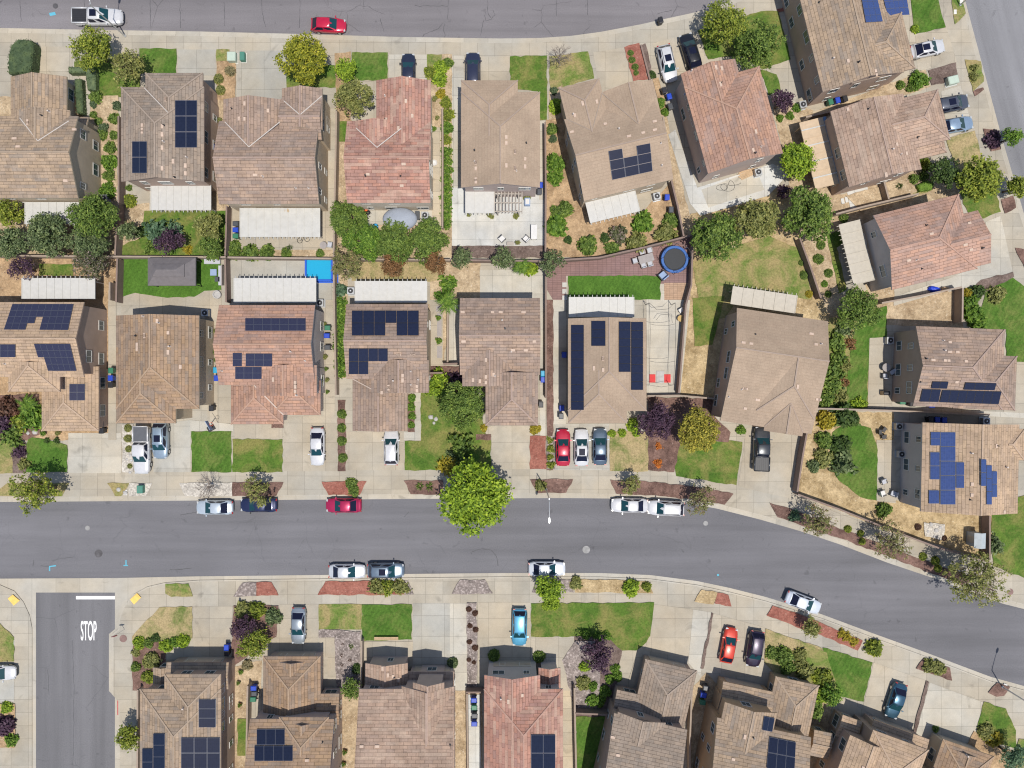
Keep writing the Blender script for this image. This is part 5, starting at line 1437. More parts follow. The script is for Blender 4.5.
B('dry brown ball shrub', 'on straw yard inside the curved wall', 'dry ball shrubs', [(918, 527, 3.4), (944, 538, 3)], 'brown', 'tight')
B('round shrub', 'in mulch strip along the curved road wall', 'round shrubs along the curved wall', [(848, 529, 4.2), (860.6, 533.5, 3.8), (862, 541.5, 3.8), (923, 556.5, 4.2), (935.6, 560.8, 4.6), (938, 568.6, 4.2)], 'ygreen', 'tight')
B('grey shrub', 'at lawn edge right of the small shed', None, [(994, 545, 8)], 'grey', 'loose')
B('orange flowering bush', 'in mulch left of broad yellow green tree', 'orange bushes in the mulch', [(658.6, 446, 3), (658, 463, 3.8)], 'orange', 'loose')
B('small shrub', 'beside the tilted taupe house front', 'shrubs at the tilted house front', [(741, 430, 4.5), (787.5, 428, 5, 'olive')], 'vivid')
B('shrub', 'along top of small lawn beside dark blue car', 'shrubs above the small lawn', [(612, 433.5, 3.8), (622, 433, 4), (633, 425, 6), (636, 433, 3.8)], 'lime')
B('small shrub', 'in gravel strip left of the red driveway car', 'shrubs left of the red car', [(550, 440, 3), (551, 449, 3.4), (550, 457, 3), (551, 465, 3.6)], 'ygreen', 'loose')
B('round olive shrub', 'beside street lamp in mid kerb planter', None, [(540.6, 485.5, 5.5)], 'olive')
B('shrub', 'around front lawn of panel free house by palm', 'shrubs around the lawn of panel free house', [(441, 378, 8, 'lime'), (434, 387, 8, 'lime'), (455, 381, 8, 'purple'), (461, 444, 10, 'green'), (447, 466, 8, 'gold'), (451, 455, 5, 'grey'), (462, 458, 6, 'dark')], 'green', 'loose')
B('small yellow shrub', 'at garage front of panel free house', 'yellow shrubs at garage front', [(484, 428, 3.5), (535, 429, 5)], 'gold')
B('small shrub', 'in mulch beside path of black array house', 'shrubs by the black array house', [(411.7, 398, 4), (411, 407, 4), (412, 416, 3.8), (411.5, 425, 3.6)], 'vivid')
B('spiky green plant', 'in kerb planter left of the big street tree', 'spiky planter plants', [(420, 486, 6), (430, 486.5, 6)], 'green', 'tuft', 'plant', 'plant')
B('leafy shrub', 'in strip right of terracotta house', 'leafy shrubs right of terracotta house', [(341, 303, 5.5), (340, 311, 5.8), (341.5, 320, 5.5), (340.5, 329, 5.8), (341, 338, 5.5), (340, 347, 5.8), (341, 356, 5.5), (341, 365, 5.8), (340.5, 373, 5)], 'vivid', 'loose')
B('round shrub', 'in mulch strip by driveway of black array house', 'round shrubs in the mulch strip', [(341.8, 414, 5), (341.6, 428, 5), (341.8, 441, 5.2), (342.6, 458, 5)], 'green', 'tight')
B('low shrub', 'in kerb planter above the red parked car', 'shrubs above the red parked car', [(351, 483.5, 5.5), (354, 491, 5.5)], 'green')
B('round shrub', 'in white gravel left of white pickup', 'shrubs left of the driveway pickup', [(128, 428, 4.2), (128, 438.5, 4.2), (129, 449, 3.8), (130, 466, 3)], 'olive', 'tight')
B('shrub', 'in front bed around low palm at left edge', 'shrubs around the low palm', [(8, 408, 9, 'brown'), (33, 418, 10, 'vivid'), (12, 437, 9.5, 'green'), (21, 422, 8, 'ygreen'), (4, 424, 8, 'purple'), (47, 440.5, 2.8, 'dark'), (57, 440.5, 2.8, 'dark'), (20, 452, 6, 'purple'), (24, 464, 5, 'olive')], 'green', 'loose')
B('shrub', 'at left edge near the white car', 'shrubs at the lower left edge', [(6.6, 708, 5.5, 'lime'), (4, 725, 10, 'purple'), (11, 740, 6.5, 'vivid')], 'green')
B('shrub', 'in corner bed of the brown corner house', 'shrubs in the corner bed', [(139, 643, 6, 'lime'), (148, 643, 5, 'green'), (155.5, 638, 4.5, 'dark'), (166, 646, 6, 'lime'), (183, 641, 6, 'lime'), (151, 661, 8, 'olive'), (135.6, 667, 4.6, 'green'), (148, 677, 6, 'ygreen'), (135.6, 652, 4, 'olive'), (174, 642, 5, 'vivid')], 'green')
B('shrub', 'in the mulch left of the silver sedan', 'shrubs left of the silver sedan', [(244, 611, 9, 'olive'), (257, 610, 8, 'ygreen'), (273, 617, 8, 'grey'), (247, 665, 5, 'dry')], 'green')
B('small dark tuft', 'on gravel right of the tan gable garage', 'tufts on the gravel', [(343, 644, 2.4), (351, 646.5, 4, 'green'), (342, 655, 2.6), (350, 660, 2.8), (342, 664.5, 2.6)], 'brown', 'tuft', 'plant', 'plant')
B('dark shrub', 'at the gravel edge above red bloom tree', None, [(357, 669, 5)], 'dark')
B('reddish brown tuft', 'in gravel strip left of turquoise car', 'reddish tufts in the gravel strip', [(469, 609, 3.2), (475, 613, 3.2), (470, 625.6, 3), (475.5, 629.5, 3.2), (469.6, 641.6, 3), (475, 647.5, 3.4), (469, 659.5, 2.6), (474, 662, 2.4)], 'brown', 'tight')
B('dark round bush', 'flanking garage of the red tiled house', 'bushes flanking the garage', [(494, 656, 6.5), (539, 657, 6.5)], 'green', 'tight')
B('greyish round bush', 'at garage corner of reddish brown house', None, [(452.5, 663, 5.5)], 'grey', 'tight')
B('bright shrub', 'in gravel bed right of red tiled house', 'shrubs in the gravel bed', [(586, 634, 5), (598, 637, 4.5), (585, 666, 5.5, 'lime'), (583, 683, 7, 'olive'), (592.5, 686, 5), (592, 700, 5.5), (599.5, 701, 5.5), (605, 692, 6), (610, 679, 4.6), (617.5, 676.6, 5), (615, 669, 4.6), (606, 636, 5)], 'vivid')
B('shrub', 'between lawn and brown house behind black car', 'shrubs between lawn and brown house', [(772, 653, 6), (784, 656, 8.5), (788, 667, 7.5), (804, 670, 9, 'olive'), (822, 678, 9.5, 'ygreen'), (818.6, 696, 8.5, 'lime'), (814, 710, 9), (800, 655, 7, 'olive')], 'green')
B('small gold shrub', 'in red kerb strip on the curve', 'gold shrubs in the red strip', [(841.6, 633.5, 4), (847, 637, 4), (853.6, 641.5, 4)], 'gold', 'loose')
B('large round bush', 'at the lower end of red kerb strip', None, [(874, 648, 8.5)], 'ygreen')
B('wide low shrub', 'filling kerb planter above teal car driveway', 'planter shrubs above teal car', [(930, 666, 6.5), (939, 668.5, 6.5)], 'olive')
B('yellow bush', 'on lawn edge at bottom right corner', 'yellow bushes at bottom right', [(995, 739, 7.5, 'gold'), (986, 732, 7.5, 'olive')], 'gold')
B('small bush', 'at driveway corner of the cropped brown roof', None, [(935.6, 729, 3.4)], 'green')
B('shrub', 'in red kerb strip by grey parked SUV', 'shrubs by the grey parked SUV', [(377, 587.5, 7), (388.5, 587, 6.5, 'ygreen'), (397, 586.5, 6), (404, 588, 5)], 'olive', 'loose')
B('round shrub', 'in straw strip right of bright young tree', 'shrubs in the straw strip', [(576, 583.5, 6, 'olive'), (631, 588, 8, 'lime'), (646.5, 586.5, 5, 'ygreen')], 'olive')
B('bluish shrub', 'in mulch by the utility lids on curve', None, [(795, 516, 5)], 'teal', 'loose')
B('yellow shrub', 'overhanging top of the wide south lawn', 'yellow shrubs on wide south lawn', [(553, 604, 6), (546, 606, 4)], 'lime')
B('yellow green shrub', 'behind the mulch bed near small palm', None, [(530, 268, 7.5)], 'lime')
B('small plant', 'below the half slatted cover of taupe house', 'small plants on chair patio', [(469, 214.5, 2.5), (491, 215.5, 3), (516, 216, 3), (527, 197, 3.5)], 'olive')
B('leafy shrub', 'between sheds and cover of black array house', None, [(340, 290, 7)], 'teal')
B('grassy clump', 'below the panel free house palm', 'grassy clumps by the palm', [(448, 284, 8), (441, 296, 5)], 'vivid', 'loose')
# ------------------------------------------------------------------ vehicles
def car_body(kind, L, W, Ht, fr):
    """lofted shell; x forward. returns MB of body, dict of glass"""
    hl, hw = L / 2, W / 2
    zb = {'sedan': .93, 'suv': 1.06, 'hatch': .97, 'pickup': 1.12}[kind]
    xw, xr = fr['wb'], fr['rb']                # windscreen base, rear glass base
    st = [(hl, .42, .50, .58), (hl - .05, .60, .42, .66), (hl - .16, .76, .36, zb * .76), (hl - .36, .89, .32, zb * .84), (hl - .75, .97, .28, zb * .9), (xw + .15, 1., .26, zb * .96), (xw - .25, 1., .26, zb), (0, 1., .26, zb), (xr + .2, 1., .26, zb)]
    if kind == 'sedan': st += [(xr - .1, 1., .26, zb * 1.0), (-hl + .5, .97, .30, zb * .98), (-hl + .2, .87, .36, zb * .93), (-hl + .06, .73, .42, zb * .84), (-hl, .55, .5, zb * .68)]
    else: st += [(-hl + .45, .98, .28, zb), (-hl + .18, .90, .34, zb * .98), (-hl + .05, .77, .42, zb * .86), (-hl, .6, .5, zb * .66)]
    rings = []
    for x, w, z0, z1 in st:
        w = w * hw; m = z0 + (z1 - z0) * .55
        rings.append([(x, -w * .9, z0), (x, -w * .985, z0 + .08), (x, -w, m), (x, -w * .965, z1 - .10), (x, -w * .86, z1 - .015), (x, -w * .5, z1 + .025), (x, 0, z1 + .035),
                      (x, w * .5, z1 + .025), (x, w * .86, z1 - .015), (x, w * .965, z1 - .10), (x, w, m), (x, w * .985, z0 + .08), (x, w * .9, z0)])
    mb = MB(); mb.grid(rings, 0, True, True, True)
    return mb, zb

plain('bed_grey', (.085, .09, .105), .5)
CARDIM = {'sedan': (4.75, 1.83, 1.45, dict(wb=1.12, wt=.22, rt=-.98, rb=-1.75)), 'suv': (4.75, 1.92, 1.70, dict(wb=1.22, wt=.40, rt=-1.68, rb=-2.14)),
          'hatch': (4.2, 1.76, 1.50, dict(wb=1.05, wt=.2, rt=-1.25, rb=-1.88)), 'pickup': (5.9, 2.02, 1.86, dict(wb=1.42, wt=.62, rt=-.70, rb=-.95))}

def car(label, kind, px, py, ang, col, metal=.2, cover=None, L=None, name=None):
    L0, W, Ht, fr = CARDIM[kind]; L = L or L0
    if L != L0: fr = {k: v * L / L0 for k, v in fr.items()}
    hl, hw = L / 2, W / 2
    x, y = P(px, py, .75)
    onroad = (497 < py < 582 and px < 640) or (py < 32 and px < 500) or (px, py) == (803, 602)
    root = thing(name or ('pickup_truck' if kind == 'pickup' else 'car'), (x, y, .004 if onroad else GZ + .03), -math.radians(ang), label, 'pickup' if kind == 'pickup' else 'car', None, (1.03, 1.05, 1.))
    m = paint('paint_%02d%02d%02d_%d' % (*(int(c * 99) for c in col), int(metal * 10)), col, metal)
    mb, zb = car_body(kind, L, W, Ht, fr)
    wb, wt, rt, rb = fr['wb'], fr['wt'], fr['rt'], fr['rb']
    bw, tw = hw * .92, hw * .73
    if kind == 'pickup': tw = hw * .76
    zr = Ht; base = zb - .04
    # cabin shell with pillars, tumblehome and a crowned roof
    rings = [[(wb, -bw * .88, base), (wb + .05, 0, base), (wb, bw * .88, base), (wb * .6 + rb * .4, bw, base), (rb, bw * .9, base), (rb - .05, 0, base), (rb, -bw * .9, base), (wb * .6 + rb * .4, -bw, base)],
             [(wt, -tw * .92, zr - .06), (wt + .06, 0, zr - .03), (wt, tw * .92, zr - .06), (wt * .5 + rt * .5, tw, zr - .05), (rt, tw * .92, zr - .07), (rt - .05, 0, zr - .05), (rt, -tw * .92, zr - .07), (wt * .5 + rt * .5, -tw, zr - .05)],
             [(wt - .14, -tw * .78, zr - .01), (wt - .1, 0, zr + .015), (wt - .14, tw * .78, zr - .01), (wt * .5 + rt * .5, tw * .84, zr), (rt + .14, tw * .78, zr - .015), (rt + .1, 0, zr), (rt + .14, -tw * .78, zr - .015), (wt * .5 + rt * .5, -tw * .84, zr)]]
    mb.grid(rings, 0, True, False, True)
    if kind == 'pickup':                       # cargo bed walls stand above the floor panel
        b0, b1 = rb - .12, -hl + .06
        for sy in (-1, 1): mb.bar((b0, sy * (hw - .09), zb + .06), (b1, sy * (hw - .09), zb + .06), .15, .16)
        mb.bar((b1, -hw + .1, zb + .06), (b1, hw - .1, zb + .06), .10, .16); mb.bar((b0, -hw + .1, zb + .06), (b0, hw - .1, zb + .06), .08, .16)
    body = mb.build('body', m, root, True)
    def pane(nm, pts, mat='glass_car'):
        c = sum((Vector(p) for p in pts), Vector()) / len(pts)
        n = (Vector(pts[1]) - Vector(pts[0])).cross(Vector(pts[2]) - Vector(pts[0])).normalized()
        if n.dot(c - Vector((0, 0, .8))) < 0: n = -n; pts = pts[::-1]
        b = MB(); b.grid([[Vector(p) - n * .05 for p in pts], [Vector(p) + n * .035 for p in pts]], 0, True, True, True)
        b.build(nm, mat, root)
    def lerp(a, b, t): return tuple(a[i] + (b[i] - a[i]) * t for i in range(3))
    def quad(a, b, c, d, lo=.06, hi=.94, s0=.05, s1=.95):
        p, q = lerp(a, d, lo), lerp(b, c, lo); r, t = lerp(b, c, hi), lerp(a, d, hi)
        return [lerp(p, q, s0), lerp(p, q, s1), lerp(t, r, s1), lerp(t, r, s0)]
    pane('windshield', quad((wb + .02, -bw * .92, base), (wb + .02, bw * .92, base), (wt, tw * .95, zr - .05), (wt, -tw * .95, zr - .05)))
    pane('rear_window', quad((rb - .02, -bw * .92, base), (rb - .02, bw * .92, base), (rt, tw * .95, zr - .05), (rt, -tw * .95, zr - .05)), 'glass_dark')
    for sy in (-1, 1):
        A, Bq, Cq, D = (wb * .92, sy * bw * .93, base), (rb * .96, sy * bw * .95, base), (rt, sy * tw * .96, zr - .06), (wt, sy * tw * .96, zr - .06)
        for s0, s1 in ((.05, .48), (.53, .95)):
            pane('side_window', quad(A, Bq, Cq, D, .12, .88, s0, s1), 'glass_dark')
    if cover == 'sunroof':
        pane('sunroof', [(wt - .3, -tw * .56, zr - .005), (wt - .3, tw * .56, zr - .005), (wt - 1.15, tw * .56, zr - .005), (wt - 1.15, -tw * .56, zr - .005)], 'glass_dark')
    if cover == 'rack':
        for xx in (wt - .35, rt + .45):
            b = MB(); b.bar((xx, -tw * .86, zr + .05), (xx, tw * .86, zr + .05), .06, .04); b.build('roof_rack', 'dark_metal', root)
    if cover == 'rails' or kind == 'suv':
        for sy in (-1, 1):
            b = MB(); b.bar((wt - .2, sy * tw * .84, zr + .03), (rt + .15, sy * tw * .84, zr + .025), .045, .05); b.build('roof_rail', 'dark_metal', root)
    if kind == 'pickup':
        b = MB(); zf = zb + (.11 if cover == 'tonneau' else .045)
        b.box(((rb - .16 - hl + .12) / 2, 0, zf - .01), (abs(-hl + .12 - rb + .16), W - .34, .03))
        if cover != 'tonneau':
            for i in range(7): b.bar((rb - .2, -hw + .3 + i * (W - .6) / 6, zf + .012), (-hl + .16, -hw + .3 + i * (W - .6) / 6, zf + .012), .09, .02)
        b.build('bed_liner' if cover != 'tonneau' else 'bed_cover', 'black_plastic' if cover != 'tonneau' else 'bed_grey', root)
    wr = .34 if kind in ('sedan', 'hatch') else .385
    for sx in (hl * .61, -hl * .59):
        for sy in (-1, 1):
            b = MB(); b.wheel((sx, sy * (hw - .10), wr), wr, .22, n=16)
            t = b.build('wheel', 'rubber', root)
            b = MB(); b.wheel((sx, sy * (hw - .0), wr), wr * .62, .03, n=10); b.build('rim', 'rim', t)
    for sy in (-1, 1):
        b = MB(); b.box((hl - .22, sy * hw * .68, zb * .73), (.22, .30, .12), sy * -.35); b.build('headlight', 'lamp_lens', root)
        b = MB(); b.box((-hl + .07, sy * hw * .72, zb * .82), (.10, .28, .16), sy * .3); b.build('taillight', 'tail_lens', root)
        b = MB(); b.box((wb - .18, sy * (hw + .07), zb + .06), (.13, .22, .13)); b.build('mirror', m if sum(col) > .12 else 'black_plastic', root)
    b = MB(); b.box((hl - .03, 0, .55), (.05, W * .42, .12)); b.build('grille', 'black_plastic', root)
    return root

WHITE, SILVER, RED, NAVY, BLACK, GREYBLUE, CHAR = (.55, .55, .565), (.52, .54, .57), (.36, .008, .03), (.012, .018, .05), (.012, .012, .016), (.20, .27, .36), (.07, .085, .11)
for a in [
 ('white crew cab pickup with open dark bed on top street', 'pickup', 98, 17, 0, WHITE, .1, 'sunroof', 6.35),
 ('red hatchback driving right along the top street', 'hatch', 328.5, 25, 2, (.50, .012, .05), .2, None, 4.5),
 ('dark car half under the eave of patchy red tiled house', 'sedan', 408.5, 72, -90, (.02, .025, .05), .2),
 ('dark blue SUV parked above the plain smooth taupe roof', 'suv', 473, 71, -90, (.03, .035, .07), .3),
 ('white SUV with dark roof panel beside the tilted red house', 'suv', 667, 64, 77, WHITE, .1, 'sunroof', 4.8),
 ('black SUV parked nose out beside the white SUV', 'suv', 690, 52, -107, BLACK, .2, 'sunroof', 4.8),
 ('white sedan parked half under tan corner house eave', 'sedan', 927, 49, -12, WHITE, .1, 'sunroof', 4.5),
 ('dark grey SUV upper of two cars at the pinkish brown house', 'suv', 950, 104.5, -11, (.10, .11, .14), .5, 'sunroof'),
 ('pale blue sedan lower of two cars at the pinkish brown house', 'sedan', 954.5, 125.5, -10, (.30, .40, .52), .5),
 ('white pickup with grey bed cover in driveway of brown tiled house', 'pickup', 142.5, 450, 90, WHITE, .1, 'tonneau', 6.2),
 ('silver blue SUV beside the driveway pickup', 'suv', 161, 440.5, 90, (.30, .38, .46), .5, 'sunroof'),
 ('white sedan in driveway of the terracotta roofed house', 'sedan', 317.5, 446.5, 90, WHITE, .1, None, 4.9),
 ('white hatchback in driveway of black L array house', 'suv', 391.5, 447.5, -90, WHITE, .1, None, 4.5),
 ('red sedan leftmost of three cars in one driveway', 'sedan', 563, 447.5, -90, (.42, .012, .04), .15),
 ('white sedan between the red and dark blue driveway cars', 'sedan', 581.5, 447.5, -90, WHITE, .1, 'sunroof'),
 ('dark blue sedan rightmost of three cars in one driveway', 'sedan', 600, 446.5, -90, (.09, .13, .18), .4),
 ('dark grey pickup in driveway of tilted taupe house', 'pickup', 761, 448.5, -88, (.035, .04, .048), .3, None, 5.8),
 ('silver sedan first in line at north kerb of main road', 'sedan', 214.5, 507.5, 180, (.50, .56, .62), .35),
 ('dark blue sedan under the sparse tree at north kerb', 'sedan', 258.5, 505, 180, (.018, .025, .075), .3),
 ('crimson sedan parked at north kerb of main road', 'sedan', 343.5, 505.5, 180, (.40, .015, .075), .3, None, 4.6),
 ('white sedan at north kerb ahead of white SUV', 'sedan', 629.5, 505.5, 181, WHITE, .1),
 ('white SUV at north kerb behind white sedan', 'suv', 665.5, 508, 183, WHITE, .1),
 ('silver sedan at south kerb behind grey blue SUV', 'sedan', 347, 571.5, 0, (.60, .61, .63), .3),
 ('grey blue SUV at south kerb ahead of silver sedan', 'suv', 386, 570.5, 0, (.16, .21, .27), .5, 'sunroof'),
 ('silver white sedan at south kerb touching bright young tree', 'sedan', 547, 569, 0, (.64, .66, .70), .25),
 ('pale silver sedan angled at the kerb on the curve', 'sedan', 803, 602.5, 21, (.62, .66, .72), .25, None, 4.7),
 ('grey silver sedan in driveway above tan gable garage', 'sedan', 298.5, 625.5, 91, (.30, .34, .38), .5),
 ('turquoise hatchback in driveway above the red tiled house', 'suv', 519.5, 627, 91, (.10, .36, .56), .35, None, 4.8),
 ('orange red coupe beside the black car in driveway', 'hatch', 728.5, 645, -79, (.55, .045, .02), .15, None, 4.6),
 ('black purple hatchback right of the orange red coupe', 'suv', 754.5, 648.5, 99, (.03, .02, .045), .3, None, 4.7),
 ('teal blue sedan alone in slanted driveway at bottom right', 'sedan', 895.5, 700.5, 108, (.035, .095, .15), .5, None, 4.7),
 ('white car cut off at the lower left edge', 'sedan', -2, 672.5, 0, WHITE, .1)]:
    car(*a)
# ------------------------------------------------------------------ garden walls
def wall_line(label, pts, mat='block_tan', h=1.7, w=.17, name='block_wall'):
    q = [Vector(P(x, y, h)) for x, y in pts]
    def rings(hw, z0, z1):
        r = []
        for i, p in enumerate(q):
            d1 = (p - q[i - 1]).normalized() if i else (q[1] - p).normalized()
            d2 = (q[i + 1] - p).normalized() if i < len(q) - 1 else d1
            n = Vector((-(d1 + d2).y, (d1 + d2).x)).normalized(); n /= max(.5, n.dot(Vector((-d1.y, d1.x))))
            a, b = p - n * hw, p + n * hw
            r.append([(a.x, a.y, z0), (b.x, b.y, z0), (b.x, b.y, z1), (a.x, a.y, z1)])
        return r
    mb = MB(); mb.grid(rings(w / 2, GZ - .05, h - .07), 0, True, True, True)
    o = tag(mb.build(name, mat), label, 'wall')
    mb = MB(); mb.grid(rings(w / 2 + .025, h - .07, h), 0, True, True, True)
    mb.build('cap', mat, o)
    return o
for lab, pts, *m in [
 ('tan block wall along rear of left lots above gazebo', [(-60, 254.5), (0, 255.5), (118, 256.5), (225.5, 257)]),
 ('tan block wall behind pool and rust stained cover house', [(227.5, 257.3), (334, 258.5)]),
 ('tan block wall behind the dense green hedge trees', [(336, 259), (450.5, 259.8)]),
 ('dark block wall behind mulch of the chair patio', [(452.5, 260), (545, 261)], 'block_brown'),
 ('dark block wall slanting from chair patio to trampoline corner', [(546.5, 261), (600, 257.5), (650, 246), (692, 235)], 'block_brown'),
 ('block wall between dirt strip shrubs and taupe tiled house', [(118.3, 116), (118.5, 200), (116, 230), (115, 255)], 'block_brown'),
 ('block wall left of turf lawn with gazebo', [(117, 258.5), (116, 302)], 'block_brown'),
 ('block wall between turf lawn and swimming pool yard', [(225, 258.8), (226, 302)], 'block_brown'),
 ('block wall between taupe and mauve brown houses', [(226.5, 206), (226, 230), (225, 255.5)], 'block_brown'),
 ('block wall between mauve brown and patchy red houses', [(336.3, 110), (335.5, 160), (334.5, 205), (333.5, 257)]),
 ('block wall right of pool beside leafy strip', [(333.5, 260), (334, 300), (335.8, 395)]),
 ('low tan wall beside long shrub strip of patchy red house', [(442.3, 108), (442.6, 140), (442.3, 228)], 'block_tan', 1.2),
 ('block wall right of the chair patio house', [(545.3, 122), (545.8, 190), (545.5, 259)], 'block_brown'),
 ('block wall right of panel free house by mulch strip', [(545.8, 263), (546, 330), (546, 398)], 'block_brown'),
 ('block wall between path and panel free house palm', [(447.8, 312), (447.5, 363)], 'block_tan', 1.2),
 ('short wall closing path left of panel free house', [(443, 364), (460, 363.5)], 'block_brown'),
 ('short wall closing path beside black array house', [(429.5, 373), (442.5, 372.8)], 'block_brown'),
 ('block wall between notched array house and trampoline neighbour', [(671.5, 180), (678, 207), (684, 237)], 'block_brown'),
 ('tan block wall along white SUV side of notched array house', [(663, 116), (667, 140), (671, 178)]),
 ('dark block wall right of trampoline and sports court', [(693, 236), (691.5, 285), (686, 305), (679, 393)], 'block_brown'),
 ('low tan wall below sports court and straw yard', [(647.5, 396), (679, 395.5), (718, 399)], 'block_tan', 1.3),
 ('block wall left of the round shrub gravel strip', [(800, 238), (811, 268), (821, 298)], 'block_brown'),
 ('tan block wall between pinkish brown and salmon roofed houses', [(836, 214), (866, 206), (919, 193.5)], 'block_tan', 1.8),
 ('short tan wall inside garden of pinkish brown house', [(884, 180.5), (889, 199)], 'block_tan', 1.5),
 ('tan block wall below salmon house with blue tarp', [(882, 303), (920, 296), (962, 287)], 'block_tan', 1.8),
 ('broad tan wall between dirt yard and clipped hedge', [(963, 288), (962.5, 322)], 'block_tan', 1.9),
 ('block wall at right side of tan corner house passage', [(806, 117), (832, 111), (870, 98)], 'block_tan', 1.6),
 ('pale block wall between the black and blue panel houses', [(816, 408.5), (885, 410.5), (990, 414.5)], 'block_tan', 1.7),
 ('brown block wall left of oval lawn yard', [(811, 412), (803, 455), (797.5, 492)], 'block_brown', 1.8),
 ('long block wall curving along main road past shed', [(798, 494.5), (840, 509.5), (892, 530.5), (940, 548.5), (989.5, 562)], 'block_brown', 1.8),
 ('block wall right of the small grey shed', [(990, 516), (990, 560)], 'block_brown', 1.8),
 ('garden wall left of brown tiled corner house', [(137.5, 690), (137, 800)], 'block_tan', 1.5),
 ('block wall between brown corner house and tan gable house', [(247.5, 686), (246.5, 740), (246, 800)], 'block_tan', 1.6),
 ('block wall between tan gable and reddish brown houses', [(361.5, 641), (361, 690), (359.5, 800)], 'block_tan', 1.5),
 ('block wall between reddish brown and red tiled houses', [(467, 694), (468, 800)], 'block_tan', 1.5),
 ('short brown gate wall left of red tiled house', [(466, 692.5), (483, 692.5)], 'block_brown', 1.7),
 ('block wall right of red tiled house by strip lawn', [(574.5, 688), (575.5, 740), (577, 800)], 'block_tan', 1.6),
 ('dark wall above the narrow strip lawn at bottom', [(575.5, 713.5), (612, 715)], 'block_brown', 1.7),
 ('wall between grey brown and brown houses at bottom', [(692, 690), (690, 740), (690, 800)], 'block_tan', 1.5),
 ('low wall between white SUV driveway and mulch bed', [(641, 44.5), (650, 79.5)], 'block_brown', .5),
 ('garden wall at left edge between neighbouring lots', [(109.5, 282), (109.5, 300)], 'block_tan', 1.6)]:
    wall_line(lab, pts, *m)

# ------------------------------------------------------------------ bins, air conditioners, utility boxes
BINM = {'blue': (.01, .05, .42), 'green': (.03, .16, .09), 'grey': (.06, .065, .075), 'black': (.015, .015, .02), 'cyan': (.02, .30, .5)}
for k, v in BINM.items(): plain('bin_' + k, v, .45)
def bin_(label, px, py, col, ang=0):
    x, y = P(px, py, .9)
    root = thing('wheelie_bin', (x, y, GZ + .03), -math.radians(ang), label, 'bin', 'wheelie bins beside houses')
    mb = MB(); mb.grid([[(-.23, -.26, .06), (.23, -.26, .06), (.23, .22, .06), (-.23, .22, .06)], [(-.3, -.36, .98), (.3, -.36, .98), (.3, .34, .98), (-.3, .34, .98)]], 0, True, True, True)
    mb.build('body', 'bin_' + col, root)
    mb = MB(); mb.grid([[(-.32, -.40, .985), (.32, -.40, .985), (.32, .36, .985), (-.32, .36, .985)], [(-.31, -.39, 1.04), (.31, -.39, 1.04), (.31, .36, 1.04), (-.31, .36, 1.04)], [(-.24, -.3, 1.09), (.24, -.3, 1.09), (.24, .3, 1.09), (-.24, .3, 1.09)]], 0, True, True, True)
    mb.build('lid', 'bin_' + col, root)
    mb = MB(); mb.bar((-.26, .42, 1.), (.26, .42, 1.), .04, .04); mb.build('handle', 'black_plastic', root)
    for sx in (-1, 1):
        mb = MB(); mb.grid([[(sx * .26 + d, .24 + .13 * math.cos(t), .11 + .13 * math.sin(t)) for t in (6.283 * k / 12 for k in range(12))] for d in (-.03, .03)], 0, True, True, True); mb.build('wheel', 'rubber', root)
def bins(where, lst, ang=0):
    for (px, py, col), (o, d) in zip(lst, order_words(lst)):
        bin_(f'{col} wheelie bin {where}' if len(lst) == 1 else f'{o} wheelie bin from {d}, {col}, {where}', px, py, col, ang)
bins('by left wall of mauve brown house', [(218.6, 147.5, 'blue')]); bins('at left corner of rust stained cover', [(236.3, 224, 'grey'), (236.3, 230.2, 'blue'), (236.3, 236.3, 'green')], 90)
bins('right of the plain taupe roof', [(540.3, 185.5, 'blue'), (539.5, 192, 'grey')]); bins('near the left side of tilted red tiled house', [(664, 91, 'black'), (669, 97, 'blue'), (670, 107, 'grey')], -15)
bins('in orange dirt yard by notched array house', [(666.8, 197.6, 'blue'), (670.8, 210, 'grey')]); bins('in passage below tan corner house', [(830, 102.3, 'green'), (837, 100.7, 'blue'), (844.4, 99.3, 'black')], -14)
bins('beside left wall of brown tiled house', [(111.8, 370.5, 'green'), (111.4, 378, 'blue'), (111.4, 384.8, 'black')]); bins('on path right of terracotta house', [(328, 328, 'green'), (327.3, 335.8, 'blue'), (328, 347.5, 'grey')], 90)
bins('on path left of terracotta house', [(216.4, 370, 'cyan'), (217, 378, 'blue'), (212, 408, 'black')]); bins('right of panel free house', [(543, 373.5, 'cyan'), (543, 379.5, 'blue'), (540.8, 404.5, 'black')])
bins('left of black strip array house', [(564, 354.8, 'blue'), (561.8, 408, 'blue'), (561, 416, 'grey')]); bins('below the low black panel house', [(901.7, 402, 'green'), (911.5, 404, 'black'), (931, 405, 'blue')], 90)
bins('in dark gap above sandy tan house', [(930, 419.5, 'black'), (936.5, 419.5, 'blue'), (943.5, 420, 'blue')]); bins('at left of bright driveway tree', [(227, 646.8, 'blue'), (227.3, 652.6, 'black')])
bins('left of tan gable garage', [(254.3, 687.5, 'blue'), (254.8, 693, 'grey'), (253.7, 698.6, 'green')], 90); bins('left of red tiled house wall', [(474, 699.5, 'blue'), (474.3, 706.8, 'green'), (474.6, 715, 'grey'), (474.4, 723, 'blue')], 90)
bins('between grey brown and brown bottom houses', [(705.6, 687.5, 'grey'), (703.2, 694.6, 'blue'), (702.3, 701.8, 'green')], 100); bins('left out on top street edge', [(660.3, 21, 'black')], -15)
bins('at garage corner of sedan driveway left edge house', [(102.5, 424, 'grey'), (102.2, 430.5, 'black')])

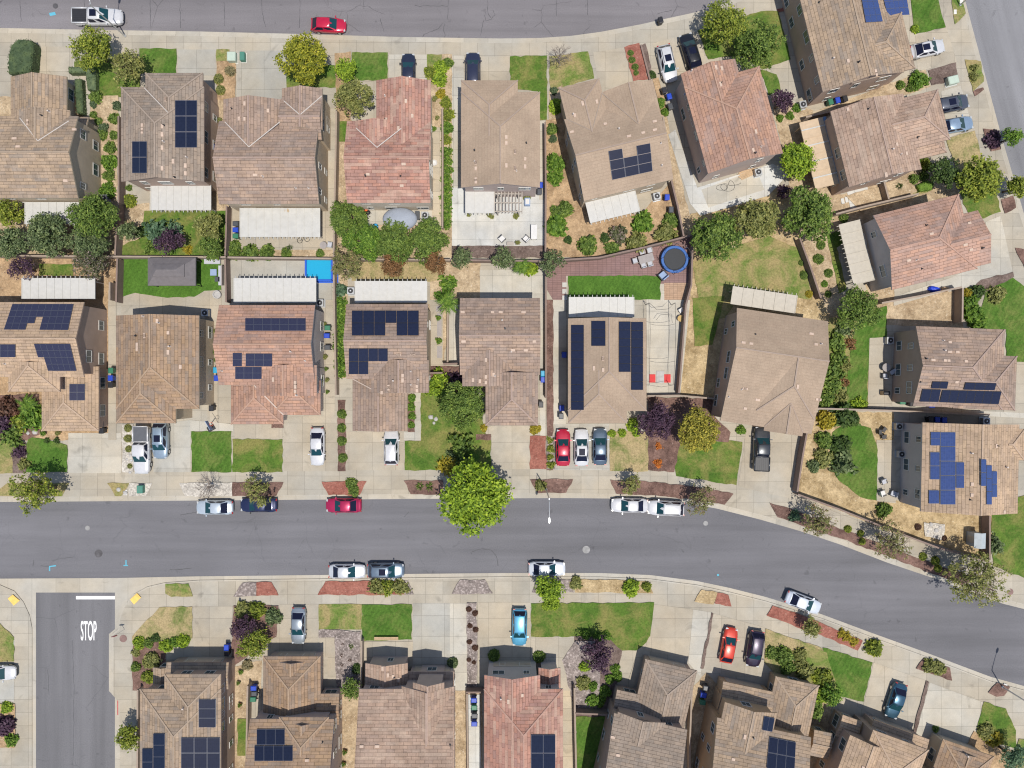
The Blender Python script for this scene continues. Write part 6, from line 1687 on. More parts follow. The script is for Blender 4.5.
def ac_unit(label, px, py, ang=0, sz=.85):
    x, y = P(px, py, .7)
    root = thing('air_conditioner', (x, y, GZ + .03), -math.radians(ang), label, 'air conditioner', 'air conditioners beside houses')
    mb = MB(); mb.box((0, 0, .4), (sz, sz, .76)); mb.box((0, 0, .795), (sz + .04, sz + .04, .05)); mb.box((0, 0, .0), (sz + .2, sz + .2, .06)); mb.build('cabinet', 'grey_metal', root)
    mb = MB(); mb.cyl((0, 0), sz * .4, .822, .85, 20); mb.build('fan_grille', 'black_plastic', root)
    mb = MB(); mb.cyl((0, 0), sz * .11, .852, .90, 12); mb.build('fan_hub', 'galv_metal', root)
for a in [('grey air conditioner below the notched array house', 656.7, 196.5, -14), ('grey air conditioner on bare concrete patio', 758, 172.5, -15), ('grey air conditioner left of tan corner house passage', 802.5, 105, -14),
          ('grey air conditioner upper right of brown tiled house', 205.5, 313, 0), ('grey air conditioner at upper right corner of terracotta house', 320.3, 303, 0), ('grey air conditioner above the sandy tan house wall', 898.5, 426.5, 0),
          ('grey air conditioner on patio of low black panel house', 889.5, 340.5, 0), ('blue grey air conditioner against wall of sandy tan house', 900.8, 454, 0), ('grey air conditioner in gap right of sandy tan bins', 985.5, 421, 0),
          ('air conditioner at right end of patchy red house', 425, 215.5, 0), ('air conditioner right of small white covers at left', 104.5, 198.5, 0), ('air conditioner left of ribbed cover of black array house', 351, 291, 0)]:
    ac_unit(*a)

def box_cabinet(label, px, py, w, d, h, col, ang=0):
    plain(col[0], col[1], .55); x, y = P(px, py, h)
    root = thing('utility_cabinet', (x, y, GZ), -math.radians(ang), label, 'utility box')
    mb = MB(); mb.box((0, 0, .04), (w + .25, d + .25, .10)); mb.build('pad', 'patio_pale', root)
    mb = MB(); mb.box((0, 0, .09 + (h - .09) / 2), (w, d, h - .09)); mb.build('cabinet', col[0], root)
    mb = MB(); mb.grid([[(-w / 2 - .03, -d / 2 - .03, h), (w / 2 + .03, -d / 2 - .03, h), (w / 2 + .03, d / 2 + .03, h), (-w / 2 - .03, d / 2 + .03, h)], [(-w / 2 + .06, -d / 2 + .06, h + .09), (w / 2 - .06, -d / 2 + .06, h + .09), (w / 2 - .06, d / 2 - .06, h + .09), (-w / 2 + .06, d / 2 - .06, h + .09)]], 0, True, True, True)
    mb.build('lid', col[0], root)
box_cabinet('pale green utility box at edge of top street planter', 231.6, 56.6, 1.1, 1.15, .8, ('box_pale', (.42, .50, .42)))
box_cabinet('small dark green utility box on driveway of mauve house', 242.4, 56.4, .6, 1.1, .7, ('box_green', (.06, .20, .15)))
box_cabinet('pale green utility box beside east street mulch bed', 953, 80, 1.35, 1.0, .8, ('box_pale', (.42, .50, .42)), -14)
box_cabinet('dark green utility box in white gravel at main road', 140.2, 489.3, .75, 1.0, .75, ('box_green', (.06, .20, .15)))
plain('lid_pale', (.60, .585, .55), .8, var=.12)
def lids(where, lst, sz=(.5, .72), ang=0):
    for (px, py), (o, d) in zip(lst, order_words(lst)):
        x, y = P(px, py, .15); mb = MB(); mb.box((0, 0, .02), (sz[0], sz[1], .10)); mb.box((0, 0, .075), (sz[0] - .12, sz[1] - .12, .02))
        o_ = mb.build('meter_box', 'lid_pale'); o_.location = (x, y, GZ); o_.rotation_euler = (0, 0, -math.radians(ang))
        tag(o_, f'pale utility lid {where}' if len(lst) == 1 else f'{o} pale utility lid from {d} {where}', 'meter box', 'utility lids in the kerb planters')
lids('in red planter above crimson car', [(338.5, 486.5), (344.6, 486)]); lids('in mulch planter right of lamp', [(552.2, 485), (557.3, 486)]); lids('in long planter above white cars', [(652.5, 492), (676.5, 494), (718.5, 498.5)])
lids('in mulch planter at the curve', [(784, 511.5), (790, 514)], ang=17); lids('in lawn corner of left edge plot', [(12.5, 642.5)]); lids('in planter above teal car driveway', [(926, 661)], ang=25); lids('in small mulch corner by lower lamp', [(1004.8, 686.5), (998.5, 686)], ang=20)
lids('in small top right kerb island', [(955, 12), (961, 2)]); lids('in east street kerb island lawn', [(972.5, 67), (973, 75)]); lids('in grass left of white gravel at main road', [(118.5, 489), (125.5, 492.5)])
lids('at the top of strip wall on white SUV side', [(642.5, 48)]); lids('in mulch left of the yellow green tree lawn', [(668.5, 465.5)], (.8, .9)); lids('in mulch left of tall tree ring', [(536, 441.5)], (.7, .7))

# ------------------------------------------------------------------ street lamps and the stop sign
def lamp(label, px, py, adx, ady, arm=2.4, h=8.0):
    x, y = P(px, py); ang = math.atan2(-ady, adx)
    root = thing('street_lamp', (x, y, GZ), ang, label, 'street lamp', 'street lamps')
    mb = MB(); mb.lathe((0, 0, 0), [(.16, -.05), (.16, .25), (.105, .3), (.085, 3), (.06, h)], 12); mb.build('pole', 'galv_metal', root)
    mb = MB(); mb.tube([(0, 0, h - .35), (.4, 0, h - .02), (arm * .6, 0, h + .18), (arm, 0, h + .2)], [.05, .045, .04, .035], 8); mb.build('arm', 'galv_metal', root)
    mb = MB(); mb.grid([[(arm + dx, w * s, h + .2 + dz) for s, dz in ((-1, -.04), (-.8, .06), (.8, .06), (1, -.04))] for dx, w in ((-.12, .06), (.05, .15), (.4, .17), (.62, .08))], 0, True, True, True); mb.build('lamp_head', 'grey_metal', root)
    mb = MB(); mb.lathe((arm + .25, 0, h + .08), [(.05, -.06), (.12, .0), (.13, .08)], 10); mb.build('lens', 'lamp_lens', root)
lamp('tall street lamp reaching over the white pickup', 126, 37, .15, -1); lamp('tall street lamp in the mid planter of main road', 546, 489, 0, 1, 2.3)
lamp('tall street lamp at the bottom right mulch corner', 1001, 686, .3, -1); lamp('tall street lamp at top right kerb island', 959, 6, 1, -.25)
x, y = P(125, 629)
root = thing('stop_sign', (x, y, GZ), math.radians(8), 'red octagonal sign on thin post at side street corner', 'sign')
mb = MB(); mb.cyl((0, 0), .03, -.05, 2.75, 8); mb.build('post', 'galv_metal', root)
plain('sign_red', (.45, .02, .03), .5)
mb = MB(); mb.grid([[(.38 * math.cos(math.pi / 8 + k * math.pi / 4), d, 2.4 + .38 * math.sin(math.pi / 8 + k * math.pi / 4)) for k in range(8)] for d in (-.045, -.032)], 0, True, True, True); mb.build('plate', 'sign_red', root)
# ------------------------------------------------------------------ garden structures and furniture
def at(px, py, h=0.): x, y = P(px, py, h); return (x, y, GZ + .03)
plain('gazebo_cloth', (.16, .145, .15), .8, var=.1); plain('pool_blue', (.01, .09, .50), .4); plain('tramp_blue', (.02, .10, .33), .5); plain('mesh_black', (.03, .032, .036), .7)
plain('dome_cloth', (.28, .31, .37), .7, var=.06); plain('seat_cyan', (.02, .30, .62), .5); plain('toy_orange', (.75, .14, .03), .5); plain('cushion_grey', (.42, .43, .47), .8); plain('cushion_blue', (.25, .33, .48), .8)
plain('mat_red', (.55, .03, .03), .7); plain('shed_grey', (.36, .40, .43), .6, var=.1); plain('tarp_blue', (.01, .05, .55), .5); plain('gold_top', (.45, .30, .10), .6); plain('rope_dark', (.05, .05, .055), .8)
plain('table_grey', (.30, .27, .26), .7, var=.1); plain('white_resin', (.58, .57, .56), .5); plain('rug_pale', (.40, .385, .37), .9, var=.15); plain('terracotta', (.42, .16, .08), .85); plain('pot_dark', (.06, .055, .05), .7)
m, nt_, b_ = new_mat('pool_water'); b_.inputs['Base Color'].default_value = (.02, .33, .55, 1); b_.inputs['Roughness'].default_value = .12
bump(nt_, b_, noise(nt_, objco(nt_), 4, 3), .15, .03); MATS['pool_water'] = m

# gazebo: hipped two-tier cloth roof on four posts
g = thing('gazebo', at(171.5, 271.5, 2.6), 0, 'dark grey hip roofed gazebo on the green turf lawn', 'gazebo')
mb = MB(); W2, D2 = 3.1, 1.82
def hip(mb, w, d, z0, z1, rl):
    c = [(-w, -d, z0), (w, -d, z0), (w, d, z0), (-w, d, z0)]; r = [(-rl, 0, z1), (rl, 0, z1)]
    for f in ([c[0], c[1], r[1], r[0]], [c[1], c[2], r[1]], [c[2], c[3], r[0], r[1]], [c[3], c[0], r[0]]): mb.face(f)
    for i in range(4): p, q = c[i], c[(i + 1) % 4]; mb.face([(p[0], p[1], z0 - .22), (q[0], q[1], z0 - .22), q, p])
hip(mb, W2, D2, 2.4, 3.75, W2 - D2); mb.build('roof', 'gazebo_cloth', g)
mb = MB(); hip(mb, W2 * .66, D2 * .45, 3.33, 3.98, W2 * .66 - D2 * .45); mb.build('roof_vent', 'gazebo_cloth', g)
for sx in (-1, 1):
    for sy in (-1, 1): mb = MB(); mb.box((sx * (W2 - .2), sy * (D2 - .2), 1.15), (.1, .1, 2.3)); mb.build('post', 'dark_metal', g)

# rectangular frame pool
pl = thing('pool', at(319.3, 270, .6), 0, 'rectangular blue framed swimming pool in the concrete back yard', 'pool')
mb = MB(); w_, d_, h_ = 1.72, 1.4, .72
for a, b in (((-w_, -d_), (w_, -d_)), ((w_, -d_), (w_, d_)), ((w_, d_), (-w_, d_)), ((-w_, d_), (-w_, -d_))): mb.bar((*a, h_ / 2), (*b, h_ / 2), .14, h_); mb.bar((*a, h_), (*b, h_), .24, .1)
mb.build('pool_wall', 'pool_blue', pl); mb = MB(); mb.box((0, 0, .3), (2 * w_ - .15, 2 * d_ - .15, .56)); mb.build('water', 'pool_water', pl)
mb = MB(); mb.box((.25, .0, .0), (2 * w_ + .9, 2 * d_ + .5, .03)); mb.build('ground_sheet', 'pool_blue', pl)

# trampoline
t = thing('trampoline', at(674.5, 259.5, .9), 0, 'round trampoline with blue padded rim on brown pavers', 'trampoline')
mb = MB(); mb.lathe((0, 0, .86), [(1.42, 0), (1.42, .03), (.02, .03)], 32); mb.build('jump_mat', 'mesh_black', t)
mb = MB()
ring = [[(r * math.cos(a), r * math.sin(a), z) for r, z in ((1.44, .86), (1.48, .94), (1.76, .94), (1.82, .86))] for a in (6.2832 * k / 40 for k in range(41))]
mb.grid(ring, 0); mb.build('rim_pad', 'tramp_blue', t)
for k in range(8):
    a = 6.2832 * k / 8
    mb = MB(); mb.tube([(1.86 * math.cos(a), 1.86 * math.sin(a), 0), (1.86 * math.cos(a), 1.86 * math.sin(a), 1.7), (1.8 * math.cos(a), 1.8 * math.sin(a), 2.5)], [.03, .03, .025], 6); mb.build('net_pole', 'tramp_blue' if k % 2 else 'dark_metal', t)
mb = MB(); mb.tube([(1.8 * math.cos(6.2832 * k / 40), 1.8 * math.sin(6.2832 * k / 40), 2.5) for k in range(41)], [.02] * 41, 5); mb.build('net_hoop', 'dark_metal', t)
mb = MB(); mb.bar((1.9, .1, .85), (2.5, .45, .0), .35, .05); mb.build('ladder', 'tramp_blue', t)

def chair(label, px, py, ang, mat='dark_metal', seat='cushion_grey', group='patio chairs', s=1.):
    o = thing('patio_chair', at(px, py, .5), -math.radians(ang), label, 'chair', group, (s, s, s))
    mb = MB(); mb.box((0, 0, .42), (.6, .6, .12)); mb.build('seat', seat, o)
    mb = MB(); mb.bar((-.32, -.3, .62), (-.32, .3, .62), .08, .5); mb.build('backrest', seat if mat != 'white_resin' else mat, o)
    for sy in (-1, 1): mb = MB(); mb.bar((-.34, sy * .34, .6), (.34, sy * .34, .58), .08, .06); mb.build('armrest', mat, o)
    for sx in (-1, 1):
        for sy in (-1, 1): mb = MB(); mb.box((sx * .3, sy * .3, .3), (.06, .06, .6)); mb.build('leg', mat, o)
def table(label, px, py, ang, w, d, h=.74, mat='table_grey', leg='dark_metal', round_=False):
    o = thing('patio_table', at(px, py, h), -math.radians(ang), label, 'table')
    mb = MB()
    if round_: mb.cyl((0, 0), w / 2, h - .05, h, 24)
    else: mb.box((0, 0, h - .025), (w, d, .05))
    mb.build('tabletop', mat, o)
    if round_:
        mb = MB(); mb.lathe((0, 0, 0), [(.25, 0), (.05, .05), (.05, h - .05)], 10); mb.build('leg', leg, o)
    else:
        for sx in (-1, 1):
            for sy in (-1, 1): mb = MB(); mb.box((sx * (w / 2 - .08), sy * (d / 2 - .08), (h - .05) / 2), (.06, .06, h - .05)); mb.build('leg', leg, o)
table('grey rectangular dining table on pavers left of trampoline', 646, 258.6, -16, 2.0, 1.05)
for k, (x, y, a, w) in enumerate([(635, 261, -16, 'left end'), (642, 252, 74, 'upper left'), (649.5, 250.5, 74, 'upper right'), (643.5, 265.5, -106, 'lower left'), (650, 264, -106, 'lower right')]):
    chair(f'dining chair at {w} of grey table by trampoline', x, y, a, 'wood_grey', 'cushion_grey')
chair('grey padded lounge chair at turf corner below trampoline', 662.5, 276, -130, 'dark_metal', 'cushion_blue', s=1.5)
chair('left of two square white chairs on chair patio', 502, 239, -45, 'dark_metal', 'white_resin', s=1.1); chair('right of two square white chairs on chair patio', 526, 239, -135, 'dark_metal', 'white_resin', s=1.1)
table('low slatted grey table between the two white chairs', 510.3, 243.6, 0, .9, .45, .4, 'wood_grey'); table('long white table at right of chair patio', 534, 232, 0, .8, 1.9, .72, 'white_resin')
o = thing('planter_box', at(517.7, 243.4), 0, 'small planted box between the two white patio chairs', 'planter')
mb = MB(); mb.box((0, 0, .2), (.6, .42, .4)); mb.build('box', 'wood_grey', o); c_ = link('plant', bush_mesh('olive', 'round', 0), o, (0, 0, .3)); c_.scale = (.35, .26, .35)
o = thing('planter_box', at(527.3, 203), 0, 'framed white planter box beside the half slatted cover', 'planter')
mb = MB(); mb.box((0, 0, .3), (.75, 1.0, .6)); mb.build('box', 'cushion_blue', o); mb = MB(); mb.box((0, 0, .62), (.5, .7, .06)); mb.build('soil', 'white_resin', o)
chair('dark patio chair nearest sandy tan house wall', 893, 493.5, 200, 'dark_metal', 'cushion_grey', s=1.1); chair('dark patio chair at top of sandy tan house patio', 883.5, 481.5, 70, 'dark_metal', 'cushion_grey'); chair('pale patio chair at lower left of sandy tan patio', 882, 493, -20, 'dark_metal', 'white_resin', s=1.1)
table('round white patio table beside low black panel house', 886, 367.5, 0, 1.1, 1.1, .74, 'table_grey', round_=True); chair('dark chair at table beside low black panel house', 892, 372, 150); chair('grey chair at table beside low black panel house', 884.5, 376, -90)
for k, (x, y, w) in enumerate([(880, 432, 'left'), (884, 429.5, 'upper'), (884, 437, 'lower')]): chair(f'{w} of three dark chairs on dirt above tan patio', x, y, 40 * k, 'black_plastic', 'black_plastic', s=.85)
# grill
o = thing('grill', at(882.5, 393), 0, 'dark grill on patio of low black panel house', 'grill')
mb = MB(); mb.box((0, 0, .45), (.9, .55, .75)); mb.build('cart', 'wood_tan', o); mb = MB(); mb.grid([[(-.4, .27 * math.cos(a), .85 + .2 * math.sin(a)) for a in (math.pi * k / 8 for k in range(9))], [(.4, .27 * math.cos(a), .85 + .2 * math.sin(a)) for a in (math.pi * k / 8 for k in range(9))]], 0, True, True, True); mb.build('hood', 'black_plastic', o)
# L sofa, ottoman, table on the turf
o = thing('sofa', at(214.5, 261.5), 0, 'grey outdoor sofa at top right of the turf lawn', 'sofa')
mb = MB(); mb.box((-.1, -.05, .22), (2.1, .7, .36)); mb.build('seat', 'cushion_grey', o); mb = MB(); mb.box((-.1, .36, .45), (2.1, .2, .7)); mb.build('backrest', 'table_grey', o)
o = thing('sofa', at(222.3, 276), math.pi / 2, 'narrow grey outdoor sofa along right edge of turf lawn', 'sofa')
mb = MB(); mb.box((0, .05, .22), (2.6, .5, .36)); mb.build('seat', 'cushion_grey', o); mb = MB(); mb.box((0, -.26, .45), (2.6, .16, .7)); mb.build('backrest', 'table_grey', o)
table('pale blue square table on turf in front of sofas', 213.8, 272.5, 0, .85, .85, .4, 'cushion_blue'); table('dark square ottoman table on turf near fire pit', 217.6, 279.3, 0, .65, .65, .4, 'bin_grey')
o = thing('fire_pit', at(218.3, 295), 0, 'round pale stone fire pit at patio right of turf', 'fire pit')
mb = MB(); mb.lathe((0, 0, 0), [(.55, 0), (.55, .42), (.4, .42), (.38, .3), (.02, .28)], 20); mb.build('bowl', 'rug_pale', o)
table('round grey table at right end of rust stained cover patio', 323.5, 245.3, 0, .95, .95, .7, 'table_grey', round_=True); chair('small grey chair beside the round grey patio table', 330, 245, 190, 'grey_metal', 'cushion_grey')
o = thing('bicycle', at(304, 240.3), .2, 'dark bicycle lying by posts of rust stained cover', 'bicycle')
for sx in (-.5, .5):
    mb = MB(); mb.tube([(sx + .33 * math.cos(6.2832 * k / 18), .33 * math.sin(6.2832 * k / 18), .12) for k in range(19)], [.03] * 19, 5); mb.build('wheel', 'rubber', o)
mb = MB()
mb.tube([(-.5, 0, .13), (-.15, -.1, .16), (-.3, .35, .2), (.3, .4, .2), (-.15, -.1, .16)], [.025] * 5, 5); mb.tube([(.5, 0, .13), (.3, .4, .2), (.26, .52, .2)], [.025] * 3, 5); mb.build('frame', 'dark_metal', o)
mb = MB(); mb.box((-.33, .45, .22), (.28, .12, .06)); mb.build('saddle', 'black_plastic', o)
# red house yard
o = thing('canopy', at(399.5, 218.5, 2.3), 0, 'pale grey domed cloth canopy behind the red tiled house', 'canopy')
mb = MB(); mb.grid([[(2.25 * c * math.cos(a), 1.5 * c * math.sin(a), 1.9 + z) for a in (6.2832 * k / 28 for k in range(28))] for c, z in ((1., -.2), (1., 0.), (.9, .22), (.68, .44), (.36, .58), (.03, .63))], 0, True, False, True); mb.build('cloth', 'dome_cloth', o, True)
for a in (.7, 2.4, 3.9, 5.5): mb = MB(); mb.box((2.1 * math.cos(a), 1.4 * math.sin(a), .9), (.07, .07, 1.8)); mb.build('post', 'dark_metal', o)
for nm, x, y in (('left', 366.3, 225.8), ('right', 375.2, 226.8)):
    o = thing('pouf_stool', at(x, y, .5), .4, f'{nm} of two round bright blue garden seats', 'seat', 'blue garden seats')
    mb = MB(); mb.lathe((0, 0, 0), [(.28, .12), (.42, .34), (.43, .42), (.3, .44), (.02, .36)], 16); mb.build('seat', 'seat_cyan', o, True); mb = MB(); mb.lathe((0, 0, 0), [(.3, 0), (.06, .05), (.06, .2)], 10); mb.build('base', 'dark_metal', o)
o = thing('toy_car', at(363.8, 212, .4), .5, 'orange ride on toy car behind the red tiled house', 'toy')
mb = MB(); mb.grid([[(x, -w, .15), (x, -w, z), (x, w, z), (x, w, .15)] for x, w, z in ((-.6, .28, .4), (-.45, .36, .52), (-.1, .36, .5), (.1, .34, .42), (.5, .32, .4), (.6, .24, .3))], 0, True, True, True); mb.build('body', 'toy_orange', o)
for sx in (-.38, .38):
    for sy in (-.34, .34): mb = MB(); mb.wheel((sx, sy, .15), .15, .12); mb.build('wheel', 'rubber', o)
o = thing('grill', at(368.5, 213, .6), .2, 'dark round grill beside the orange toy car', 'grill')
mb = MB(); mb.lathe((0, 0, .5), [(.1, 0), (.3, .14), (.3, .2), (.16, .36), (.03, .4)], 14); mb.build('kettle', 'black_plastic', o, True)
for a in (0, 2.1, 4.2): mb = MB(); mb.bar((.2 * math.cos(a), .2 * math.sin(a), .55), (.34 * math.cos(a), .34 * math.sin(a), 0), .04, .04); mb.build('leg', 'dark_metal', o)
o = thing('storage_bench', at(418, 216.5), 0, 'narrow dark storage bench right of the grey dome canopy', 'bench')
mb = MB(); mb.box((0, 0, .24), (.55, 1.1, .46)); mb.build('box', 'pot_dark', o); mb = MB(); mb.box((0, 0, .5), (.62, 1.16, .06)); mb.build('lid', 'bin_grey', o)
o = thing('wash_basin', at(434.3, 162.8, .5), 0, 'round white tub with dark rim on tan path', 'tub')
mb = MB(); mb.lathe((0, 0, 0), [(.3, 0), (.4, .42), (.34, .42), (.28, .3), (.02, .28)], 18); mb.build('tub', 'white_resin', o)
# sports court
o = thing('batting_cage', at(661, 345), 0, 'rope and pole sports cage over pale concrete court', 'sports cage')
cx, cy = P(661, 345)
def CP(px, py, z): x, y = P(px, py, z); return (x - cx, y - cy, z)
for p in ((649, 303), (675, 303), (649, 385), (673, 385)): mb = MB(); q = CP(*p, 2.4); mb.box((q[0], q[1], 1.2), (.06, .06, 2.4)); mb.build('pole', 'dark_metal', o)
mb = MB(); mb.tube([CP(649, 303, 2.4), CP(650, 330, 2.25), CP(649.5, 362, 2.3), CP(649, 385, 2.4), CP(661, 387, 2.2), CP(673, 385, 2.4), CP(674.5, 362, 2.3), CP(675.5, 335, 2.25), CP(675, 303, 2.4), CP(668, 309, 2.1), CP(657, 310, 2.1), CP(649, 303, 2.4)], [.025] * 12, 5); mb.build('top_rope', 'rope_dark', o)
for y in (324, 361): mb = MB(); mb.tube([CP(649.5, y, 2.3), CP(655, y + 1.2, 2.1), CP(668, y + 1.5, 2.1), CP(675, y, 2.3)], [.02] * 4, 5); mb.build('cross_rope', 'rope_dark', o)
mb = MB(); mb.tube([CP(656, 320, 1.), CP(660, 315, 1.2), CP(671, 314, 1.2), CP(672, 323, 1.)], [.025] * 4, 5); mb.build('hoop', 'rope_dark', o)
for nm, x, mt, w in (('left red', 652, 'mat_red', .82), ('right red', 667, 'mat_red', .86), ('grey middle', 659.8, 'rug_pale', 1.05)):
    mb = MB(); mb.box((0, 0, .05), (w, 1.1 if 'red' in nm else 1.6, .09)); mb.box((0, 0, .10), (w - .12, .95 if 'red' in nm else 1.4, .015)); q = mb.build('mat', mt); q.location = at(x, 378.5 if 'red' in nm else 377); tag(q, f'{nm} floor mat on the pale sports court', 'mat')
table('round gold topped table at upper right of sports court', 680.5, 318.5, 0, .85, .85, .6, 'gold_top', round_=True); chair('pale chair beside gold topped table on court', 681, 310.5, 60, 'white_resin', 'white_resin', s=.8)
# small shed
o = thing('shed', at(979.3, 540.5, 1.8), -.03, 'small grey storage shed at right end of curved wall', 'shed')
mb = MB(); mb.box((0, 0, .9), (1.25, 1.75, 1.8)); mb.build('wall', 'shed_grey', o)
mb = MB(); mb.grid([[(-.75, y, 1.78), (0, y, 2.1), (.75, y, 1.78), (.75, y, 1.72), (0, y, 2.04), (-.75, y, 1.72)] for y in (-1., 1.)], 0, True, True, True); mb.build('roof', 'shed_grey', o)
mb = MB(); mb.box((-.635, 0, .88), (.03, .9, 1.55)); mb.build('door', 'grey_metal', o)
# tarp, hoop, hose, boxes and pots
o = thing('tarp_pile', at(934.5, 289.5, .4), -.25, 'bright blue tarp covered pile below salmon house', 'tarp'); rg = random.Random(4)
mb = MB(); mb.grid([[(.85 * c * math.cos(a) * rg.uniform(.85, 1.1), .42 * c * math.sin(a) * rg.uniform(.85, 1.1), z) for a in (6.2832 * k / 14 for k in range(14))] for c, z in ((1.05, 0), (1., .3), (.8, .55), (.4, .66), (.04, .7))], 0, True, False, True); mb.build('cover', 'tarp_blue', o)
mb = MB(); mb.box((1.3, .35, .3), (.7, .5, .6)); mb.build('crate', 'wood_tan', o)
mb = MB(); x, y = P(727, 190); r_ = random.Random(3); pts = []
for k in range(46):
    a = k * .42; pts.append((x + (k - 23) * .035 + (.55 + .3 * math.sin(k * .31)) * math.cos(a) * 1.2, y + (.5 + .25 * math.cos(k * .23)) * math.sin(a) + k * .02, GZ + .06))
mb.tube(pts, [.025] * len(pts), 5); tag(mb.build('garden_hose', 'rope_dark'), 'dark garden hose looped on bare concrete patio', 'hose')
o = thing('lumber_pile', at(747, 174), .35, 'pile of tan boards on bare concrete patio', 'lumber')
for k in range(7): mb = MB(); mb.bar((-1.2 + rg.uniform(-.2, .2), -.5 + k * .16, .05 + .05 * (k % 2)), (.9 + rg.uniform(-.2, .3), -.35 + k * .14, .06 + .05 * (k % 2)), .13, .05); mb.build('board', 'wood_tan', o)
o = thing('basketball_hoop', at(214, 427), math.radians(30), 'portable basketball hoop standing at vivid lawn corner', 'basketball hoop')
mb = MB(); mb.box((-.3, 0, .1), (1.0, .7, .18)); mb.build('base', 'black_plastic', o); mb = MB(); mb.tube([(0, 0, .1), (.05, 0, 2.0), (.75, 0, 3.0)], [.06, .06, .05], 8); mb.build('pole', 'dark_metal', o)
mb = MB(); mb.box((.82, 0, 3.1), (.05, 1.3, .85)); mb.build('backboard', 'cushion_blue', o); mb = MB(); mb.tube([(1.1 + .23 * math.cos(6.2832 * k / 16), .23 * math.sin(6.2832 * k / 16), 2.9) for k in range(17)], [.02] * 17, 5); mb.build('rim', 'toy_orange', o)
# low terrace wall and garden bench at vivid lawn, low slabs, pots
o = thing('bench', at(387, 637), 0, 'long pale wooden bench at foot of vivid green lawn', 'bench')
mb = MB(); [mb.bar((-1.6, dy, .45), (1.6, dy, .45), .12, .04) for dy in (-.15, 0, .15)]; mb.build('seat', 'wood_tan', o)
for sx in (-1.4, 1.4): mb = MB(); mb.box((sx, 0, .22), (.08, .36, .43)); mb.build('leg', 'wood_tan', o)
def pots(where, lst):
    for (px, py, r), (w, d) in zip(lst, order_words(lst)):
        o = thing('plant_pot', at(px, py, .4), 0, f'plant pot {where}' if len(lst) == 1 else f'{w} plant pot from {d} {where}', 'pot', 'plant pots')
        mb = MB(); mb.lathe((0, 0, 0), [(r * .7, 0), (r, r * 1.5), (r * .86, r * 1.5), (r * .8, r * 1.3), (.02, r * 1.28)], 12); mb.build('pot', RN.choice(('terracotta', 'pot_dark', 'rug_pale')), o)
        c_ = link('plant', bush_mesh(RN.choice(('green', 'vivid', 'olive')), 'loose', 1), o, (0, 0, r * 1.2)); c_.scale = (r * 1.15,) * 3
pots('beside left wall of terracotta house', [(215.5, 331, .22), (216, 341, .2), (215.5, 352, .22), (216, 360, .2)]); pots('along path right of terracotta house', [(324.5, 324, .2), (325, 357, .25), (326.5, 369, .2), (327, 380, .22), (327.5, 392, .2)])
pots('on side path of mauve brown house', [(219.5, 120, .22), (220, 133, .2), (220, 140, .25)]); pots('beside passage of brown corner house', [(241, 672, .22), (238.5, 683, .2), (240, 705, .22)]); pots('along side path of patchy red house', [(434.5, 99, .25), (437, 118, .22), (434, 129, .25)])
pots('at front step of low palm house', [(43.5, 433.5, .25), (58, 433, .25)]); pots('beside path of panel free house', [(438.5, 318, .25), (439, 341, .3)]); pots('on the gravel between bottom houses', [(345, 752, .25), (344, 764, .22)])
for k, (px, py, w, d, lab) in enumerate([(439, 309, .75, .75, 'square brown paving mat'), (439.5, 325, .6, 3.1, 'long grey paving mat'), (439.5, 352, .65, 1.6, 'short grey paving mat')]):
    mb = MB(); mb.box((0, 0, .02), (w, d, .04)); q = mb.build('paving_mat', 'table_grey'); q.location = at(px, py); tag(q, f'{lab} on path right of black array house', 'mat')
for (px, py), (w, d) in zip([(564.5, 285), (564.5, 291.5), (564.5, 298)], order_words([(564.5, 285), (564.5, 291.5), (564.5, 298)])):
    mb = MB(); mb.box((0, 0, .03), (.62, .62, .06)); q = mb.build('stepping_stone', 'patio_pale'); q.location = at(px, py); tag(q, f'{w} square stepping stone from {d} on purple pavers left of turf', 'stepping stone', 'stepping stones by the turf')
SS = [(842 + 3.9 * k, 201.5 - 1.5 * k) for k in range(6)]
for (px, py), (w, d) in zip(SS, order_words(SS)):
    mb = MB(); mb.box((0, 0, .03), (.4, .75, .06)); q = mb.build('stepping_stone', 'patio_pale'); q.location = at(px, py); q.rotation_euler = (0, 0, .22); tag(q, f'{w} stepping stone from {d} behind pinkish brown house', 'stepping stone', 'stepping stones behind pinkish house')
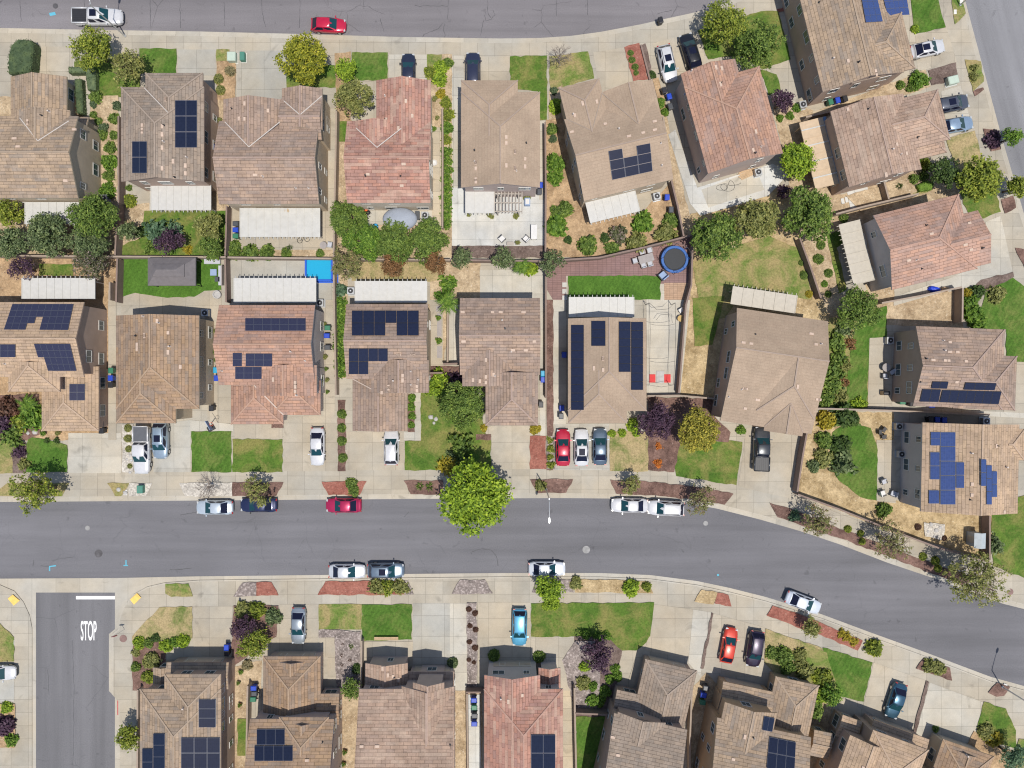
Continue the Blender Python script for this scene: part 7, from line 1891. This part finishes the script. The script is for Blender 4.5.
def rocks(where, lst):
    for (px, py, r), (w, d) in zip(lst, order_words(lst)):
        rr = random.Random(int(px * 9 + py)); mb = MB()
        mb.grid([[(r * c * math.cos(a) * rr.uniform(.8, 1.15), r * c * math.sin(a) * rr.uniform(.8, 1.15), z * r) for a in (6.2832 * k / 9 for k in range(9))] for c, z in ((.95, -.1), (1., .25), (.75, .55), (.3, .72))], 0, True, True, True)
        q = mb.build('rock', 'rug_pale', None, False); q.location = at(px, py); tag(q, f'{w} pale rock from {d} {where}', 'rock', 'pale garden rocks')
rocks('in front bed around low palm', [(24.5, 428.5, .42), (36, 432, .38), (29, 433, .25)]); rocks('in grass strip left of white gravel', [(119.5, 489, .3), (126, 492.5, .3)]); rocks('in white gravel left of pickup', [(131.5, 455, .25), (131, 472, .22), (128, 459, .2)])
rocks('in tree ring on panel free house lawn', [(431, 417, .35), (436, 419, .3), (434, 423, .22)]); rocks('in straw yard behind curved wall', [(930, 524, .3), (935, 530, .35), (939, 527, .28), (927, 531, .25), (933, 536, .25)])
for x, y in ((205, 79), (101.5, 416)):
    pass
# ------------------------------------------------------------------ camera, sky, sun
cam = bpy.data.cameras.new('camera'); co = bpy.data.objects.new('camera', cam); C.objects.link(co)
cam.sensor_width = 36.; cam.lens = 36. * (S * H) / 1024.; cam.clip_start = 1.; cam.clip_end = 4000.
co.location = (0, 0, H); co.rotation_euler = (0, 0, 0)
bpy.context.scene.camera = co
EL = math.radians(73)
sd = Vector((.50 * math.cos(EL), -.866 * math.cos(EL), math.sin(EL)))      # towards the sun
sun = bpy.data.lights.new('sun', 'SUN'); sun.energy = 4.35; sun.angle = math.radians(.55); sun.color = (1., .95, .865)
so = bpy.data.objects.new('sun', sun); C.objects.link(so)
so.rotation_euler = (-sd).to_track_quat('-Z', 'Y').to_euler(); so.location = (0, 0, 60)
w = bpy.data.worlds.new('World'); bpy.context.scene.world = w; w.use_nodes = True
nt = w.node_tree; bg = nt.nodes['Background']
sk = nt.nodes.new('ShaderNodeTexSky'); sk.sky_type = 'NISHITA'; sk.sun_disc = False
sk.sun_elevation = EL; sk.sun_rotation = math.radians(150)
nt.links.new(sk.outputs[0], bg.inputs['Color']); bg.inputs['Strength'].default_value = .12
sc = bpy.context.scene
sc.cycles.filter_width = 1.15
sc.view_settings.view_transform = 'Standard'; sc.view_settings.look = 'None'
sc.view_settings.exposure = 0.; sc.view_settings.gamma = 1.; sc.view_settings.use_curve_mapping = False
